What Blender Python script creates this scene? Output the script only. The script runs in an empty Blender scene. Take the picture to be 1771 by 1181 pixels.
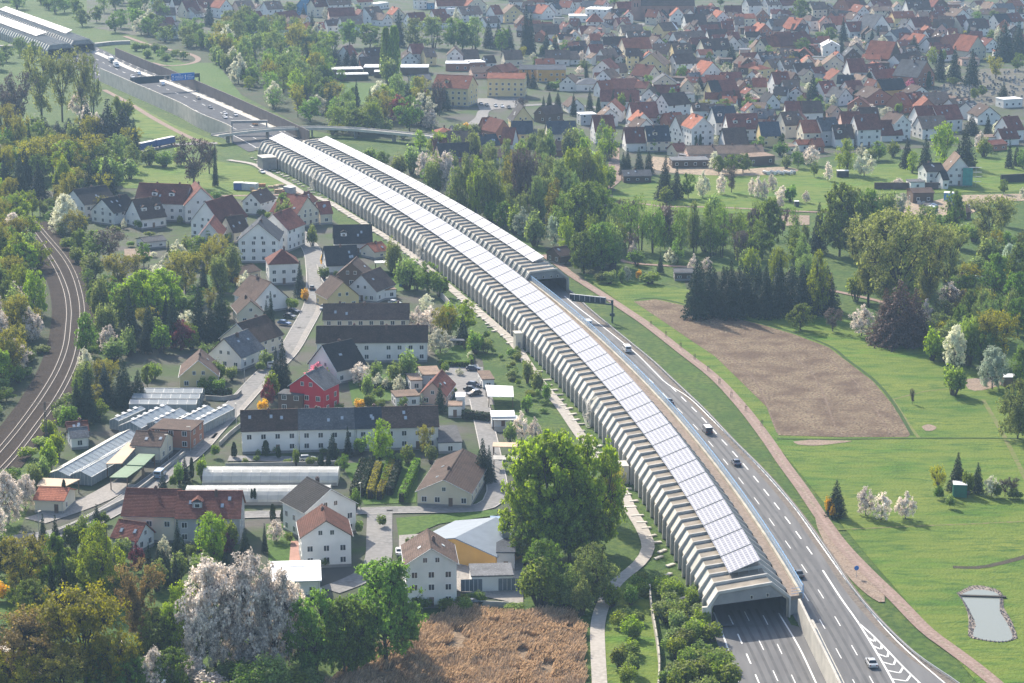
# Aerial view of a motorway tunnel roofed with solar panels, a village and a hazy town.
import bpy, math, random
import numpy as np
from mathutils import Vector, Matrix
R = math.radians
random.seed(7)
rng = np.random.default_rng(11)
scene = bpy.context.scene
COL = scene.collection

# ------------------------------------------------------------------ camera
FOC = 4200.0
CH = 172.0
PITCH = math.atan(990.5 / FOC)
cP, sP = math.cos(PITCH), math.sin(PITCH)
cam_d = bpy.data.cameras.new("camera")
cam_d.sensor_width = 36.0
cam_d.lens = FOC / 1771.0 * 36.0
cam_d.clip_start = 1.0
cam_d.clip_end = 9000.0
cam = bpy.data.objects.new("camera", cam_d)
COL.objects.link(cam)
cam.location = (0, 0, CH)
cam.rotation_euler = (math.pi / 2 - PITCH, 0, 0)
scene.camera = cam


def G(px, py, z=0.0):
    """Where the photograph's pixel meets the level plane at height z."""
    u = (px - 885.5) / FOC
    v = (py - 590.5) / FOC
    t = (CH - z) / (sP + v * cP)
    return Vector((u * t, (cP - v * sP) * t, z))


def PX(p):
    z0 = p[2] - CH
    zc = p[1] * cP - z0 * sP
    return (885.5 + FOC * p[0] / zc, 590.5 + FOC * -(p[1] * sP + z0 * cP) / zc)


def mpp(py):
    """Pixels of the photograph per metre at ground row py."""
    return cP * (py + 400.0) / CH


# ------------------------------------------------------------------ light and air
world = bpy.data.worlds.new("World")
scene.world = world
world.use_nodes = True
SUN_EL, SUN_AZ = R(36), R(-27)          # the sun stands ahead of the camera, a little to one side
nt = world.node_tree
bg = nt.nodes["Background"]
sky = nt.nodes.new("ShaderNodeTexSky")
sky.sky_type = 'NISHITA'
sky.sun_disc = False
sky.sun_elevation = SUN_EL
sky.sun_rotation = SUN_AZ
sky.dust_density = 2.0
sky.air_density = 1.0
nt.links.new(sky.outputs[0], bg.inputs[0])
bg.inputs[1].default_value = 0.14
sun_d = bpy.data.lights.new("sun", 'SUN')
sun_d.energy = 4.6
sun_d.angle = R(0.5)
sun_d.color = (1.0, 0.90, 0.76)
sun = bpy.data.objects.new("sun", sun_d)
COL.objects.link(sun)
to_sun = Vector((math.sin(SUN_AZ) * math.cos(SUN_EL), math.cos(SUN_AZ) * math.cos(SUN_EL), math.sin(SUN_EL)))
sun.rotation_euler = to_sun.to_track_quat('Z', 'Y').to_euler()
vs = scene.view_settings
vs.view_transform = 'Standard'
vs.look = 'None'
vs.gamma = 1.0
vs.use_curve_mapping = False
vs.exposure = 0.88
cy = scene.cycles
cy.max_bounces = 5
cy.diffuse_bounces = 2
cy.glossy_bounces = 2
cy.transmission_bounces = 3
cy.transparent_max_bounces = 4
cy.volume_bounces = 0
cy.use_denoising = True

# ------------------------------------------------------------------ materials
MATS = {}


def hexc(r, g, b):
    f = lambda c: ((c / 255 + 0.055) / 1.055) ** 2.4 if c > 10 else c / 255 / 12.92
    return (f(r), f(g), f(b))


def newmat(name):
    m = bpy.data.materials.new(name)
    m.use_nodes = True
    return m, m.node_tree, m.node_tree.nodes["Principled BSDF"]


def noise_mix(n, c1, c2, scale, detail=4, lo=0.35, hi=0.65, coord='Object', prev=None, stretch=None):
    """Colour socket that mixes c1 and c2 (or a previous socket and c2) by noise."""
    tc = n.nodes.new("ShaderNodeTexCoord")
    src = tc.outputs[coord]
    if stretch:
        mp = n.nodes.new("ShaderNodeMapping")
        mp.inputs['Scale'].default_value = stretch
        n.links.new(src, mp.inputs[0])
        src = mp.outputs[0]
    tx = n.nodes.new("ShaderNodeTexNoise")
    tx.inputs['Scale'].default_value = scale
    tx.inputs['Detail'].default_value = detail
    n.links.new(src, tx.inputs['Vector'])
    mr = n.nodes.new("ShaderNodeMapRange")
    mr.inputs[1].default_value, mr.inputs[2].default_value = lo, hi
    n.links.new(tx.outputs[0], mr.inputs[0])
    mx = n.nodes.new("ShaderNodeMix")
    mx.data_type = 'RGBA'
    n.links.new(mr.outputs[0], mx.inputs[0])
    if prev is not None:
        n.links.new(prev, mx.inputs[6])
    else:
        mx.inputs[6].default_value = (*c1, 1)
    mx.inputs[7].default_value = (*c2, 1)
    return mx.outputs[2], tx


def bump(n, b, height, strength, dist):
    bp = n.nodes.new("ShaderNodeBump")
    bp.inputs['Strength'].default_value = strength
    bp.inputs['Distance'].default_value = dist
    n.links.new(height, bp.inputs['Height'])
    n.links.new(bp.outputs[0], b.inputs['Normal'])


def plain(name, col, rough=0.7, var=0.18, scale=0.6, spec=0.3, metal=0.0, obj_rand=0.0):
    """Matt colour with soft mottling, optionally a little different on every object."""
    if name in MATS:
        return MATS[name]
    m, n, b = newmat(name)
    c2 = tuple(c * (1 - var) for c in col)
    s, tx = noise_mix(n, col, c2, scale, 5)
    if obj_rand:
        oi = n.nodes.new("ShaderNodeObjectInfo")
        mr = n.nodes.new("ShaderNodeMapRange")
        mr.inputs[3].default_value, mr.inputs[4].default_value = 1 - obj_rand, 1 + obj_rand
        n.links.new(oi.outputs['Random'], mr.inputs[0])
        hs = n.nodes.new("ShaderNodeHueSaturation")
        n.links.new(mr.outputs[0], hs.inputs['Value'])
        n.links.new(s, hs.inputs['Color'])
        s = hs.outputs[0]
    n.links.new(s, b.inputs['Base Color'])
    b.inputs['Roughness'].default_value = rough
    b.inputs['Specular IOR Level'].default_value = spec
    b.inputs['Metallic'].default_value = metal
    MATS[name] = m
    return m


def roofmat(name, col, rough=0.75):
    """Tiled roof: courses, patches of weathering, a little different on every house."""
    if name in MATS:
        return MATS[name]
    m, n, b = newmat(name)
    c2 = tuple(c * 0.62 for c in col)
    s, tx = noise_mix(n, col, c2, 0.35, 6)
    s2, tx2 = noise_mix(n, None, tuple(min(1, c * 1.5 + 0.015) for c in col), 2.5, 3, 0.5, 0.8, prev=s)
    oi = n.nodes.new("ShaderNodeObjectInfo")
    mr = n.nodes.new("ShaderNodeMapRange")
    mr.inputs[3].default_value, mr.inputs[4].default_value = 0.72, 1.3
    n.links.new(oi.outputs['Random'], mr.inputs[0])
    tc = n.nodes.new("ShaderNodeTexCoord")
    wv = n.nodes.new("ShaderNodeTexWave")
    wv.bands_direction = 'Z'
    wv.inputs['Scale'].default_value = 1.3
    wv.inputs['Distortion'].default_value = 0.4
    n.links.new(tc.outputs['Object'], wv.inputs['Vector'])
    wm = n.nodes.new("ShaderNodeMapRange")
    wm.inputs[3].default_value, wm.inputs[4].default_value = 0.82, 1.08
    n.links.new(wv.outputs[1], wm.inputs[0])
    mu = n.nodes.new("ShaderNodeMath")
    mu.operation = 'MULTIPLY'
    n.links.new(mr.outputs[0], mu.inputs[0])
    n.links.new(wm.outputs[0], mu.inputs[1])
    hs = n.nodes.new("ShaderNodeHueSaturation")
    n.links.new(mu.outputs[0], hs.inputs['Value'])
    n.links.new(s2, hs.inputs['Color'])
    n.links.new(hs.outputs[0], b.inputs['Base Color'])
    bump(n, b, wv.outputs[1], 0.5, 0.08)
    b.inputs['Roughness'].default_value = 0.85
    b.inputs['Specular IOR Level'].default_value = 0.12
    MATS[name] = m
    return m


def leafmat(name, col, var=0.45, trans=0.42, hue=0.03):
    """Foliage: each leaf clump varies in tone; light comes through it from behind."""
    if name in MATS:
        return MATS[name]
    m, n, b = newmat(name)
    g = n.nodes.new("ShaderNodeNewGeometry")
    oi = n.nodes.new("ShaderNodeObjectInfo")
    mr = n.nodes.new("ShaderNodeMapRange")
    mr.inputs[3].default_value, mr.inputs[4].default_value = 1 - var, 1 + var
    n.links.new(g.outputs['Random Per Island'], mr.inputs[0])
    mo = n.nodes.new("ShaderNodeMapRange")
    mo.inputs[3].default_value, mo.inputs[4].default_value = 0.75, 1.25
    n.links.new(oi.outputs['Random'], mo.inputs[0])
    mu = n.nodes.new("ShaderNodeMath")
    mu.operation = 'MULTIPLY'
    n.links.new(mr.outputs[0], mu.inputs[0])
    n.links.new(mo.outputs[0], mu.inputs[1])
    mh = n.nodes.new("ShaderNodeMapRange")
    mh.inputs[3].default_value, mh.inputs[4].default_value = 0.5 - hue, 0.5 + hue * .2
    n.links.new(oi.outputs['Random'], mh.inputs[0])
    hs = n.nodes.new("ShaderNodeHueSaturation")
    hs.inputs['Color'].default_value = (*col, 1)
    tc = n.nodes.new("ShaderNodeTexCoord")
    nz = n.nodes.new("ShaderNodeTexNoise")
    nz.inputs['Scale'].default_value = 4.5
    nz.inputs['Detail'].default_value = 2
    n.links.new(tc.outputs['Object'], nz.inputs['Vector'])
    nm = n.nodes.new("ShaderNodeMapRange")
    nm.inputs[1].default_value, nm.inputs[2].default_value = 0.3, 0.7
    nm.inputs[3].default_value, nm.inputs[4].default_value = 0.72, 1.3
    n.links.new(nz.outputs[0], nm.inputs[0])
    m2 = n.nodes.new("ShaderNodeMath")
    m2.operation = 'MULTIPLY'
    n.links.new(mu.outputs[0], m2.inputs[0])
    n.links.new(nm.outputs[0], m2.inputs[1])
    mu = m2
    n.links.new(mu.outputs[0], hs.inputs['Value'])
    n.links.new(mh.outputs[0], hs.inputs['Hue'])
    n.links.new(hs.outputs[0], b.inputs['Base Color'])
    b.inputs['Roughness'].default_value = 0.65
    b.inputs['Specular IOR Level'].default_value = 0.25
    tr = n.nodes.new("ShaderNodeBsdfTranslucent")
    hs2 = n.nodes.new("ShaderNodeHueSaturation")
    hs2.inputs['Value'].default_value = 1.7
    hs2.inputs['Saturation'].default_value = 1.08
    n.links.new(hs.outputs[0], hs2.inputs['Color'])
    n.links.new(hs2.outputs[0], tr.inputs[0])
    mx = n.nodes.new("ShaderNodeMixShader")
    mx.inputs[0].default_value = trans
    n.links.new(b.outputs[0], mx.inputs[1])
    n.links.new(tr.outputs[0], mx.inputs[2])
    n.links.new(mx.outputs[0], n.nodes["Material Output"].inputs[0])
    MATS[name] = m
    return m


def groundmat(name, cols, scales, rough=0.9, bumps=(0.4, 0.3, 3.0), stretch=None):
    """Layered ground: cols[0] mottled by the following colours at the given scales (per metre)."""
    if name in MATS:
        return MATS[name]
    m, n, b = newmat(name)
    s, tx = None, None
    for i in range(1, len(cols)):
        s, tx = noise_mix(n, cols[0], cols[i], scales[i - 1], 6, 0.4, 0.64, prev=s, stretch=stretch)
    n.links.new(s, b.inputs['Base Color'])
    b.inputs['Roughness'].default_value = rough
    b.inputs['Specular IOR Level'].default_value = 0.15
    if bumps:
        tc = n.nodes.new("ShaderNodeTexCoord")
        t2 = n.nodes.new("ShaderNodeTexNoise")
        t2.inputs['Scale'].default_value = bumps[2]
        t2.inputs['Detail'].default_value = 5
        n.links.new(tc.outputs['Object'], t2.inputs['Vector'])
        bump(n, b, t2.outputs[0], bumps[0], bumps[1])
    MATS[name] = m
    return m


# ------------------------------------------------------------------ mesh helpers
class MB:
    """Collects faces; build() links them as one mesh object."""

    def __init__(s):
        s.v, s.f, s.mi = [], [], []

    def quad(s, a, b, c, d, mi=0):
        i = len(s.v)
        s.v += [tuple(a), tuple(b), tuple(c), tuple(d)]
        s.f.append((i, i + 1, i + 2, i + 3))
        s.mi.append(mi)

    def poly(s, pts, mi=0):
        i = len(s.v)
        s.v += [tuple(p) for p in pts]
        s.f.append(tuple(range(i, i + len(pts))))
        s.mi.append(mi)

    def box(s, x0, x1, y0, y1, z0, z1, mi=0):
        i = len(s.v)
        s.v += [(x0, y0, z0), (x1, y0, z0), (x1, y1, z0), (x0, y1, z0), (x0, y0, z1), (x1, y0, z1), (x1, y1, z1), (x0, y1, z1)]
        for q in ((0, 3, 2, 1), (4, 5, 6, 7), (0, 1, 5, 4), (1, 2, 6, 5), (2, 3, 7, 6), (3, 0, 4, 7)):
            s.f.append(tuple(i + k for k in q))
            s.mi.append(mi)

    def prism(s, prof, y0, y1, mi=0):
        """Profile in (x, z) extruded along y."""
        i, k = len(s.v), len(prof)
        s.v += [(x, y0, z) for x, z in prof] + [(x, y1, z) for x, z in prof]
        s.f.append(tuple(range(i, i + k)))
        s.f.append(tuple(range(i + 2 * k - 1, i + k - 1, -1)))
        s.mi += [mi, mi]
        for j in range(k):
            a, b = i + j, i + (j + 1) % k
            s.f.append((b, a, a + k, b + k))
            s.mi.append(mi)

    def prismx(s, prof, x0, x1, mi=0):
        """Profile in (y, z) extruded along x."""
        i, k = len(s.v), len(prof)
        s.v += [(x0, y, z) for y, z in prof] + [(x1, y, z) for y, z in prof]
        s.f.append(tuple(range(i + k - 1, i - 1, -1)))
        s.f.append(tuple(range(i + k, i + 2 * k)))
        s.mi += [mi, mi]
        for j in range(k):
            a, b = i + j, i + (j + 1) % k
            s.f.append((a, b, b + k, a + k))
            s.mi.append(mi)

    def tube(s, a, b, r0, r1, n=6, mi=0):
        a, b = Vector(a), Vector(b)
        d = (b - a)
        if d.length < 1e-6:
            return
        d.normalize()
        e = d.orthogonal().normalized()
        g = d.cross(e)
        i = len(s.v)
        for p, r in ((a, r0), (b, r1)):
            for k in range(n):
                t = 2 * math.pi * k / n
                s.v.append(tuple(p + e * (r * math.cos(t)) + g * (r * math.sin(t))))
        for k in range(n):
            s.f.append((i + k, i + (k + 1) % n, i + n + (k + 1) % n, i + n + k))
            s.mi.append(mi)
        s.f.append(tuple(i + n + k for k in range(n)))
        s.mi.append(mi)

    def mesh(s, name, mats):
        me = bpy.data.meshes.new(name)
        me.from_pydata(s.v, [], s.f)
        for m in (mats if isinstance(mats, (list, tuple)) else [mats]):
            me.materials.append(m)
        if any(s.mi):
            me.polygons.foreach_set("material_index", s.mi)
        me.update()
        return me

    def build(s, name, mats, parent=None, loc=None, rz=0.0):
        return link(name, s.mesh(name, mats), parent, loc, rz)


def link(name, me, parent=None, loc=None, rz=0.0, scale=None):
    o = bpy.data.objects.new(name, me)
    COL.objects.link(o)
    if parent is not None:
        o.parent = parent
    if loc is not None:
        o.location = loc
    if rz:
        o.rotation_euler = (0, 0, rz)
    if scale is not None:
        o.scale = scale
    return o


def empty(name, loc, rz=0.0):
    return link(name, None, None, loc, rz)


THINGS = []


def tag(o, look, cat, group=None, px=None):
    """Remember a thing; its label is written at the end, when all look-alikes are known."""
    o["category"] = cat
    if group:
        o["group"] = group
    if px is None:
        px = PX(o.location)
    THINGS.append((o, look, px))
    return o


def structure(o):
    o["kind"] = "structure"
    return o


def fixed(o, label, cat, group=None):
    o["label"] = label
    o["category"] = cat
    if group:
        o["group"] = group
    return o


def copy_tree(o, parent=None):
    c = o.copy()
    COL.objects.link(c)
    if parent is not None:
        c.parent = parent
    for ch in list(o.children):
        copy_tree(ch, c)
    return c


# ------------------------------------------------------------------ curves on the ground
def smooth(pts, step=4.0):
    """Catmull-Rom through 2-D points, resampled about every step metres."""
    p = [Vector((q[0], q[1])) for q in pts]
    p = [p[0] * 2 - p[1]] + p + [p[-1] * 2 - p[-2]]
    out = []
    for i in range(1, len(p) - 2):
        a, b, c, d = p[i - 1], p[i], p[i + 1], p[i + 2]
        n = max(2, int((c - b).length / step))
        for k in range(n):
            t = k / n
            out.append(0.5 * ((2 * b) + (c - a) * t + (2 * a - 5 * b + 4 * c - d) * t * t + (3 * b - 3 * c + d - a) * t ** 3))
    out.append(p[-2])
    return out


def px_line(px, step=4.0):
    return smooth([G(x, y) for x, y in px], step)


def normals(c):
    ns = []
    for i in range(len(c)):
        d = (c[min(i + 1, len(c) - 1)] - c[max(i - 1, 0)]).normalized()
        ns.append(Vector((d.y, -d.x)))
    return ns


def offset(c, d):
    return [p + n * d for p, n in zip(c, normals(c))]


class Curve:
    def __init__(s, pts):
        s.p = pts
        s.s = [0.0]
        for a, b in zip(pts, pts[1:]):
            s.s.append(s.s[-1] + (b - a).length)
        s.len = s.s[-1]

    def at(s, t):
        t0 = t
        t = min(max(t, 0.0), s.len)
        i = int(np.searchsorted(s.s, t, side='right')) - 1
        i = min(max(i, 0), len(s.p) - 2)
        d = (s.p[i + 1] - s.p[i]).normalized()
        q = s.p[i] + d * (t - s.s[i])
        j = min(i + 1, len(s.p) - 2)
        d2 = (s.p[j + 1] - s.p[j]).normalized()
        f = (t - s.s[i]) / max(1e-6, s.s[i + 1] - s.s[i])
        d = (d * (1 - f) + d2 * f).normalized()
        return q + d * (t0 - t), d


def sheet(name, poly, z, mat):
    b = MB()
    b.poly([(p[0], p[1], z) for p in poly])
    return structure(b.build(name, mat))


def px_sheet(name, px, z, mat, smoothed=False):
    pts = [G(x, y) for x, y in px]
    if smoothed:
        pts = smooth(pts + [pts[0]], 3.0)[:-1]
    b = MB()
    b.poly([(p[0], p[1], 0) for p in pts])
    if b.mesh("area", mat).polygons[0].normal.z < 0:
        pts = pts[::-1]
    return sheet(name, pts, z, mat)


def strip(name, left, right, z, mat, n=None):
    """Ribbon between two lines of the same length."""
    b = MB()
    for i in range(len(left) - 1):
        l0, l1, r0, r1 = left[i], left[i + 1], right[i], right[i + 1]
        b.quad((l0[0], l0[1], z), (r0[0], r0[1], z), (r1[0], r1[1], z), (l1[0], l1[1], z))
    return structure(b.build(name, mat))


def resample(pts, n):
    c = Curve(pts)
    return [c.at(c.len * k / (n - 1))[0] for k in range(n)]


def ribbon(name, px, width, z, mat):
    c = px_line(px)
    return strip(name, offset(c, -width / 2), offset(c, width / 2), z, mat)
# ------------------------------------------------------------------ the ground and everything flat on it
M_GRASS = groundmat("grass", [(0.062, 0.120, 0.014), (0.040, 0.088, 0.012), (0.092, 0.130, 0.022), (0.032, 0.070, 0.011)], [0.018, 0.09, 0.7], bumps=(0.7, 0.35, 2.2))
M_MEADOW = groundmat("meadow", [(0.088, 0.180, 0.012), (0.050, 0.118, 0.010), (0.150, 0.185, 0.026), (0.042, 0.098, 0.010), (0.12, 0.165, 0.022)], [0.012, 0.05, 0.6, 0.22], bumps=(0.9, 0.4, 1.4), stretch=(0.35, 1, 1))
M_LAWN = groundmat("lawn", [(0.058, 0.125, 0.014), (0.08, 0.135, 0.02), (0.04, 0.088, 0.012)], [0.05, 0.8])
M_GARDEN = groundmat("garden_ground", [(0.045, 0.08, 0.022), (0.06, 0.065, 0.04), (0.03, 0.058, 0.014), (0.048, 0.085, 0.02), (0.085, 0.08, 0.07)], [0.05, 0.12, 0.3, 0.06], bumps=(0.5, 0.3, 0.8))
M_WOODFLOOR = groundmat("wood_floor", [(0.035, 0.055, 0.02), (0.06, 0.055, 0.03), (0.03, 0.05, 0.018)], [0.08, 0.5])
M_EARTH = groundmat("earth", [(0.24, 0.175, 0.125), (0.16, 0.115, 0.085), (0.30, 0.24, 0.19)], [0.4, 2.2], bumps=(0.9, 0.25, 1.8))
M_SAND = groundmat("sandy_yard", [(0.42, 0.32, 0.23), (0.30, 0.23, 0.17), (0.20, 0.17, 0.12)], [0.15, 0.7])
M_TRACK = groundmat("pink_gravel", [(0.235, 0.165, 0.135), (0.185, 0.135, 0.11), (0.29, 0.215, 0.18)], [0.15, 1.2])
M_TRACKMID = groundmat("track_crown", [(0.27, 0.19, 0.16), (0.17, 0.15, 0.09), (0.33, 0.25, 0.22)], [0.2, 1.3])
M_PATH = groundmat("pale_path", [(0.37, 0.34, 0.30), (0.31, 0.29, 0.26), (0.42, 0.39, 0.35)], [0.1, 1.0], bumps=None)
M_ASPHALT = groundmat("motorway_asphalt", [(0.125, 0.125, 0.128), (0.10, 0.10, 0.103), (0.15, 0.15, 0.152)], [0.05, 0.6], rough=0.72, bumps=(0.15, 0.05, 6.0), stretch=(1, 0.12, 1))
M_STREET = groundmat("street_asphalt", [(0.19, 0.185, 0.18), (0.15, 0.15, 0.147), (0.23, 0.225, 0.22)], [0.08, 0.8], rough=0.8, bumps=None)
M_PAVE = groundmat("paving", [(0.28, 0.26, 0.24), (0.22, 0.21, 0.195), (0.33, 0.31, 0.285)], [0.2, 1.5], bumps=None)
M_BALLAST = groundmat("ballast", [(0.046, 0.037, 0.031), (0.03, 0.025, 0.022), (0.064, 0.05, 0.041)], [0.25, 2.2], bumps=(0.8, 0.1, 3.0))
M_BALLAST.node_tree.nodes["Principled BSDF"].inputs["Specular IOR Level"].default_value = 0.02
M_LINE = plain("white_paint", (0.78, 0.78, 0.76), 0.6, 0.15, 2.0)
M_KERB = plain("kerb_stone", (0.46, 0.44, 0.41), 0.8, 0.2, 1.0)
M_CONC = plain("concrete", (0.40, 0.385, 0.35), 0.8, 0.3, 0.25)
M_CONCP = plain("pale_concrete", (0.56, 0.53, 0.46), 0.75, 0.2, 0.35)
M_CONCD = plain("grey_concrete", (0.27, 0.27, 0.265), 0.85, 0.3, 0.3)
M_STEEL = plain("galvanised_steel", (0.45, 0.47, 0.48), 0.45, 0.1, 2, 0.5, 0.6)
M_DSTEEL = plain("dark_green_steel", (0.04, 0.075, 0.075), 0.5, 0.1, 2, 0.4)

structure(sheet("ground", [(-1900, -200, 0), (1900, -200, 0), (1900, 3200, 0), (-1900, 3200, 0)], -0.30, M_GRASS))
px_sheet("town_ground", [(560, -60), (1900, -60), (1900, 250), (1640, 252), (1480, 262), (1340, 285), (1180, 300), (1050, 306), (900, 268), (780, 300), (735, 270), (745, 215), (720, 150), (560, 118), (420, 60), (280, 70), (150, 45), (150, -60)], -0.24, M_GARDEN)
px_sheet("village_ground", [(60, 330), (240, 318), (440, 330), (520, 330), (600, 400), (690, 450), (790, 530), (800, 600), (880, 650), (900, 760), (900, 1045), (690, 1045), (440, 1020), (200, 960), (20, 950), (60, 850), (200, 640), (170, 500), (110, 420)], -0.24, M_GARDEN)
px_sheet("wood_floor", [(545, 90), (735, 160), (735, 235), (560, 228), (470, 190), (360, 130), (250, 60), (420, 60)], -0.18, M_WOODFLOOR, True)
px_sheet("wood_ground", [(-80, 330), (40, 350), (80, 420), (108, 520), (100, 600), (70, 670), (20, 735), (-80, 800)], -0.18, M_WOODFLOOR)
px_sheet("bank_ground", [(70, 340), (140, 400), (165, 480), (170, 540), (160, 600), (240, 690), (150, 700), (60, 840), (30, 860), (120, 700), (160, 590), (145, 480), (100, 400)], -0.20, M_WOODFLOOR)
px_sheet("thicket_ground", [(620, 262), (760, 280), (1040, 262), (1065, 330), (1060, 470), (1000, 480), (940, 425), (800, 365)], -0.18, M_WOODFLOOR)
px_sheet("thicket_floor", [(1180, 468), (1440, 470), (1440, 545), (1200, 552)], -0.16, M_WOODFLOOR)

# open meadow east of the motorway and its ploughed field
px_sheet("meadow", [(1000, 470), (1190, 500), (1440, 540), (1640, 620), (1800, 700), (1860, 1260), (1760, 1260), (1500, 960), (1320, 740), (1180, 600)], -0.14, M_MEADOW)
px_sheet("orchard_meadow", [(1060, 330), (1200, 300), (1500, 285), (1760, 270), (1800, 330), (1500, 335), (1500, 360), (1180, 372), (1060, 372)], -0.14, M_MEADOW)
px_sheet("park_lawn", [(580, 140), (705, 146), (700, 178), (590, 182)], -0.12, M_LAWN)
px_sheet("roadside_meadow", [(285, 108), (375, 108), (390, 128), (430, 180), (400, 182), (340, 145)], -0.12, M_LAWN)
px_sheet("rail_meadow", [(225, 175), (300, 215), (390, 250), (330, 246), (235, 236)], -0.12, M_MEADOW)
px_sheet("builders_meadow", [(195, 300), (300, 270), (430, 285), (500, 320), (420, 345), (300, 325), (215, 325)], -0.12, M_MEADOW)

M_FIELD = groundmat("ploughed_soil", [(0.135, 0.085, 0.056), (0.175, 0.12, 0.08), (0.065, 0.042, 0.028), (0.24, 0.195, 0.125), (0.10, 0.066, 0.044)], [0.03, 0.7, 1.5, 0.12], bumps=(1.0, 0.5, 0.9))
FIELD = [(1096, 521), (1134, 517), (1198, 531), (1321, 562), (1372, 577), (1433, 600), (1463, 623), (1509, 658), (1542, 697), (1575, 750), (1570, 755), (1450, 755), (1346, 752), (1330, 707), (1236, 615), (1195, 588), (1147, 555)]
px_sheet("ploughed_field", FIELD, -0.08, M_FIELD)
px_sheet("bare_patch", [(1372, 763), (1400, 760), (1440, 761), (1475, 762), (1440, 767), (1410, 770), (1380, 768)], -0.07, M_EARTH, True)
px_sheet("bare_mound", [(1594, 737), (1606, 733), (1620, 738), (1613, 744), (1600, 744)], -0.06, M_EARTH, True)
px_sheet("worn_verge", [(1408, 880), (1440, 920), (1490, 985), (1530, 1030), (1520, 1040), (1480, 1010), (1440, 960), (1415, 915)], -0.09, M_EARTH, True)
px_sheet("sandy_yard", [(1490, 345), (1530, 340), (1600, 348), (1655, 338), (1700, 336), (1790, 335), (1790, 345), (1700, 350), (1680, 368), (1600, 375), (1540, 372)], -0.10, M_SAND, True)
px_sheet("farm_yard", [(1130, 270), (1200, 278), (1260, 292), (1350, 288), (1380, 295), (1300, 303), (1180, 300), (1120, 288)], -0.10, M_SAND, True)
px_sheet("garden_plot", [(1345, 370), (1400, 372), (1400, 388), (1360, 390)], -0.10, M_EARTH)
px_sheet("hut_yard", [(1668, 655), (1715, 652), (1740, 660), (1700, 674), (1675, 672)], -0.10, M_EARTH, True)
px_sheet("vegetable_plot", [(215, 430), (258, 428), (265, 445), (215, 443)], -0.15, M_EARTH)

# drainage ditch with bare banks
b = MB()
dl = px_line([(1648, 980), (1690, 981), (1730, 974), (1800, 955)], 3)
o1, o2 = offset(dl, -1.6), offset(dl, 1.6)
for i in range(len(dl) - 1):
    for l, r, zl, zr in ((o1, dl, -0.05, -0.9), (dl, o2, -0.9, -0.05)):
        b.quad((*l[i], zl), (*l[i + 1], zl), (*r[i + 1], zr), (*r[i], zr))
b2 = MB()
structure(strip("ditch", offset(dl, -1.1), offset(dl, 0.7), -0.10, groundmat("wet_soil", [(0.05, 0.045, 0.03), (0.03, 0.045, 0.018), (0.07, 0.055, 0.04)], [0.5, 2.0])))

# pond: stones round a pale water sheet, a beam across
STONE_PX = [(1652, 1023), (1670, 1011), (1703, 1007), (1731, 1018), (1739, 1030), (1741, 1046), (1754, 1069), (1764, 1094), (1759, 1105), (1729, 1110), (1698, 1108), (1670, 1099), (1667, 1081), (1670, 1058), (1662, 1035)]
WATER_PX = [(1661, 1028), (1685, 1019), (1719, 1023), (1729, 1033), (1729, 1056), (1741, 1076), (1751, 1104), (1724, 1109), (1683, 1100), (1688, 1081), (1678, 1058), (1666, 1038)]
STONE_PX = [(x + (min(WATER_PX, key=lambda q: (q[0] - x) ** 2 + (q[1] - y) ** 2)[0] - x) * .4, y + (min(WATER_PX, key=lambda q: (q[0] - x) ** 2 + (q[1] - y) ** 2)[1] - y) * .4) for x, y in STONE_PX]
M_STONE = groundmat("pond_stones", [(0.25, 0.205, 0.175), (0.13, 0.115, 0.09), (0.32, 0.27, 0.235)], [0.6, 1.5], bumps=(1.0, 0.4, 2.2))
px_sheet("stone_bank", STONE_PX, -0.07, M_STONE, True)
m, n, bs = newmat("pond_water")
bs.inputs['Base Color'].default_value = (0.20, 0.215, 0.185, 1)
bs.inputs['Roughness'].default_value = 0.12
bs.inputs['Specular IOR Level'].default_value = 0.22
tx = n.nodes.new("ShaderNodeTexNoise")
tx.inputs['Scale'].default_value = 1.2
bump(n, bs, tx.outputs[0], 0.06, 0.05)
px_sheet("pond_water", WATER_PX, -0.03, m, True)
M_STN = plain("field_stone", (0.26, 0.22, 0.195), 0.85, 0.5, 3.0, obj_rand=0.2)
b = MB()
sc_ = smooth([G(x, y) for x, y in STONE_PX + STONE_PX[:1]], 0.8)
wc_ = resample(smooth([G(x, y) for x, y in WATER_PX + WATER_PX[:1]], 0.8), len(sc_))
for p, w in zip(sc_, wc_):
    for k in range(5):
        q = p.lerp(w, random.random() * 0.95)
        r = random.uniform(0.1, 0.28)
        i0 = len(b.v)
        pts = [(q.x + r * math.cos(a) * random.uniform(.7, 1.1), q.y + r * math.sin(a) * random.uniform(.7, 1.1), -0.06) for a in [j * 1.2566 for j in range(5)]]
        top = (q.x + random.uniform(-.1, .1), q.y, r * random.uniform(.5, .9))
        for j in range(5):
            b.poly([pts[j], pts[(j + 1) % 5], top])
o = b.build("stone_rubble", M_STN)
o["kind"] = "stuff"
b = MB()
a0, a1 = G(1660, 1030.5), G(1740, 1033)
dv = (a1 - a0).normalized()
nn = Vector((-dv.y, dv.x, 0)) * 0.35
b.poly([a0 - nn + Vector((0, 0, .25)), a1 - nn + Vector((0, 0, .25)), a1 + nn + Vector((0, 0, .25)), a0 + nn + Vector((0, 0, .25))])
b.poly([a0 - nn - Vector((0, 0, .2)), a1 - nn - Vector((0, 0, .2)), a1 - nn + Vector((0, 0, .25)), a0 - nn + Vector((0, 0, .25))])
b.poly([a0 + nn - Vector((0, 0, .2)), a0 + nn + Vector((0, 0, .25)), a1 + nn + Vector((0, 0, .25)), a1 + nn - Vector((0, 0, .2))])
fixed(b.build("pond_weir", plain("dark_timber", (0.05, 0.042, 0.035), 0.8)), "dark timber weir beam crossing the narrow end of the pale pond", "weir")

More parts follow.
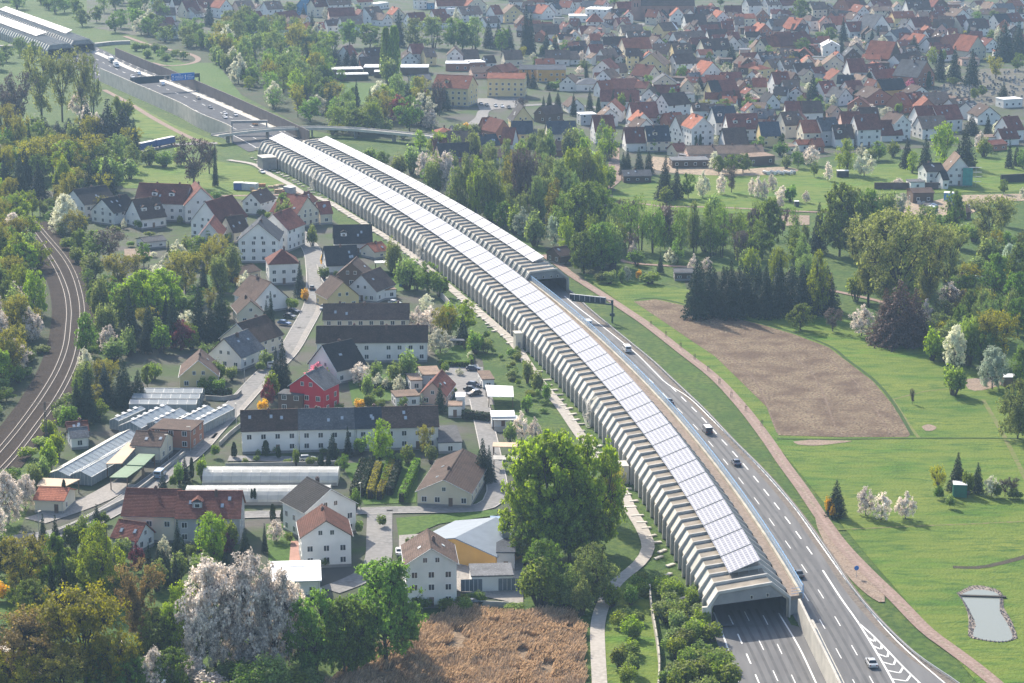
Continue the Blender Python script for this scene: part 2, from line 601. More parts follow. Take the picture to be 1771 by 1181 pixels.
# dry reed bed: a soil sheet and tens of thousands of leaning stalks
REED_PX = [(520, 1240), (560, 1181), (640, 1125), (740, 1070), (790, 1052), (850, 1058), (905, 1062), (950, 1052), (990, 1060), (1008, 1090), (1010, 1181), (1008, 1240)]
M_REEDSOIL = groundmat("reed_litter", [(0.22, 0.155, 0.10), (0.16, 0.112, 0.072), (0.27, 0.20, 0.13)], [0.12, 1.0], bumps=(1.0, 0.5, 1.2))
px_sheet("reed_soil", REED_PX, -0.10, M_REEDSOIL)


def inside(poly, x, y):
    c = False
    for i in range(len(poly)):
        x1, y1 = poly[i][0], poly[i][1]
        x2, y2 = poly[i - 1][0], poly[i - 1][1]
        if (y1 > y) != (y2 > y) and x < (x2 - x1) * (y - y1) / (y2 - y1) + x1:
            c = not c
    return c


def scatter(px, n):
    w = [G(x, y) for x, y in px]
    x0, x1 = min(p.x for p in w), max(p.x for p in w)
    y0, y1 = min(p.y for p in w), max(p.y for p in w)
    out = []
    while len(out) < n:
        x, y = random.uniform(x0, x1), random.uniform(y0, y1)
        if inside(w, x, y):
            out.append((x, y))
    return out


from mathutils import noise as mnoise
b = MB()
for x, y in scatter(REED_PX, 46000):
    d = mnoise.noise(Vector((x * .09, y * .09, 0)))
    a = 2.2 * d + mnoise.noise(Vector((x * .3, y * .3, 5))) * 2.5
    h = 1.15 + 0.7 * mnoise.noise(Vector((x * .15, y * .15, 9))) + random.uniform(-.3, .3)
    if mnoise.noise(Vector((x * .22, y * .22, 3))) < -0.28 or h < .3:
        continue
    lx, ly = math.cos(a) * h * .7, math.sin(a) * h * .7
    t = random.uniform(0, math.pi)
    wx, wy = math.cos(t) * .075, math.sin(t) * .075
    b.quad((x - wx, y - wy, -.1), (x + wx, y + wy, -.1), (x + lx + wx, y + ly + wy, h), (x + lx - wx, y + ly - wy, h))
reed = b.build("reed_bed", leafmat("dry_reed", (0.33, 0.235, 0.15), 0.4, 0.25, 0.01))
reed["kind"] = "stuff"
reed["label"] = "dry brown reed bed behind the white four storey house"

# ------------------------------------------------------------------ roads and paths
strip("valley_path", *[offset(c, d) for c in [px_line([(395, 276), (440, 284), (465, 300), (500, 318), (526, 334), (567, 348), (597, 366), (633, 388), (664, 407), (694, 427), (727, 452), (770, 490), (801, 516), (829, 539), (860, 566), (890, 595), (931, 656), (969, 702), (1000, 747), (1040, 800), (1073, 844), (1091, 882), (1110, 913), (1121, 946), (1105, 974), (1066, 1007), (1044, 1043), (1034, 1079), (1034, 1122), (1037, 1181), (1040, 1240)])] for d in (-1.5, 1.5)], -0.02, M_PATH)
ribbon("side_path", [(300, 338), (400, 338), (470, 337), (516, 333), (524, 330)], 3, -0.04, M_TRACK)
trk = [(940, 440), (966, 457), (989, 475), (1045, 511), (1083, 536), (1121, 562), (1180, 608), (1236, 652), (1283, 702), (1326, 758), (1354, 799), (1387, 844), (1418, 890), (1453, 938), (1499, 987), (1550, 1036), (1601, 1088), (1652, 1126), (1703, 1165), (1790, 1240)]
ribbon("gravel_track", trk, 3.2, -0.03, M_TRACK)
ribbon("track_crown", trk, 0.8, -0.015, M_TRACKMID)
ribbon("gravel_path", [(1090, 349), (1128, 354), (1150, 357), (1200, 357), (1265, 359), (1320, 362), (1410, 366), (1470, 366)], 2.6, -0.05, M_TRACK)
ribbon("branch_path", [(1150, 357), (1146, 364), (1130, 372), (1100, 395), (1078, 415), (1065, 432), (1070, 448), (1100, 455), (1140, 458), (1190, 461), (1230, 464)], 2.6, -0.045, M_TRACK)
ribbon("farm_road", [(1062, 255), (1062, 285), (1066, 308), (1040, 330), (1015, 350)], 5, -0.05, M_TRACK)
ribbon("meadow_path", [(1420, 498), (1445, 503), (1500, 515), (1560, 530), (1620, 542), (1660, 552), (1650, 575)], 2.4, -0.05, M_TRACK)
ribbon("field_path", [(180, 155), (223, 178), (262, 202), (300, 223), (335, 240), (360, 247)], 3.0, -0.05, M_TRACK)
ribbon("loop_path", [(215, 62), (255, 76), (290, 85), (325, 92), (342, 100), (338, 107), (315, 112), (285, 113), (262, 108)], 3.4, -0.05, M_TRACK)
ribbon("village_road", [(480, 340), (510, 395), (538, 430), (545, 462), (546, 500), (541, 530), (520, 570), (494, 612), (450, 655), (407, 702), (368, 742), (330, 783), (254, 841), (178, 890), (100, 922), (-20, 938)], 6.4, -0.05, M_STREET)
ribbon("village_pavement", [(568, 470), (556, 500), (550, 535), (530, 572), (505, 616), (462, 658), (420, 704), (382, 744), (344, 786)], 1.6, -0.03, M_PAVE)
ribbon("cross_street", [(360, 900), (420, 890), (520, 888), (600, 884), (660, 882), (720, 881), (800, 880), (840, 874), (860, 850), (850, 790), (838, 735), (828, 690)], 5.0, -0.04, M_STREET)
ribbon("cul_de_sac", [(657, 884), (656, 920), (655, 960), (645, 985), (610, 1005), (570, 1020)], 6.0, -0.045, M_STREET)
ribbon("car_park_lane", [(800, 630), (815, 660), (828, 700)], 9.0, -0.05, M_STREET)
ribbon("terrace_street", [(395, 792), (440, 792), (500, 793), (560, 794), (590, 792)], 5.0, -0.05, M_STREET)
ribbon("nursery_yard", [(60, 900), (120, 880), (170, 860), (215, 835)], 7.0, -0.055, M_PAVE)
ribbon("town_street", [(1080, 140), (1088, 125), (1080, 112), (1062, 88), (1085, 60), (1110, 40)], 6, -0.06, M_STREET)
ribbon("lane", [(1096, 250), (1090, 215), (1100, 195), (1105, 165)], 5, -0.06, M_STREET)
ribbon("school_road", [(740, 235), (800, 222), (830, 205), (840, 190), (880, 184), (960, 180), (1040, 186)], 6, -0.06, M_STREET)
px_sheet("school_car_park", [(820, 170), (900, 168), (905, 185), (830, 190)], -0.055, M_STREET)
px_sheet("garage_court", [(768, 636), (835, 634), (842, 690), (790, 692)], -0.06, M_STREET)
px_sheet("hall_yard", [(690, 925), (905, 910), (905, 1045), (690, 1000)], -0.06, M_PAVE)
px_sheet("red_terrace_yard", [(503, 935), (523, 935), (526, 970), (500, 972)], -0.05, plain("red_paving", (0.40, 0.22, 0.17), 0.85))
px_sheet("lower_lawn", [(460, 905), (500, 905), (525, 975), (465, 978)], -0.07, M_LAWN)
px_sheet("bright_lawn", [(742, 598), (815, 596), (816, 630), (770, 632)], -0.07, M_LAWN)
px_sheet("allotment_lawn", [(600, 650), (700, 645), (690, 690), (610, 700)], -0.10, M_LAWN)
px_sheet("nursery_lawn", [(590, 800), (725, 795), (720, 868), (630, 872)], -0.10, M_LAWN)
px_sheet("verge_lawn", [(685, 895), (770, 888), (860, 880), (860, 890), (760, 905), (690, 935)], -0.07, M_LAWN)
px_sheet("back_lawn", [(650, 470), (720, 478), (730, 500), (660, 505)], -0.10, M_LAWN)
px_sheet("bank_lawn", [(900, 640), (940, 690), (1000, 760), (1060, 840), (900, 780), (850, 700), (830, 600), (860, 590)], -0.11, M_GRASS)
px_sheet("portal_lawn", [(1080, 985), (1130, 1010), (1140, 1100), (1140, 1240), (1045, 1240), (1045, 1090)], -0.09, M_MEADOW)
px_sheet("garden_lawn", [(350, 470), (410, 478), (405, 505), (350, 505)], -0.10, M_LAWN)
px_sheet("front_lawn", [(-30, 1030), (70, 1025), (110, 1035), (30, 1100), (-40, 1110)], -0.10, M_LAWN)

for w_, px in ((.9, [(1544, 690), (1560, 715), (1578, 742), (1590, 757)]), (.7, [(1544, 690), (1600, 676), (1640, 672)]), (1.2, [(1700, 690), (1740, 760), (1790, 860)]), (.8, [(1450, 915), (1560, 910), (1680, 905), (1790, 900)])):
    ribbon("worn_grass", px, w_, -0.105, groundmat("worn_grass", [(0.125, 0.155, 0.035), (0.09, 0.14, 0.02), (0.17, 0.15, 0.07)], [0.2, 0.8], bumps=None))
ribbon("field_margin", [(1344, 758), (1420, 759), (1520, 758), (1600, 757), (1700, 757), (1800, 758)], .9, -0.06, groundmat("rank_grass", [(0.03, 0.07, 0.012), (0.05, 0.10, 0.015), (0.025, 0.05, 0.01)], [0.3, 1.2]))
ribbon("field_margin", [(1098, 518), (1134, 515), (1198, 529), (1321, 560), (1374, 575), (1435, 598), (1466, 622), (1512, 657), (1545, 696), (1578, 752)], 1.0, -0.06, MATS["rank_grass"])
for px, w_ in (([(1120, 535), (1220, 590), (1300, 650), (1345, 748)], .5), ([(1160, 532), (1300, 580), (1400, 640), (1450, 750)], .5), ([(1230, 545), (1380, 592), (1480, 660), (1540, 750)], .5), ([(1350, 748), (1450, 750), (1560, 749)], .8)):
    ribbon("tractor_rut", px, w_, -0.055, groundmat("rut_soil", [(0.09, 0.06, 0.042), (0.13, 0.09, 0.065), (0.2, 0.15, 0.11)], [0.3, 1.2], bumps=None))
for px in ([(480, 340), (510, 395), (538, 430), (545, 462), (546, 500), (541, 530), (520, 570), (494, 612), (450, 655), (407, 702), (368, 742), (330, 783), (254, 841), (178, 890), (100, 922), (-20, 938)], [(360, 900), (420, 890), (520, 888), (600, 884), (660, 882), (720, 881), (800, 880), (840, 874), (860, 850), (850, 790), (838, 735), (828, 690)]):
    c = px_line(px)
    hw = 3.25 if px[0][0] == 480 else 2.55
    for sd in (-1, 1):
        strip("kerb", offset(c, sd * hw - .12), offset(c, sd * hw + .12), 0.02, M_KERB)
for k in range(22):
    f = random.choice(([(546, 500), (541, 530), (520, 570), (494, 612), (450, 655), (407, 702), (368, 742), (330, 783), (254, 841)], [(420, 890), (520, 888), (600, 884), (660, 882), (720, 881), (800, 880)]))
    c = Curve(px_line(f))
    p, d = c.at(random.uniform(5, c.len - 12))
    nr = Vector((d.y, -d.x)) * random.uniform(-1.8, 1.8)
    l_, w_ = random.uniform(1.5, 7), random.uniform(.4, 1.1)
    q = p + nr
    n2 = Vector((d.y, -d.x)) * w_
    sheet("street_patch", [q - n2, q + n2, q + n2 + d * l_, q - n2 + d * l_], -0.03, random.choice((M_ASPHALT, MATS["street_asphalt"])))
# ------------------------------------------------------------------ the two solar tunnels
SEAM = [(1262.3,991.6),(1230.9,934.8),(1201.5,883.4),(1171,835.8),(1142.3,790.6),(1113.3,749.9),(1084.6,711.8),(1055.3,675.7),(1026.6,642.2),(996.4,611.4),(969.1,582.8),(940.3,555.7),(911.9,529.7),(885,504.6),(856.1,481.6),(828.2,459.8),(800,438.9),(773.7,419),(747.4,399.3),(719.2,382.9),(692.7,365.4),(666.7,349),(640.7,333.8),(613.7,319.5),(588.3,303),(563.5,289.5),(538.7,277.1),(515.5,263.6),(492.9,252.8),(466.9,241)]
sw = [G(x, y, 8.2) for x, y in SEAM]
cf = np.polyfit([p.y for p in sw], [p.x for p in sw], 4)
PU = 5.6
ys = np.linspace(sw[0].y, sw[-1].y, 140)
pan_l = [Vector((float(np.polyval(cf, y)), float(y))) for y in ys]
base_l = offset(pan_l, -PU)
d0 = (base_l[0] - base_l[1]).normalized()
LT = Curve([base_l[0] + d0 * 10.0] + base_l)
LEN_L = LT.len + 2
RIGHT_OFF = 18.8
portal_r = G(921.4, 489.7, 4.1)
s_r = min((abs((LT.at(t)[0] - Vector((portal_r.x, portal_r.y))).length), t) for t in np.arange(200, 500, 2.0))[1]
RT = Curve([p for p, t in zip(offset(LT.p, RIGHT_OFF), LT.s) if t >= s_r])
LEN_R = RT.len
BAY = 5.475

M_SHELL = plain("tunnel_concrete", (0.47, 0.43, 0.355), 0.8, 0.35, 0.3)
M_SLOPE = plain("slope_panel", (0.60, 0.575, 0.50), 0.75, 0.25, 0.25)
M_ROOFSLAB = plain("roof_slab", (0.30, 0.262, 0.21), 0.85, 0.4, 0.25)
M_RIB = plain("rib_concrete", (0.50, 0.485, 0.45), 0.8, 0.25, 0.3)
M_INSIDE = plain("dark_concrete", (0.12, 0.12, 0.12), 0.9, 0.3, 0.3)
m, n, bs = newmat("solar_cells")
tc = n.nodes.new("ShaderNodeTexCoord")
br = n.nodes.new("ShaderNodeTexBrick")
br.offset = 0.0
br.inputs['Color1'].default_value = (0.125, 0.13, 0.175, 1)
br.inputs['Color2'].default_value = (0.16, 0.165, 0.205, 1)
br.inputs['Mortar'].default_value = (0.33, 0.335, 0.36, 1)
br.inputs['Scale'].default_value = 1.0
br.inputs['Mortar Size'].default_value = 0.17
br.inputs['Brick Width'].default_value = 1.05
br.inputs['Row Height'].default_value = 1.3
sx = n.nodes.new("ShaderNodeSeparateXYZ")
cx = n.nodes.new("ShaderNodeCombineXYZ")
ms = n.nodes.new("ShaderNodeMath")
ms.operation = 'MULTIPLY_ADD'
ms.inputs[1].default_value = -0.3
n.links.new(tc.outputs['Object'], sx.inputs[0])
n.links.new(sx.outputs[0], ms.inputs[0])
n.links.new(sx.outputs[1], ms.inputs[2])
n.links.new(sx.outputs[0], cx.inputs[0])
n.links.new(ms.outputs[0], cx.inputs[1])
n.links.new(cx.outputs[0], br.inputs['Vector'])
n.links.new(br.outputs[0], bs.inputs['Base Color'])
bs.inputs['Roughness'].default_value = 0.25
bs.inputs['Specular IOR Level'].default_value = 0.2
M_SOLAR = m


def profiles(w, pw):
    """Shell outline and rib outline across a tunnel w wide, left foot at u = 0."""
    shell = [(0, -.2), (0, 4.1), (2.0, 7.0), (w - 4.2, 7.5), (w - .1, 4.0), (w - .1, -.2)]
    inner = [(w - .6, -.2), (w - .6, 3.8), (w - 4.4, 7.05), (2.2, 6.55), (.5, 3.9), (.5, -.2)]
    rib = [(-.75, -.2), (-.75, 4.35), (1.7, 7.58), (w - 4.0, 8.08), (w + .25, 4.4), (w + .25, -.2)]
    return shell, inner, rib


def sweep(mb, curve, prof, s0, s1, step, mi=0, closed=True, caps=True, sk=0.0):
    n = max(1, int(round((s1 - s0) / step)))
    rows = []
    for k in range(n + 1):
        p, d = curve.at(s0 + (s1 - s0) * k / n)
        nr = Vector((d.y, -d.x))
        rows.append([(p.x + (nr.x + d.x * sk) * u, p.y + (nr.y + d.y * sk) * u, z) for u, z in prof])
    m = len(prof)
    for k in range(n):
        for j in range(m if closed else m - 1):
            a, b = j, (j + 1) % m
            mb.quad(rows[k][a], rows[k][b], rows[k + 1][b], rows[k + 1][a], mi if isinstance(mi, int) else mi[j])
    if caps:
        mi = mi if isinstance(mi, int) else 0
        mb.poly(rows[0][::-1], mi)
        mb.poly(rows[-1], mi)


def make_tunnel(curve, length, w, pu, pw, tilt, n_pan, first_pan, label, far_portal=True, own_parts=100, sk=0.1, glazed=False):
    def shear(q):
        q.v = [(x, y + sk * x, z) for x, y, z in q.v]

    p0, dd0 = curve.at(0)
    root = empty("solar_tunnel", (p0.x, p0.y, 0))
    fixed(root, label, "tunnel")
    shell, inner, rib = profiles(w, pw)
    mb = MB()
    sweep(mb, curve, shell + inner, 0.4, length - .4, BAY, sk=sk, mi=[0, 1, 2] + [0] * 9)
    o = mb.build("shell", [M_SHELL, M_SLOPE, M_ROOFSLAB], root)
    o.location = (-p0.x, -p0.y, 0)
    # inside skin, in a darker tone than the shell
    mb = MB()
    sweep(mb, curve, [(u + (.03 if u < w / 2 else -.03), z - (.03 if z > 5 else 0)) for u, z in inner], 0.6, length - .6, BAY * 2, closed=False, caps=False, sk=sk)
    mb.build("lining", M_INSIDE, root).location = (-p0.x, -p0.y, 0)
    # ribs
    rp = [(u, z) for u, z in rib]
    sh = [(u, z) for u, z in shell]
    mb = MB()
    k = len(rp)
    for y0, y1 in ((-.24, .24),):
        for j in range(k - 1):
            a, b, c, d = rp[j], rp[j + 1], sh[j + 1], sh[j]
            mb.quad((a[0], y0, a[1]), (b[0], y0, b[1]), (c[0], y0, c[1]), (d[0], y0, d[1]))
            mb.quad((d[0], y1, d[1]), (c[0], y1, c[1]), (b[0], y1, b[1]), (a[0], y1, a[1]))
            mb.quad((a[0], y0, a[1]), (a[0], y1, a[1]), (b[0], y1, b[1]), (b[0], y0, b[1]))
    shear(mb)
    rib_me = mb.mesh("rib", M_RIB)
    nr = int(length / BAY) + 1
    rest = MB()
    for i in range(nr):
        s = min(i * BAY + .25, length - .25)
        p, d = curve.at(s)
        ang = math.atan2(-d.x, d.y)
        if i < own_parts:
            link("rib", rib_me, root, (p.x - p0.x, p.y - p0.y, 0), ang)
        else:
            ca, sa = math.cos(ang), math.sin(ang)
            i0 = len(rest.v)
            for v in rib_me.vertices:
                x, y, z = v.co
                rest.v.append((p.x - p0.x + x * ca - y * sa, p.y - p0.y + x * sa + y * ca, z))
            for f in rib_me.polygons:
                rest.f.append(tuple(i0 + q for q in f.vertices))
                rest.mi.append(0)
    if rest.v:
        o = rest.build("distant_rib", M_RIB, root)
        o["kind"] = "stuff"
    # solar panel blocks on small posts
    mb = MB()
    ta = math.atan2(tilt, pw)
    hw, hl = pw / 2 / math.cos(ta), BAY - .28
    mb.box(-hw, hw, -hl, hl, -.07, .07)
    shear(mb)
    pan_me = mb.mesh("solar_panel", M_SOLAR)
    mb = MB()
    for f in (-.95, -.35, .3, .92):
        x = f * pw / 2
        zt = x / pw * tilt
        for y in (-hl + .5, hl - .5):
            mb.tube((x, y, -tilt / 2 - .9), (x, y, zt - .1), .05, .05, 5)
    shear(mb)
    post_me = mb.mesh("post_frame", M_STEEL)
    for i in range(n_pan):
        s = first_pan + BAY + i * 2 * BAY
        p, d = curve.at(s)
        nrm = Vector((d.y, -d.x))
        q = p + (nrm + d * sk) * (pu + pw / 2)
        ang = math.atan2(-d.x, d.y)
        z = 8.15 + tilt / 2
        a = link("solar_panel", pan_me, root, (q.x - p0.x, q.y - p0.y, z))
        a.rotation_euler = (Matrix.Rotation(ang, 4, 'Z') @ Matrix.Rotation(-ta, 4, 'Y')).to_euler()
        if i < 14:
            link("post_frame", post_me, root, (q.x - p0.x, q.y - p0.y, z), ang)
    if glazed:
        mb = MB()
        y = BAY / 2 - .5
        for a_, b_ in ((-y, -.25), (.25, y)):
            mb.poly([(.2 - .06, a_, 4.45), (.2 - .06, b_, 4.45), (1.75 - .06, b_, 6.72), (1.75 - .06, a_, 6.72)][::-1])
        shear(mb)
        gme = mb.mesh("roof_glazing", plain("tunnel_glass", (0.10, 0.13, 0.13), 0.15, 0.3, 1, 0.6))
        for i in range(min(nr - 1, 100)):
            p, d = curve.at(i * BAY + .25 + BAY / 2)
            link("roof_glazing", gme, root, (p.x - p0.x, p.y - p0.y, 0), math.atan2(-d.x, d.y))
    # portal faces
    for s, sgn in ((0.0, 1), (length, -1)):
        p, d = curve.at(s)
        ang = math.atan2(-d.x, d.y)
        mb = MB()
        y0, y1 = sorted((sgn * .3, sgn * .7))
        mb.prism([(.45, 4.6), (2.1, 6.8), (w - 4.3, 7.3), (w - 1.3, 4.6)], y0, y1)
        shear(mb)
        port = mb.build("portal_panel", M_CONCD, root, (p.x - p0.x, p.y - p0.y, 0), ang)
        mb = MB()
        mb.box(-.32, .32, -.08, .08, -.45, .45)
        mb.box(-.2, .2, -.1, -.07, -.33, .33, 1)
        sm = mb.mesh("signal_box", [M_CONCP, plain("black_glass", (0.01, 0.01, 0.012), 0.2)])
        for f in ((.52, .72) if sgn > 0 and w > 16 else (.25, .42, .6, .75)):
            link("signal_box", sm, port, (w * f, sgn * .2 + w * f * sk, 5.35))
        mb = MB()
        mb.prism([(-1.6, 3.4), (-1.6, 4.5), (.2, 4.55), (.2, 3.4)], -.3, .5)
        mb.build("portal_corbel", M_CONCP, root, (p.x - p0.x, p.y - p0.y, 0), ang)
    return root, p0


W_L, W_R = 17.6, 15.6
tunnel_l, tl0 = make_tunnel(LT, LEN_L, W_L, PU, 7.0, 2.0, 58, 8.4, "long concrete rib tunnel with a double wide strip of white solar panels, beside the village", sk=0.3)
n_r = int((LEN_R - 16) / (2 * BAY))
tunnel_r, tr0 = make_tunnel(RT, LEN_R, W_R, 6.2, 4.2, 1.5, n_r, 12.0, "shorter concrete rib tunnel with a narrow strip of solar panels, beside the green thicket", glazed=True)

# walkway with parapet and blue railing along the open side of the long tunnel
s_end = s_r - 2
mb = MB()
sweep(mb, LT, [(W_L + .3, 3.2), (W_L + .3, 4.05), (W_L + 2.9, 4.05), (W_L + 2.9, 3.2)], 1.0, s_end, BAY, sk=.3)
wk = mb.build("walkway", groundmat("walkway_slab", [(0.22, 0.175, 0.145), (0.17, 0.14, 0.115), (0.27, 0.22, 0.185)], [0.2, 1.0], bumps=None), tunnel_l)
wk.location = (-tl0.x, -tl0.y, 0)
mb = MB()
sweep(mb, LT, [(W_L + 2.3, 4.06), (W_L + 2.3, 4.75), (W_L + 2.85, 4.75), (W_L + 2.85, 4.06)], 1.0, s_end, BAY, sk=.3)
mb.build("parapet", M_SHELL, tunnel_l).location = (-tl0.x, -tl0.y, 0)
mb = MB()
sweep(mb, LT, [(W_L + .35, -.2), (W_L + .35, 3.19), (W_L + 2.85, 3.19), (W_L + 2.6, -.2)], 1.4, s_end, BAY, sk=.3)
mb.build("walkway_wall", M_CONCD, tunnel_l).location = (-tl0.x, -tl0.y, 0)
M_BLUE = plain("blue_railing_paint", (0.22, 0.42, 0.68), 0.4, 0.1, 1)
m, n, bs = newmat("blue_railing_glass")
bs.inputs['Base Color'].default_value = (0.45, 0.60, 0.76, 1)
bs.inputs['Roughness'].default_value = 0.2
tr = n.nodes.new("ShaderNodeBsdfTransparent")
mx = n.nodes.new("ShaderNodeMixShader")
mx.inputs[0].default_value = 0.62
n.links.new(bs.outputs[0], mx.inputs[1])
n.links.new(tr.outputs[0], mx.inputs[2])
n.links.new(mx.outputs[0], n.nodes["Material Output"].inputs[0])
M_BGLASS = m
mb = MB()
sweep(mb, LT, [(W_L + 2.98, 4.3), (W_L + 2.98, 6.2), (W_L + 3.03, 6.2), (W_L + 3.03, 4.3)], 1.0, s_end, BAY, 1, sk=.3)
for zz in (4.3, 5.3, 6.2):
    sweep(mb, LT, [(W_L + 3.04, zz), (W_L + 3.04, zz + .1), (W_L + 3.14, zz + .1), (W_L + 3.14, zz)], 1.0, s_end, BAY, 0, sk=.3)
for s in np.arange(1.0, s_end, BAY / 2):
    p, d = LT.at(s)
    nr = Vector((d.y, -d.x))
    q = p + (nr + d * .3) * (W_L + 3.22)
    mb.tube((q.x, q.y, 3.3), (q.x, q.y, 6.35), .07, .07, 5)
p, d = LT.at(0.9)
nr = Vector((d.y, -d.x))
for zz in (4.6, 5.2, 5.8):
    a, c_ = p + (nr + d * .3) * (W_L + .5), p + (nr + d * .3) * (W_L + 3.1)
    mb.tube((a.x, a.y, zz), (c_.x, c_.y, zz), .05, .05, 5)
rl = mb.build("railing", [M_BLUE, M_BGLASS], tunnel_l)
rl.location = (-tl0.x, -tl0.y, 0)


# small service huts against the tunnel ribs
def hut(name, s, u0, u1, dy, h, label, mat=None):
    p, d = LT.at(s)
    ang = math.atan2(-d.x, d.y)
    root = empty(name, (p.x, p.y, 0), ang)
    mb = MB()
    mb.box(u0, u1, -dy, dy, -.2, h)
    mb.build("wall", mat or M_CONCD, root)
    mb = MB()
    mb.box(u0 - .2, u1, -dy - .2, dy + .2, h + .004, h + .28)
    mb.build("roof", M_CONCP, root)
    mb = MB()
    mb.box(-.45, .45, -.06, .02, 0, 2.0)
    mb.build("door", plain("steel_door", (0.2, 0.22, 0.24), 0.5), root, ((u0 + u1) / 2, -dy - .01, 0))
    fixed(root, label, "hut")


hut("service_hut", 107, -3.6, -1.0, 2.2, 4.2, "narrow pale service hut against the tunnel ribs above the lime tree", M_CONCP)
hut("service_hut", LEN_L - 30, -7.5, -1.0, 4.2, 5.0, "wide grey service building with flat roof at the bridge end of the tunnel")
hut("service_hut", 252, -3.2, -1.0, 1.6, 4.6, "slim white cabinet against the tunnel ribs beside the bushy back gardens", M_CONCP)

# emergency stairs clinging to the ribs
for s, lb in ((160, "zigzag steel stair on the tunnel ribs behind the garage court"), (395, "zigzag steel stair on the tunnel ribs behind the dark roofed villa"), (552, "zigzag steel stair on the tunnel ribs behind the builders yard")):
    p, d = LT.at(s)
    ang = math.atan2(-d.x, d.y)
    root = empty("stair", (p.x, p.y, 0), ang)
    for k in range(4):
        mb = MB()
        y0, y1 = (-2.4, 2.4) if k % 2 == 0 else (2.4, -2.4)
        z0, z1 = k * 2.1, k * 2.1 + 2.1
        x = -1.5 if k < 2 else -1.1 + (k - 2) * 1.5
        for dx in (-.5, .5):
            mb.tube((x + dx, y0, z0), (x + dx, y1, z1), .09, .09, 5)
            mb.tube((x + dx, y0, z0 + 1), (x + dx, y1, z1 + 1), .05, .05, 5)
        for t in range(9):
            f = t / 8
            yy, zz = y0 + (y1 - y0) * f, z0 + (z1 - z0) * f
            mb.box(x - .5, x + .5, yy - .12, yy + .12, zz - .03, zz + .03)
        mb.build("flight", M_CONCP, root)
    fixed(root, lb, "stair", "stairs on the tunnel ribs")

# boulders / stone feet dotted along the foot of the ribs
mb = MB()
for i in range(118):
    p, d = LT.at(i * BAY + random.uniform(1, 3))
    nr = Vector((d.y, -d.x))
    q = p - nr * random.uniform(2.0, 4.2)
    a = random.uniform(0, 3)
    L_, w_ = random.uniform(.8, 1.7), random.uniform(.3, .6)
    e = Vector((math.cos(a * .3), math.sin(a * .3)))
    f = Vector((-e.y, e.x))
    c4 = [q - e * L_ - f * w_, q + e * L_ - f * w_ * .6, q + e * L_ * .8 + f * w_, q - e * L_ * .9 + f * w_ * .8]
    mb.poly([(v.x, v.y, .12) for v in c4])
    for j in range(4):
        v, w2 = c4[j], c4[(j + 1) % 4]
        mb.poly([(v.x, v.y, -.2), (w2.x, w2.y, -.2), (w2.x, w2.y, .12), (v.x, v.y, .12)])
o = mb.build("stone_rubble", M_CONCP)
o["kind"] = "stuff"

# ------------------------------------------------------------------ carriageways
A_L = [(1228, 1081), (1240, 1110), (1270, 1181), (1298, 1250)]
A_R = [(1382, 1083), (1403, 1118), (1434, 1181), (1466, 1250)]
near_l = [LT.at(s)[0] + Vector((LT.at(s)[1].y, -LT.at(s)[1].x)) * .3 for s in np.arange(60, -1, -5)]
near_r = [LT.at(s)[0] + Vector((LT.at(s)[1].y, -LT.at(s)[1].x)) * (W_L - .5) for s in np.arange(60, -1, -5)]
L_EDGE = near_l + px_line(A_L, 5)
R_EDGE = near_r + px_line(A_R, 5)
N = 60
strip("road", resample(L_EDGE, N), resample(R_EDGE, N), -0.06, M_ASPHALT)
B_R = [(985, 500), (1003, 515), (1021, 533), (1058, 563.6), (1103, 600), (1134, 625.4), (1172, 661), (1223, 709), (1274, 762.6), (1330, 818.5), (1383, 880), (1443, 961.5), (1484, 1022.7), (1538, 1084), (1596, 1137), (1657, 1178), (1740, 1240)]
rr = px_line(B_R, 5)
sl = [LT.at(s)[0] + Vector((LT.at(s)[1].y, -LT.at(s)[1].x)) * (W_L + 1) for s in np.arange(s_r + 20, -1, -6)]
sl += px_line([(1384, 1078), (1436, 1181), (1470, 1250)], 5)[1:]
rrc = rr
strip("roadway", resample(sl, 110), resample([RT.at(t)[0] + Vector((RT.at(t)[1].y, -RT.at(t)[1].x)) * (W_R - .5) for t in (20, 10)] + rrc, 110), -0.05, M_ASPHALT)
# shoulder strip, barrier
strip("verge_strip", offset(rr, .25), offset(rr, -2.0), -0.035, groundmat("verge_gravel", [(0.16, 0.135, 0.12), (0.12, 0.10, 0.09), (0.2, 0.17, 0.15)], [0.3, 1.5], bumps=None)) if False else None


def wall_along(name, pts, h, t, mat, label, cat="wall", parts=None, z0=-.3):
    p0 = pts[0]
    root = empty(name, (p0[0], p0[1], 0))
    mb = MB()
    sweep(mb, Curve(pts), [(-t / 2, z0), (-t / 2, h), (t / 2, h), (t / 2, z0)], 0, Curve(pts).len, 5.0)
    o = mb.build("panel", mat, root)
    o.location = (-p0[0], -p0[1], 0)
    fixed(root, label, cat)
    return root, Curve(pts)


def posts_along(root, curve, step, h, r, mat, name="post", off=0.0, limit=100):
    mb = MB()
    mb.box(-r, r, -r, r, -.2, h)
    me = mb.mesh(name, mat)
    k = 0
    s = step / 2
    p0 = root.location
    while s < curve.len and k < limit:
        p, d = curve.at(s)
        nr = Vector((d.y, -d.x))
        q = p + nr * off
        link(name, me, root, (q.x - p0.x, q.y - p0.y, 0), math.atan2(-d.x, d.y))
        s += step
        k += 1


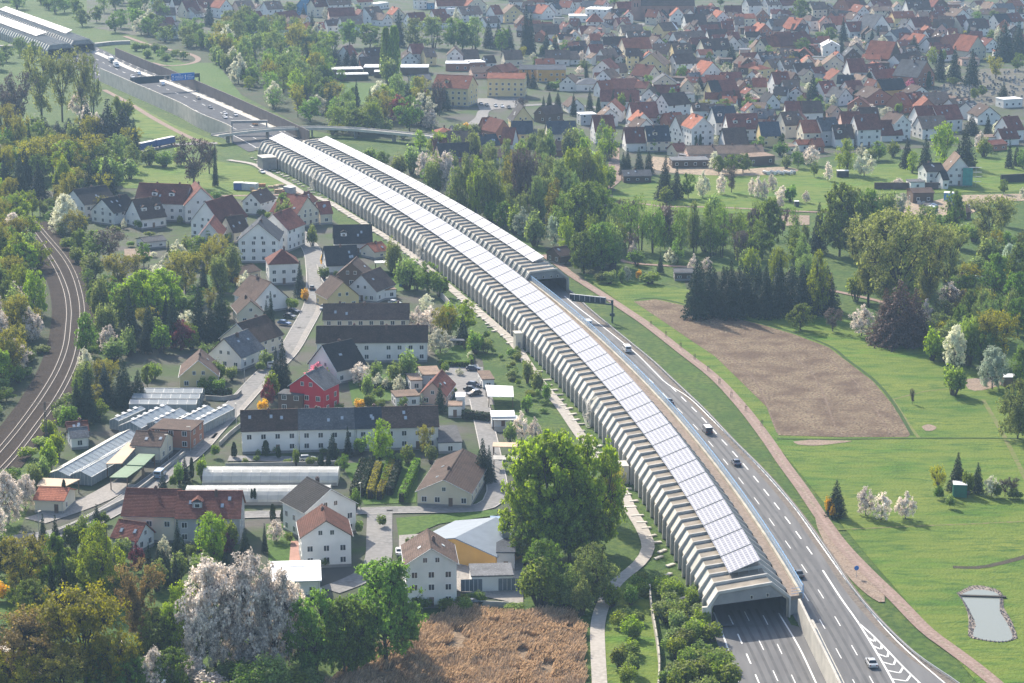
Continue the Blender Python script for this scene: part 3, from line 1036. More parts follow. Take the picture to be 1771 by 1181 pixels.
M_NOISE = None
m, n, bs = newmat("wall_panels")
tc = n.nodes.new("ShaderNodeTexCoord")
wv = n.nodes.new("ShaderNodeTexWave")
wv.bands_direction = 'Y'
wv.wave_profile = 'SAW'
wv.inputs['Scale'].default_value = 0.35
n.links.new(tc.outputs['Object'], wv.inputs['Vector'])
mr = n.nodes.new("ShaderNodeMapRange")
mr.inputs[3].default_value, mr.inputs[4].default_value = 0.8, 1.05
n.links.new(wv.outputs[1], mr.inputs[0])
s_, _t = noise_mix(n, (0.50, 0.47, 0.41), (0.38, 0.36, 0.32), 0.3, 5)
hs = n.nodes.new("ShaderNodeHueSaturation")
n.links.new(mr.outputs[0], hs.inputs['Value'])
n.links.new(s_, hs.inputs['Color'])
n.links.new(hs.outputs[0], bs.inputs['Base Color'])
bs.inputs['Roughness'].default_value = 0.85
M_NOISE = m

# guard rail of the near carriageway
gl = offset(rr, 1.1)
root, cv = wall_along("guard_rail", gl, .75, .12, M_STEEL, "grey steel guard rail along the outer edge of the open carriageway", "guard rail", z0=.4)
posts_along(root, cv, 4.0, .7, .06, M_STEEL)
strip("hard_verge", offset(rr, 0.0), offset(rr, 2.6), -0.045, groundmat("hard_verge_soil", [(0.15, 0.125, 0.11), (0.10, 0.09, 0.075), (0.19, 0.165, 0.14)], [0.3, 1.5], bumps=None))
# concrete noise wall between the carriageways, in front of the portal
pw_ = px_line([(1381, 1074), (1400, 1114.5), (1432, 1181), (1462, 1245)], 5)
root, cv = wall_along("noise_wall", pw_, 4.9, .5, M_NOISE, "tall pale concrete noise wall between the carriageways, starting at the tunnel mouth")
posts_along(root, cv, 3.0, 4.7, .12, M_CONCP, off=-.3)
strip("median_bed", offset(pw_, -2.6), offset(pw_, -.3), -0.03, M_WOODFLOOR)
kb = offset(pw_, -2.8)
root, cv = wall_along("median_kerb", kb, .35, .5, M_CONCP, "low pale concrete kerb wall beside the planted median strip", "kerb")

# retaining wall in the grass slope by the portal
rw = [G(x, y) for x, y in [(1123.5, 1022), (1126, 1055), (1134, 1100), (1140, 1150), (1138, 1200), (1134, 1250)]]
root, cv = wall_along("retaining_wall", smooth(rw, 4), 1.6, .35, M_SHELL, "thin curved concrete retaining wall in the grass slope beside the tunnel mouth bushes")
posts_along(root, cv, 5.0, 1.75, .14, M_SHELL)

# far open motorway
FL = [(60, 88), (110, 108), (176, 141), (223, 162), (268, 182), (312, 202), (344, 220), (391, 240), (430, 262)]
FR = [(150, 72), (198, 95), (254, 119), (287, 132), (343, 157), (400, 182), (450, 205), (500, 228), (530, 242)]
M_OLDASPH = groundmat("old_asphalt", [(0.115, 0.118, 0.126), (0.095, 0.098, 0.105), (0.135, 0.138, 0.146)], [0.05, 0.4], rough=1.0, bumps=None)
M_OLDASPH.node_tree.nodes["Principled BSDF"].inputs['Specular IOR Level'].default_value = 0.02
strip("motorway", resample(px_line(FL, 8), 60), resample(px_line(FR, 8), 60), -0.09, M_OLDASPH)
MED = [(140, 80), (181.6, 96.7), (223.5, 117), (274, 136), (312.4, 150), (380, 178.5), (450, 209), (490, 226)]
mc = px_line(MED, 8)
strip("median_strip", offset(mc, -1.6), offset(mc, 1.6), -0.05, M_CONCP)
# far noise walls
wl = px_line([(174, 140), (223, 162), (268, 182), (312, 202), (344, 220), (391, 240), (402, 246)], 6)
root, cv = wall_along("noise_wall", wl, 7.4, .5, M_NOISE, "long tall pale noise wall on the field path side of the far motorway")
posts_along(root, cv, 4.0, 7.2, .2, M_CONCP, off=-.3, limit=80)
m2 = plain("brown_wall_panels", (0.12, 0.10, 0.095), 0.85, 0.25, 0.3)
wr = px_line([(200, 98), (254, 121), (287, 134), (343, 158), (400, 183), (450, 206), (500, 229), (535, 246)], 6)
root, cv = wall_along("noise_wall", wr, 5.6, .5, m2, "long dark brown noise wall on the wooded side of the open motorway")
posts_along(root, cv, 5.0, 5.5, .15, m2, off=-.3, limit=70)

# tyre darkened wheel tracks
M_WEAR = groundmat("tyre_worn_asphalt", [(0.088, 0.088, 0.09), (0.105, 0.105, 0.107), (0.075, 0.075, 0.077)], [0.05, 0.3], rough=0.65, bumps=None)
LB_ = [(1050, 588), (1103.6, 638), (1154, 688), (1206, 741), (1256.8, 800.7), (1309.4, 866.8), (1362.5, 941), (1419, 1025.8), (1476.5, 1122), (1540, 1235)]
for o_ in (-2.7, -1.0, 1.0, 2.7):
    c = offset(px_line(LB_, 5), o_)
    strip("tyre_track", offset(c, -.32), offset(c, .32), -0.045, M_WEAR)
for px in ([(1270, 1055), (1290, 1094), (1307, 1126), (1328, 1171), (1360, 1245)], [(1300, 1052), (1316, 1082), (1334, 1120), (1357, 1171), (1388, 1240)], [(1330, 1055), (1350, 1092), (1374, 1140), (1392, 1178), (1424, 1240)]):
    for o_ in (-.85, .85):
        c = offset(px_line(px, 5), o_)
        strip("tyre_track", offset(c, -.3), offset(c, .3), -0.052, M_WEAR)

# ------------------------------------------------------------------ painted markings
mk = MB()


def mark(a, b, w, z=0.0):
    d = (b - a)
    if d.length < .01:
        return
    d.normalize()
    nx = Vector((d.y, -d.x)) * w / 2
    mk.quad((*(a - nx), z), (*(a + nx), z), (*(b + nx), z), (*(b - nx), z))


def solid(px, w=.3, z=-.02):
    c = px_line(px, 4) if not isinstance(px[0], Vector) else px
    l, r = offset(c, -w / 2), offset(c, w / 2)
    for i in range(len(c) - 1):
        mk.quad((*l[i], z), (*r[i], z), (*r[i + 1], z), (*l[i + 1], z))


def dashes(px, period, length, w=.26, z=-.02, phase=0.0):
    cv = Curve(px_line(px, 4)) if not isinstance(px[0], Vector) else Curve(px)
    s = phase
    while s + length < cv.len:
        a, m_, b_ = cv.at(s)[0], cv.at(s + length / 2)[0], cv.at(s + length)[0]
        mark(a, m_, w, z)
        mark(m_, b_, w, z)
        s += period


LB = [(1000, 545), (1050, 588), (1103.6, 638), (1130, 662), (1154, 688), (1180, 714), (1206, 741), (1231.4, 769.7), (1256.8, 800.7), (1282.7, 832.5), (1309.4, 866.8), (1335, 903), (1362.5, 941), (1390.3, 982), (1419, 1025.8), (1447.7, 1072.4), (1476.5, 1122), (1505.8, 1173), (1540, 1235)]
dashes(LB, 17.1, 5.7, .2)
LA = [(1161, 668.6), (1178, 685.6), (1213, 720.6), (1246, 757.5), (1264, 777), (1300, 819), (1317.5, 841.4), (1352.9, 887), (1390.3, 938), (1409.4, 965.4)]
dashes(LA, 11.4, 5.7, .3)
solid([(1423, 985.8), (1453.5, 1033), (1484, 1076), (1515, 1126), (1545, 1179), (1580, 1245)], .4)
solid([(1486, 1078), (1510, 1099), (1540, 1130), (1565, 1156), (1591, 1181), (1640, 1230)], .4)
LC = [(1389, 1024), (1419.9, 1075), (1447.7, 1124.6), (1475.2, 1175.6), (1505, 1235)]
dashes(LC, 17.1, 5.7, .2)
solid([(976, 511.6), (1001.6, 533), (1035.5, 559), (1076, 591), (1101, 611.4), (1134, 644.5), (1154, 663.5), (1192.5, 688), (1235.7, 729.6), (1286.5, 780), (1330, 826), (1375.8, 880), (1417.8, 939), (1474, 1017), (1535, 1091), (1580, 1135), (1627, 1175), (1690, 1230)], .32)
# chevrons in the gore
ga = Curve(px_line([(1484, 1076), (1515, 1126), (1545, 1179), (1580, 1245)], 3))
gb = Curve(px_line([(1486, 1078), (1510, 1099), (1540, 1130), (1565, 1156), (1591, 1181), (1640, 1230)], 3))
for k in range(2, 13):
    t = k * 4.6
    a, b_ = ga.at(t)[0], gb.at(t * gb.len / ga.len)[0]
    tip = a.lerp(b_, .62) + ga.at(t)[1] * 2.6
    mark(a, tip, .45)
    mark(tip, b_, .45)
# left carriageway
solid([(1234, 1058), (1254.6, 1109), (1277.5, 1181), (1296, 1245)], .34)
solid([(1346.5, 1059.7), (1381, 1117), (1411.5, 1181), (1442, 1245)], .34)
dashes([(1256, 1055), (1275, 1094), (1290.8, 1129.7), (1306, 1165), (1340, 1245)], 11.4, 5.7, .3, phase=3)
dashes([(1285, 1052), (1306, 1094), (1318.8, 1119.5), (1342.7, 1171.8), (1374, 1240)], 17.1, 5.7, .2, phase=2)
dashes([(1312, 1050), (1323.5, 1071), (1346.5, 1118), (1370.7, 1170.5), (1404, 1240)], 17.1, 5.7, .2, phase=5)
# far motorway
fl, fr = resample(px_line(FL, 8), 60), resample(px_line(FR, 8), 60)
mdl = resample(mc, 60)
for f in (.42, .72):
    dashes([a.lerp(b_, f) for a, b_ in zip(fl, mdl)], 17.1, 6, .35, z=-.05)
solid([a.lerp(b_, .94) for a, b_ in zip(fl, mdl)], .35, -.05)
solid([a.lerp(b_, .2) for a, b_ in zip(fl, mdl)], .35, -.05)
for f in (.36, .66):
    dashes([a.lerp(b_, f) for a, b_ in zip(mdl, fr)], 17.1, 6, .35, z=-.05)
structure(mk.build("road_markings", M_LINE))


# ------------------------------------------------------------------ far pair of tunnels at the head of the valley
def px_curve_z(pts, z):
    return [Vector(G(x, y, z)[:2]) for x, y in pts]


def far_tunnel(pl, z, w, pw, pu, label, ext):
    a, b_ = px_curve_z(pl, z)
    d = (b_ - a).normalized()
    near = b_ - d * -ext if False else b_
    # runs from its near mouth away from the camera
    a2 = b_ + (a - b_).normalized() * 190
    nr = Vector(((a2 - b_).normalized().y, -(a2 - b_).normalized().x))
    c = [b_ - (a2 - b_).normalized() * ext - nr * pu, a2 - nr * pu]
    c = resample(c, 30)
    cv = Curve(c)
    return make_tunnel(cv, cv.len, w, pu, pw, 2.0, int((cv.len - ext - 5) / (2 * BAY)), ext, label, own_parts=60)


far_tunnel([(0, 39.4), (62.9, 62.2)], 8.2, 17.6, 7.4, 5.6, "far solar tunnel nearer the pale poplars, its mouth half hidden behind their crowns", 46)
far_tunnel([(0, 16.5), (114, 57.8)], 8.2, 15.6, 4.6, 6.0, "far solar tunnel on the town side of its twin, at the head of the valley", 34)

# ------------------------------------------------------------------ bridge over the motorway at the far mouths
bp = px_line([(372, 249), (400, 245), (450, 239.5), (505, 236), (567, 235.5), (618, 238), (694, 245), (750, 251)], 5)
root = empty("bridge", (bp[0].x, bp[0].y, 0))
fixed(root, "slender pale road bridge crossing the motorway at the far mouths of the tunnels", "bridge")
cvb = Curve(bp)
mb = MB()
sweep(mb, cvb, [(-2.6, 3.5), (-2.6, 4.0), (2.6, 4.0), (2.6, 3.5)], 0, cvb.len, 6)
mb.build("deck", M_PATH, root).location = (-bp[0].x, -bp[0].y, 0)
for u in (-2.75, 2.75):
    mb = MB()
    sweep(mb, cvb, [(u - .13, 3.4), (u - .13, 4.6), (u + .13, 4.6), (u + .13, 3.4)], 0, cvb.len, 6)
    mb.build("parapet", M_CONCP, root).location = (-bp[0].x, -bp[0].y, 0)
for s in np.arange(8, cvb.len, 22):
    p, d = cvb.at(s)
    mb = MB()
    mb.box(-1.2, 1.2, -.3, .3, -.2, 3.48)
    mb.build("pier", M_CONCD, root, (p.x - bp[0].x, p.y - bp[0].y, 0), math.atan2(-d.x, d.y))
root = empty("footbridge", G(398, 224))
fixed(root, "flat grey gantry bridge over the open carriageway just before the road bridge", "bridge")
mb = MB()
a, b_ = G(400, 232), G(463, 231)
mb.box(0, (b_ - a).length, -1.2, 1.2, 5.4, 6.6)
o = mb.build("deck", M_CONCD, root)
root.location = a
root.rotation_euler = (0, 0, math.atan2((b_ - a).y, (b_ - a).x))
for x in (.4, (b_ - a).length - .4):
    mb = MB()
    mb.box(x - .35, x + .35, -.5, .5, -.2, 5.38)
    mb.build("pier", M_CONCD, root)
# embankment bridge far: road across the far tunnels' mouths
fb = px_line([(-30, 84), (20, 82), (60, 80)], 6)
root, cv = wall_along("bridge_wall", fb, 1.6, 4.0, M_CONC, "low grey bridge wall leading to the far tunnels past the poplars", "bridge")
fb = px_line([(160, 80), (195, 76), (225, 75)], 6)
root, cv = wall_along("bridge_wall", fb, 1.8, 3.5, M_CONC, "low grey bridge wall on the town side of the far tunnel mouths", "bridge")


# ------------------------------------------------------------------ gantries
def bar(mb, a, b_, r):
    mb.tube(a, b_, r, r, 4)


g0 = G(1059, 557)
g1 = G(986, 549)
dx = (g1 - g0)
gl_ = 12.8
root = empty("sign_gantry", g0, math.atan2(dx.y, dx.x))
fixed(root, "dark green cantilever gantry with seven square sign boxes over the open carriageway", "gantry")
mb = MB()
mb.box(-.22, .22, -.22, .22, -.2, 7.2)
mb.build("post", M_DSTEEL, root)
mb = MB()
mb.box(0, gl_ + 1.5, -.25, .25, 5.5, 6.0)
mb.box(.2, gl_ + 1.5, -.2, .2, 7.0, 7.2)
for k in range(8):
    mb.box(.4 + k * 1.9, .55 + k * 1.9, -.15, .15, 6.0, 7.0)
mb.build("beam", M_DSTEEL, root)
M_SIGNB = plain("sign_back", (0.025, 0.04, 0.055), 0.5, 0.2, 2)
for k in range(7):
    mb = MB()
    mb.box(-.78, .78, -.3, .3, -.85, .85)
    sb = mb.build("sign_box", M_SIGNB, root, (3.0 + k * 1.82, -.55 if False else .6, 7.0))
    mb = MB()
    mb.box(-.86, .86, -.33, .33, .86, .98)
    mb.box(-.9, -.79, -.33, .33, -.85, .85)
    mb.box(.79, .9, -.33, .33, -.85, .85)
    mb.build("frame", M_STEEL, sb)
mb = MB()
mb.box(-.7, -.23, -.3, .3, 1.9, 3.0)
mb.box(.23, .8, -.3, .3, 2.0, 2.9)
mb.build("cabinet", M_DSTEEL, root)

# far gantry with the blue direction sign
a, b_ = G(227, 162), G(345, 153)
dx = b_ - a
gw = dx.length
root = empty("sign_gantry", a, math.atan2(dx.y, dx.x))
fixed(root, "wide dark gantry spanning the far open motorway, carrying one blue and one dark sign", "gantry")
for x in (0, gw):
    mb = MB()
    mb.box(x - .3, x + .3, -.3, .3, -.2, 8.6)
    mb.build("post", M_DSTEEL, root)
mb = MB()
mb.box(0, gw, -.3, .3, 6.4, 6.8)
mb.box(0, gw, -.3, .3, 8.2, 8.6)
for k in range(int(gw / 2.2)):
    x = .5 + k * 2.2
    bar(mb, (x, 0, 6.7), (x + 1.1, 0, 8.3), .1)
    bar(mb, (x + 1.1, 0, 8.3), (x + 2.2, 0, 6.7), .1)
mb.build("beam", M_DSTEEL, root)
M_BLUESIGN = plain("blue_sign_face", (0.02, 0.16, 0.52), 0.45, 0.05, 1)
M_WHITE = plain("white_sign_paint", (0.8, 0.82, 0.85), 0.5, 0.05, 1)


def x_on(px):
    return (px - 227) / (345 - 227) * gw


mb = MB()
mb.box(x_on(296), x_on(336), -.75, -.5, 5.4, 9.3)
sg = mb.build("direction_sign", M_BLUESIGN, root)
mb = MB()
x0, x1 = x_on(296), x_on(336)
for zz, xa, xb in ((8.5, .3, .4), (7.7, .16, .5), (7.0, .13, .52), (6.2, .17, .46), (8.0, .68, .86), (7.1, .66, .95), (6.3, .7, .9)):
    for q in np.arange(x0 + (x1 - x0) * xa, x0 + (x1 - x0) * xb, .55):
        mb.box(q, q + .38, -.8, -.76, zz - .13, zz + .13)
for xx in (.06, .6):
    xm = x0 + (x1 - x0) * xx
    mb.box(xm - .12, xm + .12, -.8, -.76, 5.9, 8.0)
    mb.poly([(xm - .45, -.79, 7.6), (xm + .45, -.79, 7.6), (xm, -.79, 8.5)])
mb.build("sign_lettering", M_WHITE, sg)
mb = MB()
mb.box(x_on(232), x_on(275), -.7, -.45, 5.0, 8.9)
mb.build("dark_sign", M_SIGNB, root)
for px in (229.5, 277, 281, 290, 338, 342):
    mb = MB()
    mb.box(-.7, .7, -.6, -.3, -.9, .9)
    mb.build("signal_box", M_SIGNB, root, (x_on(px), 0, 7.5))

# ------------------------------------------------------------------ railway
RTRK = [(52, 376), (70, 396), (89, 418), (112, 446), (128, 475), (138, 508), (142, 535), (141, 560), (136, 600), (124, 640), (99, 688), (62, 740), (26, 787), (-20, 836), (-60, 880)]
LTRK = [(50, 392), (66, 414), (84, 441), (101, 470), (114, 503), (119, 535), (118, 562), (113, 600), (98, 640), (72, 684), (36, 734), (-2, 780), (-50, 830)]
mid = [((a[0] + b_[0]) / 2, (a[1] + b_[1]) / 2) for a, b_ in zip(RTRK[:13], LTRK[:13])]
mcv = px_line(mid, 4)
strip("ballast_bed", offset(mcv, -7.0), offset(mcv, 7.5), -0.06, M_BALLAST)
M_RAIL = plain("rail_steel", (0.22, 0.19, 0.17), 0.35, 0.3, 1, 0.6, 0.75)
M_SLEEP = plain("sleeper", (0.07, 0.058, 0.05), 0.9, 0.3, 1)
for trk_, lb in ((RTRK, "curved railway track on the village side of the pair"), (LTRK, "curved railway track on the wood side of the pair")):
    c = px_line(trk_, 3)
    root = empty("railway_track", (c[0].x, c[0].y, 0))
    fixed(root, lb, "railway track")
    mb = MB()
    cv = Curve(c)
    for s in np.arange(0, cv.len, .75):
        p, d = cv.at(s)
        nr = Vector((d.y, -d.x))
        a, b_ = p - nr * 1.25 - d * .13, p + nr * 1.25 + d * .13
        q = [p - nr * 1.25 - d * .13, p + nr * 1.25 - d * .13, p + nr * 1.25 + d * .13, p - nr * 1.25 + d * .13]
        mb.poly([(v.x - c[0].x, v.y - c[0].y, .03) for v in q])
    o = mb.build("sleeper_bed", M_SLEEP, root)
    for u in (-.75, .75):
        mb = MB()
        sweep(mb, cv, [(u - .07, 0), (u - .07, .18), (u + .07, .18), (u + .07, 0)], 0, cv.len, 3)
        mb.build("rail", M_RAIL, root).location = (-c[0].x, -c[0].y, 0)
M_MAST = plain("mast_steel", (0.12, 0.11, 0.105), 0.6, 0.2, 1, 0.4, 0.3)


def mast(px, py, h, arm, label):
    root = empty("catenary_mast", G(px, py))
    mb = MB()
    for sx in (-.25, .25):
        for sy in (-.25, .25):
            bar(mb, (sx, sy, -.2), (sx * .6, sy * .6, h), .07)
    for k in range(int(h / .8)):
        z = k * .8
        bar(mb, (-.25, -.25, z), (.22, -.22, z + .8), .04)
        bar(mb, (.25, .25, z), (-.22, .22, z + .8), .04)
    mb.build("lattice_pole", M_MAST, root)
    mb = MB()
    bar(mb, (-arm, 0, h - .4), (arm * .5, 0, h - .4), .07)
    bar(mb, (-arm, 0, h - .4), (0, 0, h - 1.6), .05)
    bar(mb, (-arm * .9, 0, h - .4), (-arm * .9, 0, h - 1.3), .05)
    mb.build("arm", M_MAST, root)
    fixed(root, label, "mast", "railway masts")


mast(80, 757, 10, 4.0, "tall lattice railway mast in the grass bank by the small white hut")
mast(97, 722, 3.0, .8, "short dark signal post beside the railway above the white hut")
mast(153, 520, 8, 3.5, "lattice railway mast on the outside of the railway bend")
mast(70, 375, 8, 3.5, "lattice railway mast where the railway leaves the wood")
# ------------------------------------------------------------------ houses
WALLC = {'w': ((0.74, 0.73, 0.70), "white"), 'c': ((0.66, 0.60, 0.47), "cream"), 'y': ((0.68, 0.55, 0.28), "yellow"), 'o': ((0.58, 0.34, 0.10), "ochre"), 'p': ((0.62, 0.42, 0.34), "pink"),
         'r': ((0.50, 0.035, 0.05), "red"), 'g': ((0.42, 0.43, 0.44), "grey"), 'b': ((0.13, 0.09, 0.065), "brown timber"), 'k': ((0.36, 0.17, 0.11), "brick"), 's': ((0.12, 0.27, 0.45), "blue")}
ROOFC = {'d': ((0.046, 0.043, 0.045), "dark grey"), 'n': ((0.098, 0.066, 0.053), "brown"), 'r': ((0.30, 0.105, 0.06), "orange"), 'm': ((0.19, 0.068, 0.05), "dark red"), 't': ((0.22, 0.155, 0.115), "tan"),
         'g': ((0.12, 0.125, 0.135), "grey"), 'w': ((0.78, 0.79, 0.80), "white"), 's': ((0.055, 0.066, 0.085), "slate"), 'W': ((0.20, 0.245, 0.30), "pale metal"), 'M': ((0.10, 0.038, 0.026), "rust red")}
WM = {k: plain("render_" + v[1].replace(" ", "_"), v[0], 0.85, 0.14, 0.25, 0.2, obj_rand=0.06) for k, v in WALLC.items()}
RM = {k: (plain("sheet_roof_" + v[1].replace(" ", "_"), v[0], 0.65, 0.12, 0.5, 0.25, obj_rand=0.08) if k in 'wW' else roofmat("tile_roof_" + v[1].replace(" ", "_"), v[0])) for k, v in ROOFC.items()}
M_PANE = plain("window_glass", (0.03, 0.038, 0.05), 0.12, 0.3, 3, 0.6, obj_rand=0.35)
M_FRAME = plain("window_frame", (0.75, 0.75, 0.73), 0.6, 0.05, 1)
M_CHIM = plain("chimney_brick", (0.14, 0.085, 0.07), 0.85, 0.3, 2, obj_rand=0.3)
M_DOOR = plain("house_door", (0.16, 0.11, 0.08), 0.6, 0.2, 1, obj_rand=0.4)
mb = MB()
mb.box(-.5, -.42, -.07, .03, -.5, .5)
mb.box(.42, .5, -.07, .03, -.5, .5)
mb.box(-.42, .42, -.07, .03, .42, .5)
mb.box(-.42, .42, -.07, .03, -.5, -.42)
mb.box(-.03, .03, -.06, .03, -.42, .42)
WIN_ME = mb.mesh("window_frame", M_FRAME)
mb = MB()
mb.box(-.42, .42, -.045, .03, -.42, .42)
PANE_ME = mb.mesh("pane", M_PANE)
mb = MB()
mb.box(-.5, .5, -.06, .03, -.5, .5, 1)
mb.box(-.4, .4, -.08, -.05, -.4, .4, 0)
FARWIN_ME = mb.mesh("window", [M_PANE, M_FRAME])
mb = MB()
mb.box(-.35, .35, -.35, .35, -1.3, .9)
mb.box(-.42, .42, -.42, .42, .904, 1.0)
mb.box(-.2, .2, -.2, .2, 1.004, 1.25)
CHIM_ME = mb.mesh("chimney", M_CHIM)
mb = MB()
mb.box(-.4, .4, -.6, .6, -.05, .06, 1)
mb.box(-.32, .32, -.5, .5, .055, .09, 0)
SKY_ME = mb.mesh("skylight", [plain("skylight_glass", (0.35, 0.4, 0.45), 0.08, 0.1, 1, 0.9), plain("skylight_frame", (0.16, 0.16, 0.17), 0.5)])
mb = MB()
mb.box(-.5, .5, -.06, .03, 0, 2.1)
DOOR_ME = mb.mesh("door", M_DOOR)
NHOUSE = 0


def add_window(root, x, y, z, rz, w, h, near):
    if near:
        o = link("window", WIN_ME, root, (x, y, z), rz, (w, 1, h))
        link("pane", PANE_ME, o)
    else:
        link("window", FARWIN_ME, root, (x, y, z), rz, (w, 1.4, h))


def house(t, A, B, depth, eave, pitch, wc, rc, near=False, look=None, cat=None, name=None, group=None, plain_walls=False):
    global NHOUSE
    NHOUSE += 1
    rnd = random.Random(NHOUSE * 13 + 5)
    mid = (A + B) / 2
    d = B - A
    w = math.hypot(d.x, d.y)
    rz = math.atan2(d.y, d.x)
    D, E = depth, eave
    tp = math.tan(R(pitch))
    name = name or ("house" if t != 'f' else "flat_roofed_house")
    root = empty(name, (mid.x, mid.y, 0), rz)
    wm, rm = WM[wc], RM[rc]
    oh, og = (.45, .35)
    mb, rb = MB(), MB()
    rh = 0
    if t == 'g':
        rh = tp * w / 2
        mb.prism([(-w / 2, -.4), (w / 2, -.4), (w / 2, E), (0, E + rh), (-w / 2, E)], 0, D)
        lo = E - oh * tp
        rb.prism([(-w / 2 - oh, lo + .03), (0, E + rh + .03), (w / 2 + oh, lo + .03), (w / 2 + oh, lo + .27), (0, E + rh + .3), (-w / 2 - oh, lo + .27)], -og, D + og)
    elif t == 'e':
        rh = tp * D / 2
        mb.prismx([(0, -.4), (D, -.4), (D, E), (D / 2, E + rh), (0, E)], -w / 2, w / 2)
        lo = E - oh * tp
        rb.prismx([(-oh, lo + .03), (D / 2, E + rh + .03), (D + oh, lo + .03), (D + oh, lo + .27), (D / 2, E + rh + .3), (-oh, lo + .27)], -w / 2 - og, w / 2 + og)
    elif t == 'h':
        m_ = min(w, D) / 2
        rh = tp * m_
        mb.box(-w / 2, w / 2, 0, D, -.4, E)
        x0, x1, y0, y1 = -w / 2 - oh, w / 2 + oh, -oh, D + oh
        zz = E + .03
        if w >= D:
            r0, r1 = (x0 + m_ + oh, D / 2, E + rh), (x1 - m_ - oh, D / 2, E + rh)
            rb.poly([(x0, y0, zz), (x1, y0, zz), r1, r0])
            rb.poly([(x1, y1, zz), (x0, y1, zz), r0, r1])
            rb.poly([(x0, y1, zz), (x0, y0, zz), r0])
            rb.poly([(x1, y0, zz), (x1, y1, zz), r1])
        else:
            r0, r1 = (0, y0 + m_ + oh, E + rh), (0, y1 - m_ - oh, E + rh)
            rb.poly([(x1, y0, zz), (x1, y1, zz), r1, r0])
            rb.poly([(x0, y1, zz), (x0, y0, zz), r0, r1])
            rb.poly([(x0, y0, zz), (x1, y0, zz), r0])
            rb.poly([(x1, y1, zz), (x0, y1, zz), r1])
        rb.poly([(x0, y0, zz - .02), (x0, y1, zz - .02), (x1, y1, zz - .02), (x1, y0, zz - .02)])
    else:
        mb.box(-w / 2, w / 2, 0, D, -.4, E)
        rb.box(-w / 2 - .18, w / 2 + .18, -.18, D + .18, E + .004, E + .3)
    mb.build("wall", wm, root)
    roof = rb.build("roof", rm, root)
    big = w * E > 14
    if near and not plain_walls:
        pb = MB()
        pb.box(-w / 2 - .03, w / 2 + .03, -.03, D + .03, -.4, .45)
        pb.build("plinth", M_CONCD, root)
        gb = MB()
        lo = E - oh * tp + .1
        if t == 'e':
            bar(gb, (-w / 2 - og, -oh - .05, lo), (w / 2 + og, -oh - .05, lo), .07)
            gb.build("gutter", M_STEEL, roof)
            gb = MB()
            bar(gb, (w / 2 - .3, -.1, 0), (w / 2 - .3, -.1, lo), .05)
            gb.build("downpipe", M_STEEL, root)
            gb = MB()
            gb.box(-w / 2 - og, w / 2 + og, D / 2 - .14, D / 2 + .14, E + rh + .26, E + rh + .36)
            gb.build("ridge_cap", RM[rc], roof)
        elif t == 'g':
            for sd in (-1, 1):
                gb = MB()
                bar(gb, (sd * (w / 2 + oh + .05), -og, lo), (sd * (w / 2 + oh + .05), D + og, lo), .07)
                gb.build("gutter", M_STEEL, roof)
            gb = MB()
            gb.box(-.14, .14, -og, D + og, E + rh + .26, E + rh + .36)
            gb.build("ridge_cap", RM[rc], roof)
            gb = MB()
            for sd in (-1, 1):
                bar(gb, (sd * (w / 2 + oh), -og - .03, lo + .05), (0, -og - .03, E + rh + .2), .09)
            gb.build("verge_board", M_FRAME if rnd.random() < .4 else M_DOOR, roof)
    # windows
    if not plain_walls:
        ns = max(1, int((E + .4) / 2.7))
        far = not near
        fw = min(w, 40)
        n1 = max(1, int(fw / (3.1 if near else 3.6)))
        if far:
            n1 = min(n1, 5)
        ww, wh = (1.35, 1.45) if near else (1.3, 1.35)
        if E < 2.6:
            wh = .8
        for s in range(ns):
            z = s * 2.75 + (1.55 if E > 2.6 else 1.1)
            if z + .6 > E:
                z = E - .9
            for k in range(n1):
                if rnd.random() < .08:
                    continue
                x = (k + .5) / n1 * w - w / 2
                if s == 0 and k == n1 // 2 and near and rnd.random() < .6 and E > 2.6:
                    link("door", DOOR_ME, root, (x, -.005, 0), 0)
                    continue
                add_window(root, x, -.005, z, 0, ww, wh, near)
        if t == 'g' and rh > 2.4:
            if w > 9 and rh > 3:
                for x in (-1.3, 1.3):
                    add_window(root, x, -.005, E + .9, 0, 1.0, 1.2, near)
            else:
                add_window(root, 0, -.005, E + .8, 0, 1.0, 1.1, near)
        # the end wall one can see
        cx = Vector((-mid.x, -mid.y))
        side = 1 if cx.dot(Vector((math.cos(rz), math.sin(rz)))) > 0 else -1
        n2 = max(1, int(D / (3.4 if near else 5)))
        for s in range(ns):
            z = s * 2.75 + (1.55 if E > 2.6 else 1.1)
            if z + .6 > E:
                z = E - .9
            for k in range(min(n2, 5 if near else 2)):
                if rnd.random() < .2:
                    continue
                y = (k + .5) / min(n2, 5 if near else 2) * D
                add_window(root, side * (w / 2 + .005), y, z, side * math.pi / 2, ww, wh, near)
        if t == 'e' and rh > 2.6 and near:
            add_window(root, side * (w / 2 + .005), D / 2, E + .9, side * math.pi / 2, 1.0, 1.1, near)
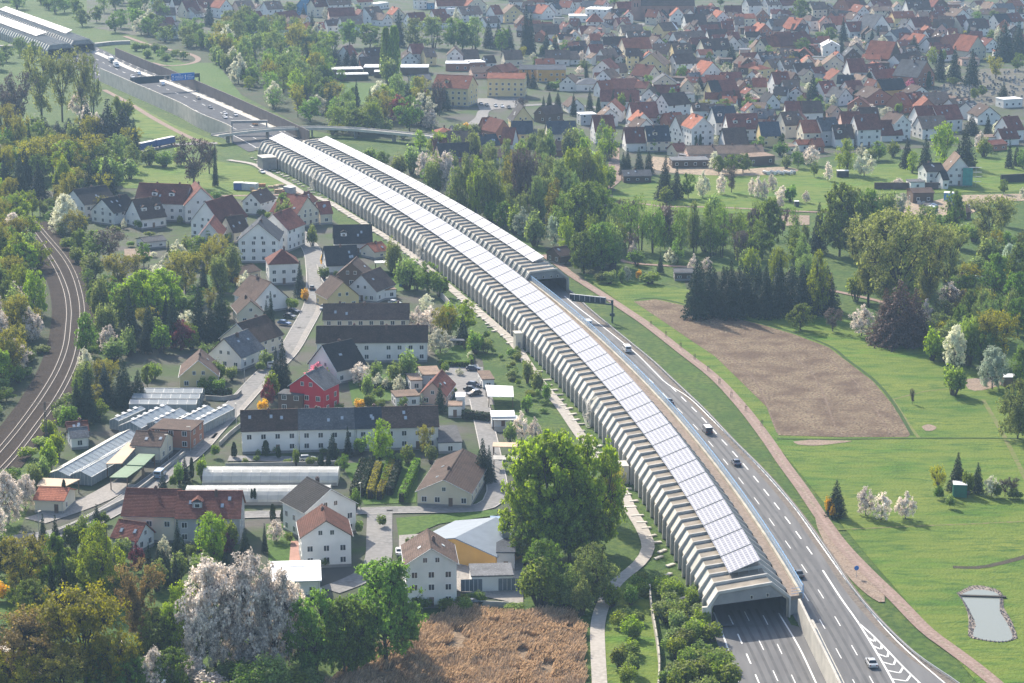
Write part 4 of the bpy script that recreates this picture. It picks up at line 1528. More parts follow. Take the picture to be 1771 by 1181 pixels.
    # on the roof
    if t in 'geh' and big and pitch >= 24 and not plain_walls:
        nc = 1 if w < 16 else int(w / 8)
        for k in range(nc):
            if rnd.random() < .88:
                if t == 'g':
                    link("chimney", CHIM_ME, roof, (rnd.uniform(-.08, .08) * w, D * rnd.uniform(.3, .75), E + rh * .93))
                else:
                    link("chimney", CHIM_ME, roof, (((k + rnd.uniform(.3, .7)) / nc - .5) * w, D / 2 + rnd.uniform(-.1, .1) * D, E + rh * .93))
        if t != 'h':
            for k in range(rnd.choice((0, 1, 2, 2, 3)) if near else rnd.choice((0, 0, 1, 2))):
                f = rnd.uniform(.3, .7)
                if t == 'e':
                    o = link("skylight", SKY_ME, roof, (rnd.uniform(-.42, .42) * w, D / 2 * f, E + rh * f + .32))
                    o.rotation_euler = (R(pitch), 0, 0)
                else:
                    sd = rnd.choice((-1, 1))
                    o = link("skylight", SKY_ME, roof, (sd * w / 2 * (1 - f), D * rnd.uniform(.2, .8), E + rh * f + .32))
                    o.rotation_euler = (0, sd * R(pitch), 0)
            if t == 'e' and rh > 3 and rnd.random() < (.35 if near else .22) and 8 < w < 22 and rc not in 'wW':
                for k in range(rnd.choice((1, 2))):
                    x = (rnd.uniform(-.3, -.1) if k == 0 else rnd.uniform(.1, .3)) * w
                    yb = D / 2 * .35
                    zb = E + rh * .35
                    dm = MB()
                    dm.box(-1.1, 1.1, 0, 2.6, -.3, 1.5)
                    do = dm.build("dormer", wm, roof, (x, yb, zb))
                    dm = MB()
                    dm.prism([(-1.35, 1.5), (0, 2.3), (1.35, 1.5), (1.35, 1.65), (0, 2.45), (-1.35, 1.65)], -.25, 3.4)
                    dm.build("dormer_roof", rm, do)
                    link("window", FARWIN_ME, do, (0, -.005, .75), 0, (1.3, 1, 1.0))
    if look is None:
        wn, rn = WALLC[wc][1], ROOFC[rc][1]
        size = ("long " if w > 17 else "small " if w * E < 30 else "tall " if E > 7 else "")
        form = {'g': "gable fronted house", 'e': "house", 'h': "hip roofed house", 'f': "flat roofed building"}[t]
        if name == "annex":
            form = {'g': "gabled yard annex", 'e': "low yard annex", 'f': "flat roofed yard annex"}[t]
            size = ""
        elif w * E < 16 or E < 2.7:
            form = {'g': "gabled shed", 'e': "shed", 'h': "hip roofed shed", 'f': "flat roofed shed"}[t]
        if size == "small " and name == "house":
            root.name = "small_house"
        look = f"{size}{wn} {form} with {rn} roof"
        cat = cat or ("shed" if "shed" in form else "house")
        if "shed" in form and name in ("house", "flat_roofed_house"):
            root.name = "shed"
    tag(root, look, cat or "house", group or ("houses of the town" if not near else "houses of the village"))
    return root


TILES = {'A': (870, 0, 5.903), 'B': (1170, 0, 5.903), 'C': (1470, 0, 5.903), 'D': (570, 0, 5.903), 'E': (270, 0, 5.903), 'F': (740, 180, 5.903), 'J': (1040, 180, 5.903), 'K': (1340, 180, 5.903), 'I': (1471, 180, 5.903),
         'T5': (0, 300, 3.9356), 'T6': (440, 300, 3.9356), 'U1': (0, 600, 3.9356), 'U2': (440, 600, 3.9356), 'V1': (0, 880, 3.924), 'V2': (440, 880, 3.924)}
TOWN = {
'A': "g 15 140 205 135 12 6 40 y t;g 395 140 530 130 12 4 42 w r;f 515 190 625 190 8 4 0 c g;e 300 325 560 325 10 5 42 c d;e 415 345 580 342 9 4 45 w n;g 620 300 730 295 10 5 45 c m;f 840 95 1070 100 18 8 0 w w;f 675 165 860 165 14 4 0 w w;h 855 225 1020 225 9 5 50 w r;h 1075 230 1155 230 5 4 55 w r;e 800 345 960 340 9 5 45 w m;g 890 350 1025 345 12 6 40 w d;g 670 375 800 375 11 5 42 w d;e 680 475 830 475 7 3 35 k m;e 1030 460 1270 455 10 4 42 w d;g 990 390 1085 385 9 5 42 c m;e 1220 335 1435 330 10 5 42 c d;f 1280 325 1470 320 6 5 0 p g;e 1450 170 1560 175 10 5 42 c r;g 1535 300 1650 310 14 6 40 w w;e 1640 315 1771 305 11 7 40 y d;e 1250 500 1520 490 13 6 42 c r;g 1525 455 1665 450 13 6 42 w d;e 1280 395 1520 390 10 6 40 w d;e 905 560 1040 555 11 5 45 w m;e 1040 590 1180 580 10 5 42 w t;e 435 600 680 600 11 4 40 w d;e 690 605 785 600 9 3 42 w d;e 165 710 345 712 16 5 12 o s;e 0 740 160 715 12 5 30 k m;e 20 605 200 600 10 4 42 c d;g 575 850 745 855 13 4 40 w d;g 945 790 1100 800 12 6 42 w d;g 915 700 1110 710 12 7 40 w m;g 1370 655 1640 665 15 8 38 y d;e 1260 570 1390 570 9 8 40 y d;e 1110 905 1370 905 12 3 38 w m;g 1475 780 1610 760 12 8 42 c m;g 1535 850 1771 850 12 7 35 c g;e 1545 960 1771 960 10 4 40 k m;f 1735 970 1850 970 8 5 0 w g;e 1000 1030 1390 1030 11 4 42 w m;g 670 1090 830 1085 12 3 42 w d;g 1005 1130 1210 1135 13 5 42 w r;g 1010 1185 1175 1180 9 5 40 w d;g 1430 1100 1600 1100 10 5 42 w d;g 1550 1050 1690 1075 14 8 42 w d;e 60 15 200 15 10 5 42 w d;e 330 110 400 110 8 5 42 w d;e 540 90 600 85 9 5 40 w g;e 560 70 680 75 10 5 40 w r;e 1180 100 1330 95 10 6 45 c m;g 1240 160 1330 160 10 5 45 w m;e 250 20 420 20 10 5 40 w r;e 430 20 600 15 10 5 40 w d;e 700 20 830 15 10 6 42 w m;e 880 15 1000 10 10 6 42 c d;g 1020 50 1090 45 10 6 42 w m;e 230 120 330 118 9 4 42 w m;g 1090 200 1200 195 10 5 44 w n;e 1180 250 1300 245 9 4 42 p m",
'B': "g -60 165 95 165 12 6 45 w r;g 120 105 218 100 10 6 42 w d;e 225 140 450 135 9 4 40 w m;e 495 130 665 130 10 5 42 w m;g 395 195 550 190 13 5 42 w r;e 740 55 870 50 11 8 42 w d;e 935 50 1060 45 11 8 40 w d;f 880 5 930 5 6 9 0 k m;e 1085 55 1250 45 11 7 40 w m;e 625 190 810 185 9 6 30 c r;e 100 230 310 225 11 5 42 w d;g 320 200 420 200 9 5 45 c d;g 85 300 200 300 12 5 42 c n;e 240 300 460 295 9 5 42 w d;e 475 300 590 298 9 4 48 k m;e 595 250 690 250 10 5 42 w d;e 280 345 455 335 10 5 45 w m;e 335 385 530 380 10 5 42 w d;e 10 425 310 410 12 5 42 w d;e 550 430 665 425 11 4 45 w m;e -20 545 165 540 12 5 42 y d;e 290 510 560 500 14 5 40 c d;g 820 330 985 325 14 5 42 k r;e 705 340 815 340 9 4 42 w r;g 1205 300 1365 285 12 4 42 p r;g 1060 355 1170 355 11 4 42 c g;h 1370 215 1460 210 13 6 42 w n;g 1465 230 1585 230 8 6 45 p m;e 1600 250 1740 245 11 5 42 w r;e 1395 95 1540 90 10 6 42 c t;g 1600 70 1771 90 12 7 45 k r;e 1085 240 1190 235 10 4 42 y d;e 970 265 1080 260 9 4 42 w g;g 805 465 905 470 12 7 50 c n;e 910 480 1060 470 11 6 45 y r;e 1065 470 1400 430 14 4 42 k m;e 1085 585 1225 575 9 3 45 y t;e 695 605 850 595 8 4 38 w r;g 660 660 795 655 12 5 42 b n;e 870 620 1020 612 10 4 42 w d;g 1275 640 1440 640 10 4 38 p r;g 1445 670 1490 670 12 6 60 y d;g 1495 665 1735 665 13 5 38 c t;h 843 712 970 700 9 6 25 y r;e 975 690 1090 680 9 5 42 y d;e 1105 700 1290 690 11 5 42 w d;e 1235 740 1430 730 10 3 42 w n;e 1435 780 1550 770 10 3 42 w m;g 1560 815 1771 810 14 4 38 c r;g 260 760 475 745 12 5 42 w r;e 480 835 680 830 10 4 42 w m;g 45 890 180 890 10 5 48 c d;e 0 650 205 640 11 8 40 w d;e 362 945 475 940 11 5 45 y d;e 480 940 640 930 11 5 45 w m;e 645 900 795 890 10 3 42 w d;e 1008 855 1165 850 11 8 45 w m;e 1115 950 1270 945 11 4 48 w d;g 1170 810 1260 805 12 8 50 b d;e 1510 950 1650 940 11 4 45 w m;g 1655 1000 1800 985 10 4 42 w g;e 1120 1150 1283 1150 11 4 42 w m;e 1290 1150 1495 1145 11 4 42 w d;f 0 855 35 855 8 6 0 r g;f 0 965 185 960 8 4 0 w g;e 90 1135 180 1125 7 2.5 35 k r",
'C': "e 600 100 830 95 13 6 45 w n;e 250 112 435 108 11 5 25 c t;e 455 185 665 180 11 6 35 y r;g 450 75 540 75 10 6 45 w d;g 75 125 200 120 13 6 42 w r;g 20 200 130 195 11 4 42 w n;e 0 320 185 310 11 4 45 w m;e 135 228 290 225 9 4 40 w r;g 210 325 430 300 14 4 42 w g;g 585 255 660 250 9 6 45 y g;e 668 275 840 265 11 6 45 w d;g 745 330 865 330 14 5 42 p r;e 845 280 1055 285 11 5 42 w n;e 1010 350 1100 350 8 4 40 w r;e 1140 265 1232 255 11 6 48 c m;e 1237 290 1420 280 11 5 45 w n;e 1515 228 1650 220 11 5 42 w d;e 1655 220 1771 212 11 5 42 w m;g 1075 170 1225 160 12 4 35 w t;g 1425 90 1510 85 11 5 45 w d;e 1515 95 1685 90 10 4 35 w g;e 480 385 640 350 10 3 40 w g;g 700 440 835 430 12 5 42 w r;e 815 385 890 380 9 4 45 w m;g 895 400 1010 395 10 4 42 w n;e 845 475 1000 455 10 4 42 w d;e 1040 470 1180 450 11 4 48 k r;e 1280 450 1380 440 11 4 42 w m;g 1385 465 1525 455 9 4 35 w m;g 395 600 525 570 16 4 45 b r;e 535 665 770 620 12 3 42 w d;e 575 560 715 545 9 4 45 w d;e 910 560 1080 545 11 4 42 w m;e 5 735 170 730 12 6 48 w m;g 690 790 865 760 16 6 42 k g;e 195 770 385 750 11 4 45 w m;e 265 800 540 780 9 4 42 w m;g 85 850 235 840 10 4 38 c t;g 218 910 325 905 10 4 55 w m;g 630 960 825 950 11 3 32 w n;e 0 925 150 915 10 4 42 w m;g 175 1000 430 985 13 4 30 k n;e 550 1075 635 1060 11 4 45 k r;e 640 1045 788 1020 9 4 42 k m;g 690 1110 900 1110 14 5 42 k r;e 795 1060 1028 1050 11 5 42 w d;g 1032 1050 1130 1040 11 4 42 w t;e 1080 1100 1270 1080 10 4 38 w t;e 1275 1140 1350 1120 10 4 40 w g;f 1570 1020 1765 1010 8 4 0 w w;e 20 60 170 50 10 5 42 w d;e 250 70 440 60 10 5 40 w m;g 850 70 1000 60 12 6 45 b m;e 1690 60 1771 50 10 5 42 k r",
'D': "e 0 165 260 160 12 6 40 p m;g 270 175 410 170 12 5 42 p m;e 140 265 350 255 11 5 45 w d;e -20 260 100 255 8 4 40 w d;e 420 165 560 150 12 6 42 w d;g 540 205 640 195 11 4 40 w d;g 645 150 765 145 12 5 45 c r;e 835 215 1000 205 11 5 42 w m;e 1130 230 1260 220 10 4 42 w m;e 1070 160 1200 155 10 4 38 w r;e 1100 60 1390 55 13 6 40 w r;g 1405 60 1600 45 13 6 35 c r;f 1205 95 1290 92 8 4 0 w w;e 1600 235 1745 225 9 3 40 w d;e 1690 145 1771 140 12 6 42 w r;e 1355 150 1560 140 12 5 40 w d;f 905 10 1000 5 8 6 0 w g;f 1005 35 1075 30 8 4 0 s g;e 290 20 440 10 10 6 38 c r;e 0 50 230 40 12 8 30 w d;f 460 45 605 25 8 4 0 w w;e 205 565 285 555 10 5 45 w m;e 375 575 570 570 10 4 42 w d;g 290 580 370 580 9 5 45 w d;e 320 660 540 655 10 2.5 38 k n;g 735 610 905 605 12 3 40 w n;e 850 545 975 540 11 6 42 w m;e 985 580 1090 575 9 5 42 y d;g 1200 565 1360 565 15 6 42 w n;e 1370 605 1530 600 11 3 42 w d;e 1605 640 1700 635 8 3 42 w n;e 925 950 1000 940 7 3 35 w r",
'E': "e 0 320 140 325 12 5 38 w d;e 90 250 200 240 9 4 42 w m;e 205 262 310 258 8 3 25 g g;e 0 155 200 150 10 4 42 w d;e 190 50 305 45 11 7 45 w d;e 315 110 450 100 12 5 48 c m;e 395 140 510 120 9 3 42 w t;e 455 80 630 70 12 5 42 w m;g 650 80 780 70 12 7 45 w r;e 700 120 820 115 8 3 35 w d;e 850 95 1010 85 12 5 42 c d;g 1020 85 1115 80 9 4 35 w n;e 960 195 1100 185 10 4 42 w m;e 1140 95 1300 85 11 6 42 w d;e 985 245 1110 225 10 6 40 w d;e 1290 215 1480 190 12 4 42 w m;g 1330 240 1450 235 8 3 40 c d;e 1545 295 1725 290 12 5 30 w m;g 1435 50 1615 60 13 7 45 s s;e 1625 70 1771 60 11 7 40 c m;g 1510 205 1590 200 9 3 42 w n;e 30 30 160 20 10 6 40 w d",
'F': "e 75 495 210 490 10 5 48 p m;e 215 430 440 428 11 4 48 w d;h 100 290 255 285 8 3 25 c r;e 265 290 385 285 9 3 30 w g;e 590 250 690 245 10 4 42 k r;g 695 285 850 270 12 4 50 k m;g 1085 95 1200 110 13 4 42 b n;e 740 400 860 405 11 4 50 w m;e 525 430 735 415 10 4 40 y s;e 530 545 850 540 12 3 25 w n;e 1250 475 1645 470 10 2.5 35 k n;f 1560 110 1720 105 8 5 0 g w",
'J': "e 325 140 590 130 12 4 48 w m;g 335 185 525 180 12 4 42 w r;g 370 250 540 240 11 4 42 w d;f 690 60 800 40 8 5 0 w w;e 640 170 790 160 9 3 30 w d;e 255 392 468 388 11 4 48 w d;g 685 265 830 300 11 5 50 w t;e 1175 185 1395 175 12 6 48 w s;e 1270 410 1500 402 11 3 50 w d;e 1635 322 1830 318 11 5 45 y s;f 725 580 1100 575 10 3 0 b g;f 1510 545 1771 530 10 3.5 0 b t;e 230 737 510 732 8 2.5 25 b g;e 770 480 880 470 8 2.5 35 c m",
'K': "e 110 215 290 205 11 6 45 c d;e 295 290 480 285 11 6 42 c r;e 485 270 665 262 12 7 40 g g;e 620 350 810 345 10 4 48 w d;e 695 213 885 210 11 7 45 p m;e 890 170 1075 165 11 7 45 w d;e 1088 315 1305 308 11 3 48 w m;e 1480 165 1690 155 12 6 45 w m;e 1510 250 1771 238 11 5 42 w t;e 240 415 370 410 7 3 25 w r;e 405 430 505 425 7 3 40 k r;f 115 440 235 435 8 3 0 c t",
'I': "e 945 768 1000 765 6 4 45 w d;f 615 800 760 797 7 3 0 w g;e 640 910 850 905 9 4 15 b n;g 1300 125 1530 120 15 4 38 w n;e 1620 265 1771 255 12 5 42 w m;f 1370 345 1530 335 8 3 0 w t;e 1445 420 1600 405 8 2.5 20 k m;e 1550 355 1720 345 8 3 45 w m;e 1110 1110 1230 1100 8 2.5 25 b n;e 905 160 1145 145 12 6 45 w m",
}
VILLAGE = {
'T5': "e 575 212 790 180 14 6 35 w d;e 775 268 935 235 12 5 38 w d;e 960 310 1130 290 13 4 45 w n;g 1260 215 1480 205 16 7 45 w m;g 1300 320 1500 340 18 6 48 w m;g 1350 430 1500 430 16 5 50 w m;g 1520 310 1640 300 14 4 40 w n;g 1650 190 1771 200 12 5 42 w n;e 985 470 1130 455 8 2.5 15 w g;e 1590 400 1700 385 10 4 45 c n;e 1310 500 1440 480 7 2.5 25 w d;e 1620 690 1771 660 8 2.5 20 c n;g 1500 1120 1735 1155 14 5 38 c n",
'T6': "g 240 210 360 215 13 4 40 w m;g 285 285 440 255 14 5 45 c m;e 450 275 530 270 9 4 40 c m;g 30 370 225 385 14 8 42 w m;g -110 455 165 455 16 8 40 w s;e 545 475 800 470 11 4 45 w d;e 495 625 710 615 11 3 45 w d;e 820 535 910 520 8 2.5 30 c r;h 100 620 300 612 11 7 40 w m;g 500 850 710 830 11 4 42 y n;g 630 780 830 800 13 4 42 w n;g 560 690 760 695 10 4 40 b n;e 470 993 1048 990 9 5.5 40 c n;e 425 1150 1175 1145 9 6 40 w n;g 0 870 225 840 14 4 42 w n;g -110 950 60 940 12 4 42 c n;f 840 800 965 790 8 3 0 w t",
'U1': "g 1225 200 1480 195 14 3.6 40 y n;g 1420 45 1640 70 13 4 42 w g;e 895 670 1090 680 10 4 25 c n;f 1025 560 1300 575 10 5 0 k n;e 235 1040 430 1048 9 3 20 c r;e 465 580 600 570 6 3 30 b m;e 485 620 600 610 6 3 30 w g",
'U2': "g 370 110 560 160 11 4 45 w d;e -85 572 302 560 10 6 38 w n;e 306 560 690 552 10 6 38 w g;e 694 552 876 547 10 6 38 w s;e 880 547 1250 538 10 6 38 w n;f 1255 655 1412 650 16 2.6 0 w g;f 1320 405 1410 405 5 3 0 w t;f 1372 345 1430 345 5 4 0 w w;f 1555 225 1632 222 10 2.6 0 w t;f 1065 232 1142 228 8 3 0 w t;f 1146 195 1270 190 10 3 0 g t;f 1615 480 1771 478 6 3 0 w w;g 345 1125 690 1062 11 7 33 w d",
'V2': "g 320 195 655 180 12 7 33 w M;g 1028 380 1372 370 13 9.4 32 w n;f 1646 300 1766 300 10 4 0 g s",
'V1': "e 830 42 1192 50 12 6.2 36 c m;e 1196 62 1625 60 12 6 36 g m;e 760 190 930 215 7 3 40 w m",
}


def place(data, near):
    for tl, txt in data.items():
        ox, oy, sc = TILES[tl]
        for row in txt.split(';'):
            f = row.split()
            ax, ay, bx, by, dp, ev, pt = map(float, f[1:8])
            A, B = G(ox + ax / sc, oy + ay / sc, ev), G(ox + bx / sc, oy + by / sc, ev)
            rc = f[9]
            nd = (int(ax) * 7 + int(ay) * 3) % 10
            if not near and rc == 'd' and nd < 7:
                rc = 'nmnmrtm'[nd]
            house(f[0], A, B, dp, ev, pt, f[8], rc, near)


place(TOWN, False)
place(VILLAGE, True)


def special(t, x0, y0, x1, y1, dp, ev, pt, wc, rc, look, near=True, cat="house", name=None, plain_walls=False, group=None):
    return house(t, G(x0, y0, ev), G(x1, y1, ev), dp, ev, pt, wc, rc, near, look, cat, name, group, plain_walls)


def tpx(t, x, y):
    ox, oy, sc = TILES[t]
    return ox + x / sc, oy + y / sc


# --- buildings one can single out at a glance
special('e', *tpx('D', 1050, 890), *tpx('D', 1410, 905), 16, 9.5, 35, 'y', 'r', "big yellow school block with large orange roof and glazed gable", cat="school")
special('e', *tpx('D', 1610, 800), *tpx('A', 218, 805), 12, 10, 20, 'y', 'r', "long pale yellow school wing with low pinkish orange roof and rows of windows", cat="school")
special('e', *tpx('D', 840, 815), *tpx('D', 1040, 810), 14, 5, 15, 'y', 's', "low cream school annex with slate roof beside the big yellow block", cat="school")
special('e', *tpx('A', 350, 712), *tpx('A', 640, 712), 16, 7, 12, 'o', 's', "large ochre sports hall with flat slate roof", cat="hall")
special('h', *tpx('A', 745, 860), *tpx('A', 1015, 860), 12, 4, 25, 'w', 'g', "white bungalow with low grey hip roof by the school lawn")
special('e', *tpx('E', 1250, 300), *tpx('E', 1540, 298), 12, 6, 25, 'w', 'r', "long white building under a wide orange red roof above the wood")
special('e', *tpx('C', 335, 920), *tpx('C', 580, 905), 11, 4, 42, 'o', 'd', "bright orange house with dark roof beside the pink blossom tree", False)
special('g', *tpx('C', 1210, 520), *tpx('C', 1390, 500), 13, 6, 45, 'c', 'r', "half timbered house with orange roof above the cemetery", False)
special('g', *tpx('B', 1495, 470), *tpx('B', 1670, 470), 12, 8, 28, 'w', 'w', "white villa with bright white roof and balconies", False)
special('g', *tpx('F', 865, 170), *tpx('F', 1080, 165), 13, 5, 52, 'y', 'd', "yellow house with steep dark gable and balcony windows")
special('e', *tpx('F', 865, 302), *tpx('F', 1070, 300), 11, 6, 42, 'y', 's', "yellow two storey house with slate roof and six windows facing the thicket")
special('e', *tpx('F', 130, 543), *tpx('F', 500, 525), 11, 8, 42, 'p', 'd', "tall salmon house row with dark roof beside the bridge road")
special('e', *tpx('F', 255, 590), *tpx('F', 400, 583), 5, 6, 45, 'p', 'm', "salmon porch house with dark red roof and round bay window")
special('e', *tpx('F', 1230, 305), *tpx('F', 1520, 300), 12, 4, 40, 'c', 's', "cream house with slate roof and a bright yellow roof awning")
special('e', *tpx('J', -60, 280), *tpx('J', 140, 275), 12, 6, 48, 'w', 'm', "white house with dark red roof and brown window shutters at the farm road")
special('e', *tpx('J', 475, 378), *tpx('J', 705, 372), 11, 5, 48, 'c', 's', "cream house with slate roof and one white gabled dormer")
special('g', *tpx('J', 925, 250), *tpx('J', 1150, 240), 14, 9, 42, 'w', 'r', "tall white gable house with orange roof and two slim cypresses")
special('e', *tpx('J', 1300, 255), *tpx('J', 1610, 248), 12, 6, 46, 'w', 'm', "white house with dark maroon roof and a band of white attic windows")
special('e', *tpx('J', 890, 512), *tpx('J', 1660, 500), 12, 3, 25, 'p', 't', "very long low barn with pinkish tan tiled roof", cat="barn", name="barn")
special('e', *tpx('K', 850, 260), *tpx('K', 1085, 252), 12, 8, 45, 'w', 'm', "white house with maroon roof and arched central gable")
special('g', *tpx('K', 1225, 200), *tpx('K', 1390, 190), 13, 8, 42, 'w', 'n', "tall white house with plain windowless brown gable roof")
special('e', *tpx('I', 780, 690), *tpx('I', 960, 682), 9, 6, 30, 'w', 'd', "white farmhouse wing with dark roof beside the house in scaffolding")
special('e', *tpx('T5', 915, 195), *tpx('T5', 1255, 207), 14, 7, 42, 'w', 'm', "long white apartment house with red roof and a row of boxy dormers", cat="house")
special('g', *tpx('U2', 240, 262), *tpx('U2', 470, 288), 9, 7.2, 35, 'r', 'g', "bright crimson red house with light grey roof and dark balcony front")
special('f', *tpx('U2', 160, 322), *tpx('U2', 325, 334), 5, 5.0, 0, 'b', 'g', "dark timber front block with balcony against the crimson house")
special('g', *tpx('U2', 1125, 325), *tpx('U2', 1300, 332), 14, 3, 45, 'p', 'm', "small pink house with steep dark red roof between the gardens")
special('f', *tpx('U2', 965, 345), *tpx('U2', 1125, 335), 7, 3, 0, 'w', 't', "tan flat roofed annex beside the pink house", cat="shed")
special('g', *tpx('U2', 1110, 982), *tpx('U2', 1470, 998), 27, 3.4, 25, 'c', 'n', "long cream bungalow with wide brown gable roof by the cross street")
special('g', *tpx('V2', 1095, 222), *tpx('V2', 1640, 325), 17, 3.2, 13, 'o', 'W', "large commercial hall with pale blue grey sheet roof and yellow wall", cat="hall", name="hall", plain_walls=True)
special('f', *tpx('V2', 1475, 462), *tpx('V2', 1755, 455), 8, 3.2, 0, 'w', 'g', "white double garage with two grey folding gates", cat="garage", name="garage", plain_walls=True)
special('e', *tpx('V2', 120, 497), *tpx('V2', 445, 487), 13, 3.5, 8, 'w', 'w', "long white shed with low white sheet roof behind the blossom trees", cat="shed", name="shed")
special('e', *tpx('D', 1460, 745), *tpx('D', 1700, 740), 14, 3, 20, 'p', 'n', "low brownish hall with shallow roof behind the school", False)
special('f', *tpx('D', 1185, 650), *tpx('D', 1425, 650), 12, 4, 0, 'k', 'w', "brick workshop hall with bright flat roof behind the school", False)
special('f', *tpx('D', 1430, 640), *tpx('D', 1590, 635), 12, 4, 0, 'k', 'w', "smaller brick workshop hall with bright flat roof next to its twin", False)
for x0, y0, x1, y1, dp, h, lk in ((350, 690, 580, 690, 14, 4, "dark nursery hall with wide white flat roof, the tall poplar before its end"), (720, 690, 1005, 690, 14, 4, "dark nursery hall with wide white flat roof on the school side of the poplar"), (455, 735, 580, 735, 8, 3, "low dark shed with white roof just before the tall poplar"), (10, 712, 340, 705, 10, 4, "long dark hall with a thin white roof edge in the wood margin"), (80, 765, 395, 760, 8, 3, "low dark shed with white roof at the park lawn edge")):
    special('f', *tpx('D', x0, y0), *tpx('D', x1, y1), dp, h, 0, 'b', 'w', lk, False, "hall", "hall", True)

# sheds, garages and annexes that fill the yards of the old town
HP = [(o.location.x, o.location.y) for o in COL.objects if o.parent is None and o.get("category")]
TOWN_PX = [(880, 20), (1770, 10), (1770, 100), (1600, 130), (1480, 200), (1330, 235), (1100, 225), (1040, 160), (900, 110)]
rs = random.Random(99)
k = 0
tp_ = scatter(TOWN_PX, 4000)
for x, y in tp_:
    if k >= 270:
        break
    if any((x - a) ** 2 + (y - c - 5) ** 2 < 7.5 ** 2 for a, c in HP):
        continue
    HP.append((x, y - 4))
    k += 1
    w, a = rs.uniform(6, 11), rs.uniform(-.5, .5)
    A = Vector((x - w / 2 * math.cos(a), y - w / 2 * math.sin(a), 0))
    B = Vector((x + w / 2 * math.cos(a), y + w / 2 * math.sin(a), 0))
    house(rs.choice("egeegf"), A, B, rs.uniform(6, 9), rs.uniform(2.7, 4.4), rs.choice((35, 42, 45)), rs.choice("wwcckbpw"), rs.choice("mnrdtmnrg"), cat="annex", name="annex", look=None)

# garage gates, hall gates
for o in list(bpy.data.objects):
    if o.name.startswith("garage") and o.parent is None:
        for x in (-4.5, 3.6):
            mb = MB()
            mb.box(x - 2.3, x + 2.3, -.08, -.01, 0, 2.7)
            g_ = mb.build("gate", plain("grey_gate", (0.14, 0.17, 0.2), 0.5), o)
            mb = MB()
            for k in range(1, 5):
                mb.box(x - 2.3 + k * .92 - .04, x - 2.3 + k * .92 + .04, -.12, -.078, .1, 2.6)
            mb.build("gate_bar", M_FRAME, g_)

# the house under scaffolding
sr = special('g', *tpx('I', 985, 690), *tpx('I', 1240, 690), 14, 6, 50, 'w', 't', "white gable house under teal scaffold netting", True)
mb = MB()
for k in range(5):
    bar(mb, (1.2 + k * 1.4, -1.2, -.2), (1.2 + k * 1.4, -1.2, 8.5), .06)
for z in (2, 4, 6, 8):
    bar(mb, (1.0, -1.2, z), (9.4, -1.2, z), .05)
    mb.box(1.0, 9.2, -1.2, -.4, z - .08, z)
fixed(mb.build("scaffold", M_STEEL, None, sr.location, sr.rotation_euler.z), "steel scaffold tubes and boards before the white gable house", "scaffold")
mb = MB()
mb.box(1.2, 5.4, -1.36, -1.3, .3, 7.8)
fixed(mb.build("scaffold_net", plain("teal_net", (0.05, 0.30, 0.27), 0.8, 0.3, .8), None, sr.location, sr.rotation_euler.z), "teal safety net hung on the scaffold of the white gable house", "net")

# church with sandstone tower
M_SAND = plain("red_sandstone", (0.34, 0.20, 0.155), 0.9, 0.25, 0.25)
ch = empty("church", G(1112, 34))
mb = MB()
mb.box(-8, -2, 0, 6, -.3, 34)
for x in (-8.3, -2):
    mb.box(x, x + .3, -.4, 0, -.3, 33)
tw = mb.build("tower", M_SAND, ch)
mb = MB()
for z in (9, 17, 25):
    for x in (-6.2, -4.4):
        mb.box(x, x + .8, -.1, .02, z, z + 2.6)
mb.build("belfry_louvre", M_PANE, tw)
mb = MB()
mb.poly([(-8.4, -.4, 34), (-1.6, -.4, 34), (-5, 3, 50)])
mb.poly([(-1.6, -.4, 34), (-1.6, 6.4, 34), (-5, 3, 50)])
mb.poly([(-1.6, 6.4, 34), (-8.4, 6.4, 34), (-5, 3, 50)])
mb.poly([(-8.4, 6.4, 34), (-8.4, -.4, 34), (-5, 3, 50)])
mb.build("spire", RM['d'], tw)
mb = MB()
mb.prismx([(2, -.3), (20, -.3), (20, 10), (11, 20), (2, 10)], -1.6, 36)
mb.build("nave", M_SAND, ch)
mb = MB()
mb.prismx([(1.4, 9.6), (11, 20.1), (20.6, 9.6), (20.6, 9.9), (11, 20.5), (1.4, 9.9)], -1.55, 36.5)
mb.build("roof", RM['n'], ch)
for k in range(6):
    mb = MB()
    mb.prism([(-.7, 2.5), (.7, 2.5), (.7, 6.5), (0, 7.6), (-.7, 6.5)], -.08, .02)
    mb.build("window", M_PANE, ch, (2.5 + k * 5.6, 1.99, 0))
fixed(ch, "red sandstone church with square tower and long brown nave roof", "church")

# ------------------------------------------------------------------ glasshouses and poly tunnels
m, n, bs = newmat("glasshouse_glass")
tc = n.nodes.new("ShaderNodeTexCoord")
br = n.nodes.new("ShaderNodeTexBrick")
br.offset = 0
br.inputs['Color1'].default_value = (0.26, 0.31, 0.33, 1)
br.inputs['Color2'].default_value = (0.33, 0.375, 0.39, 1)
br.inputs['Mortar'].default_value = (0.48, 0.50, 0.50, 1)
br.inputs['Scale'].default_value = 1
br.inputs['Mortar Size'].default_value = 0.05
br.inputs['Brick Width'].default_value = 50
br.inputs['Row Height'].default_value = 0.8
n.links.new(tc.outputs['Object'], br.inputs['Vector'])
n.links.new(br.outputs[0], bs.inputs['Base Color'])
bs.inputs['Roughness'].default_value = 0.2
bs.inputs['Specular IOR Level'].default_value = 0.7
trb = n.nodes.new("ShaderNodeBsdfTransparent")
mx = n.nodes.new("ShaderNodeMixShader")
mx.inputs[0].default_value = 0.25
n.links.new(bs.outputs[0], mx.inputs[1])
n.links.new(trb.outputs[0], mx.inputs[2])
n.links.new(mx.outputs[0], n.nodes["Material Output"].inputs[0])
M_GLASS = m
M_SHADEDGLASS = plain("whitewashed_glass", (0.44, 0.41, 0.30), 0.5, 0.2, 0.3, 0.4)


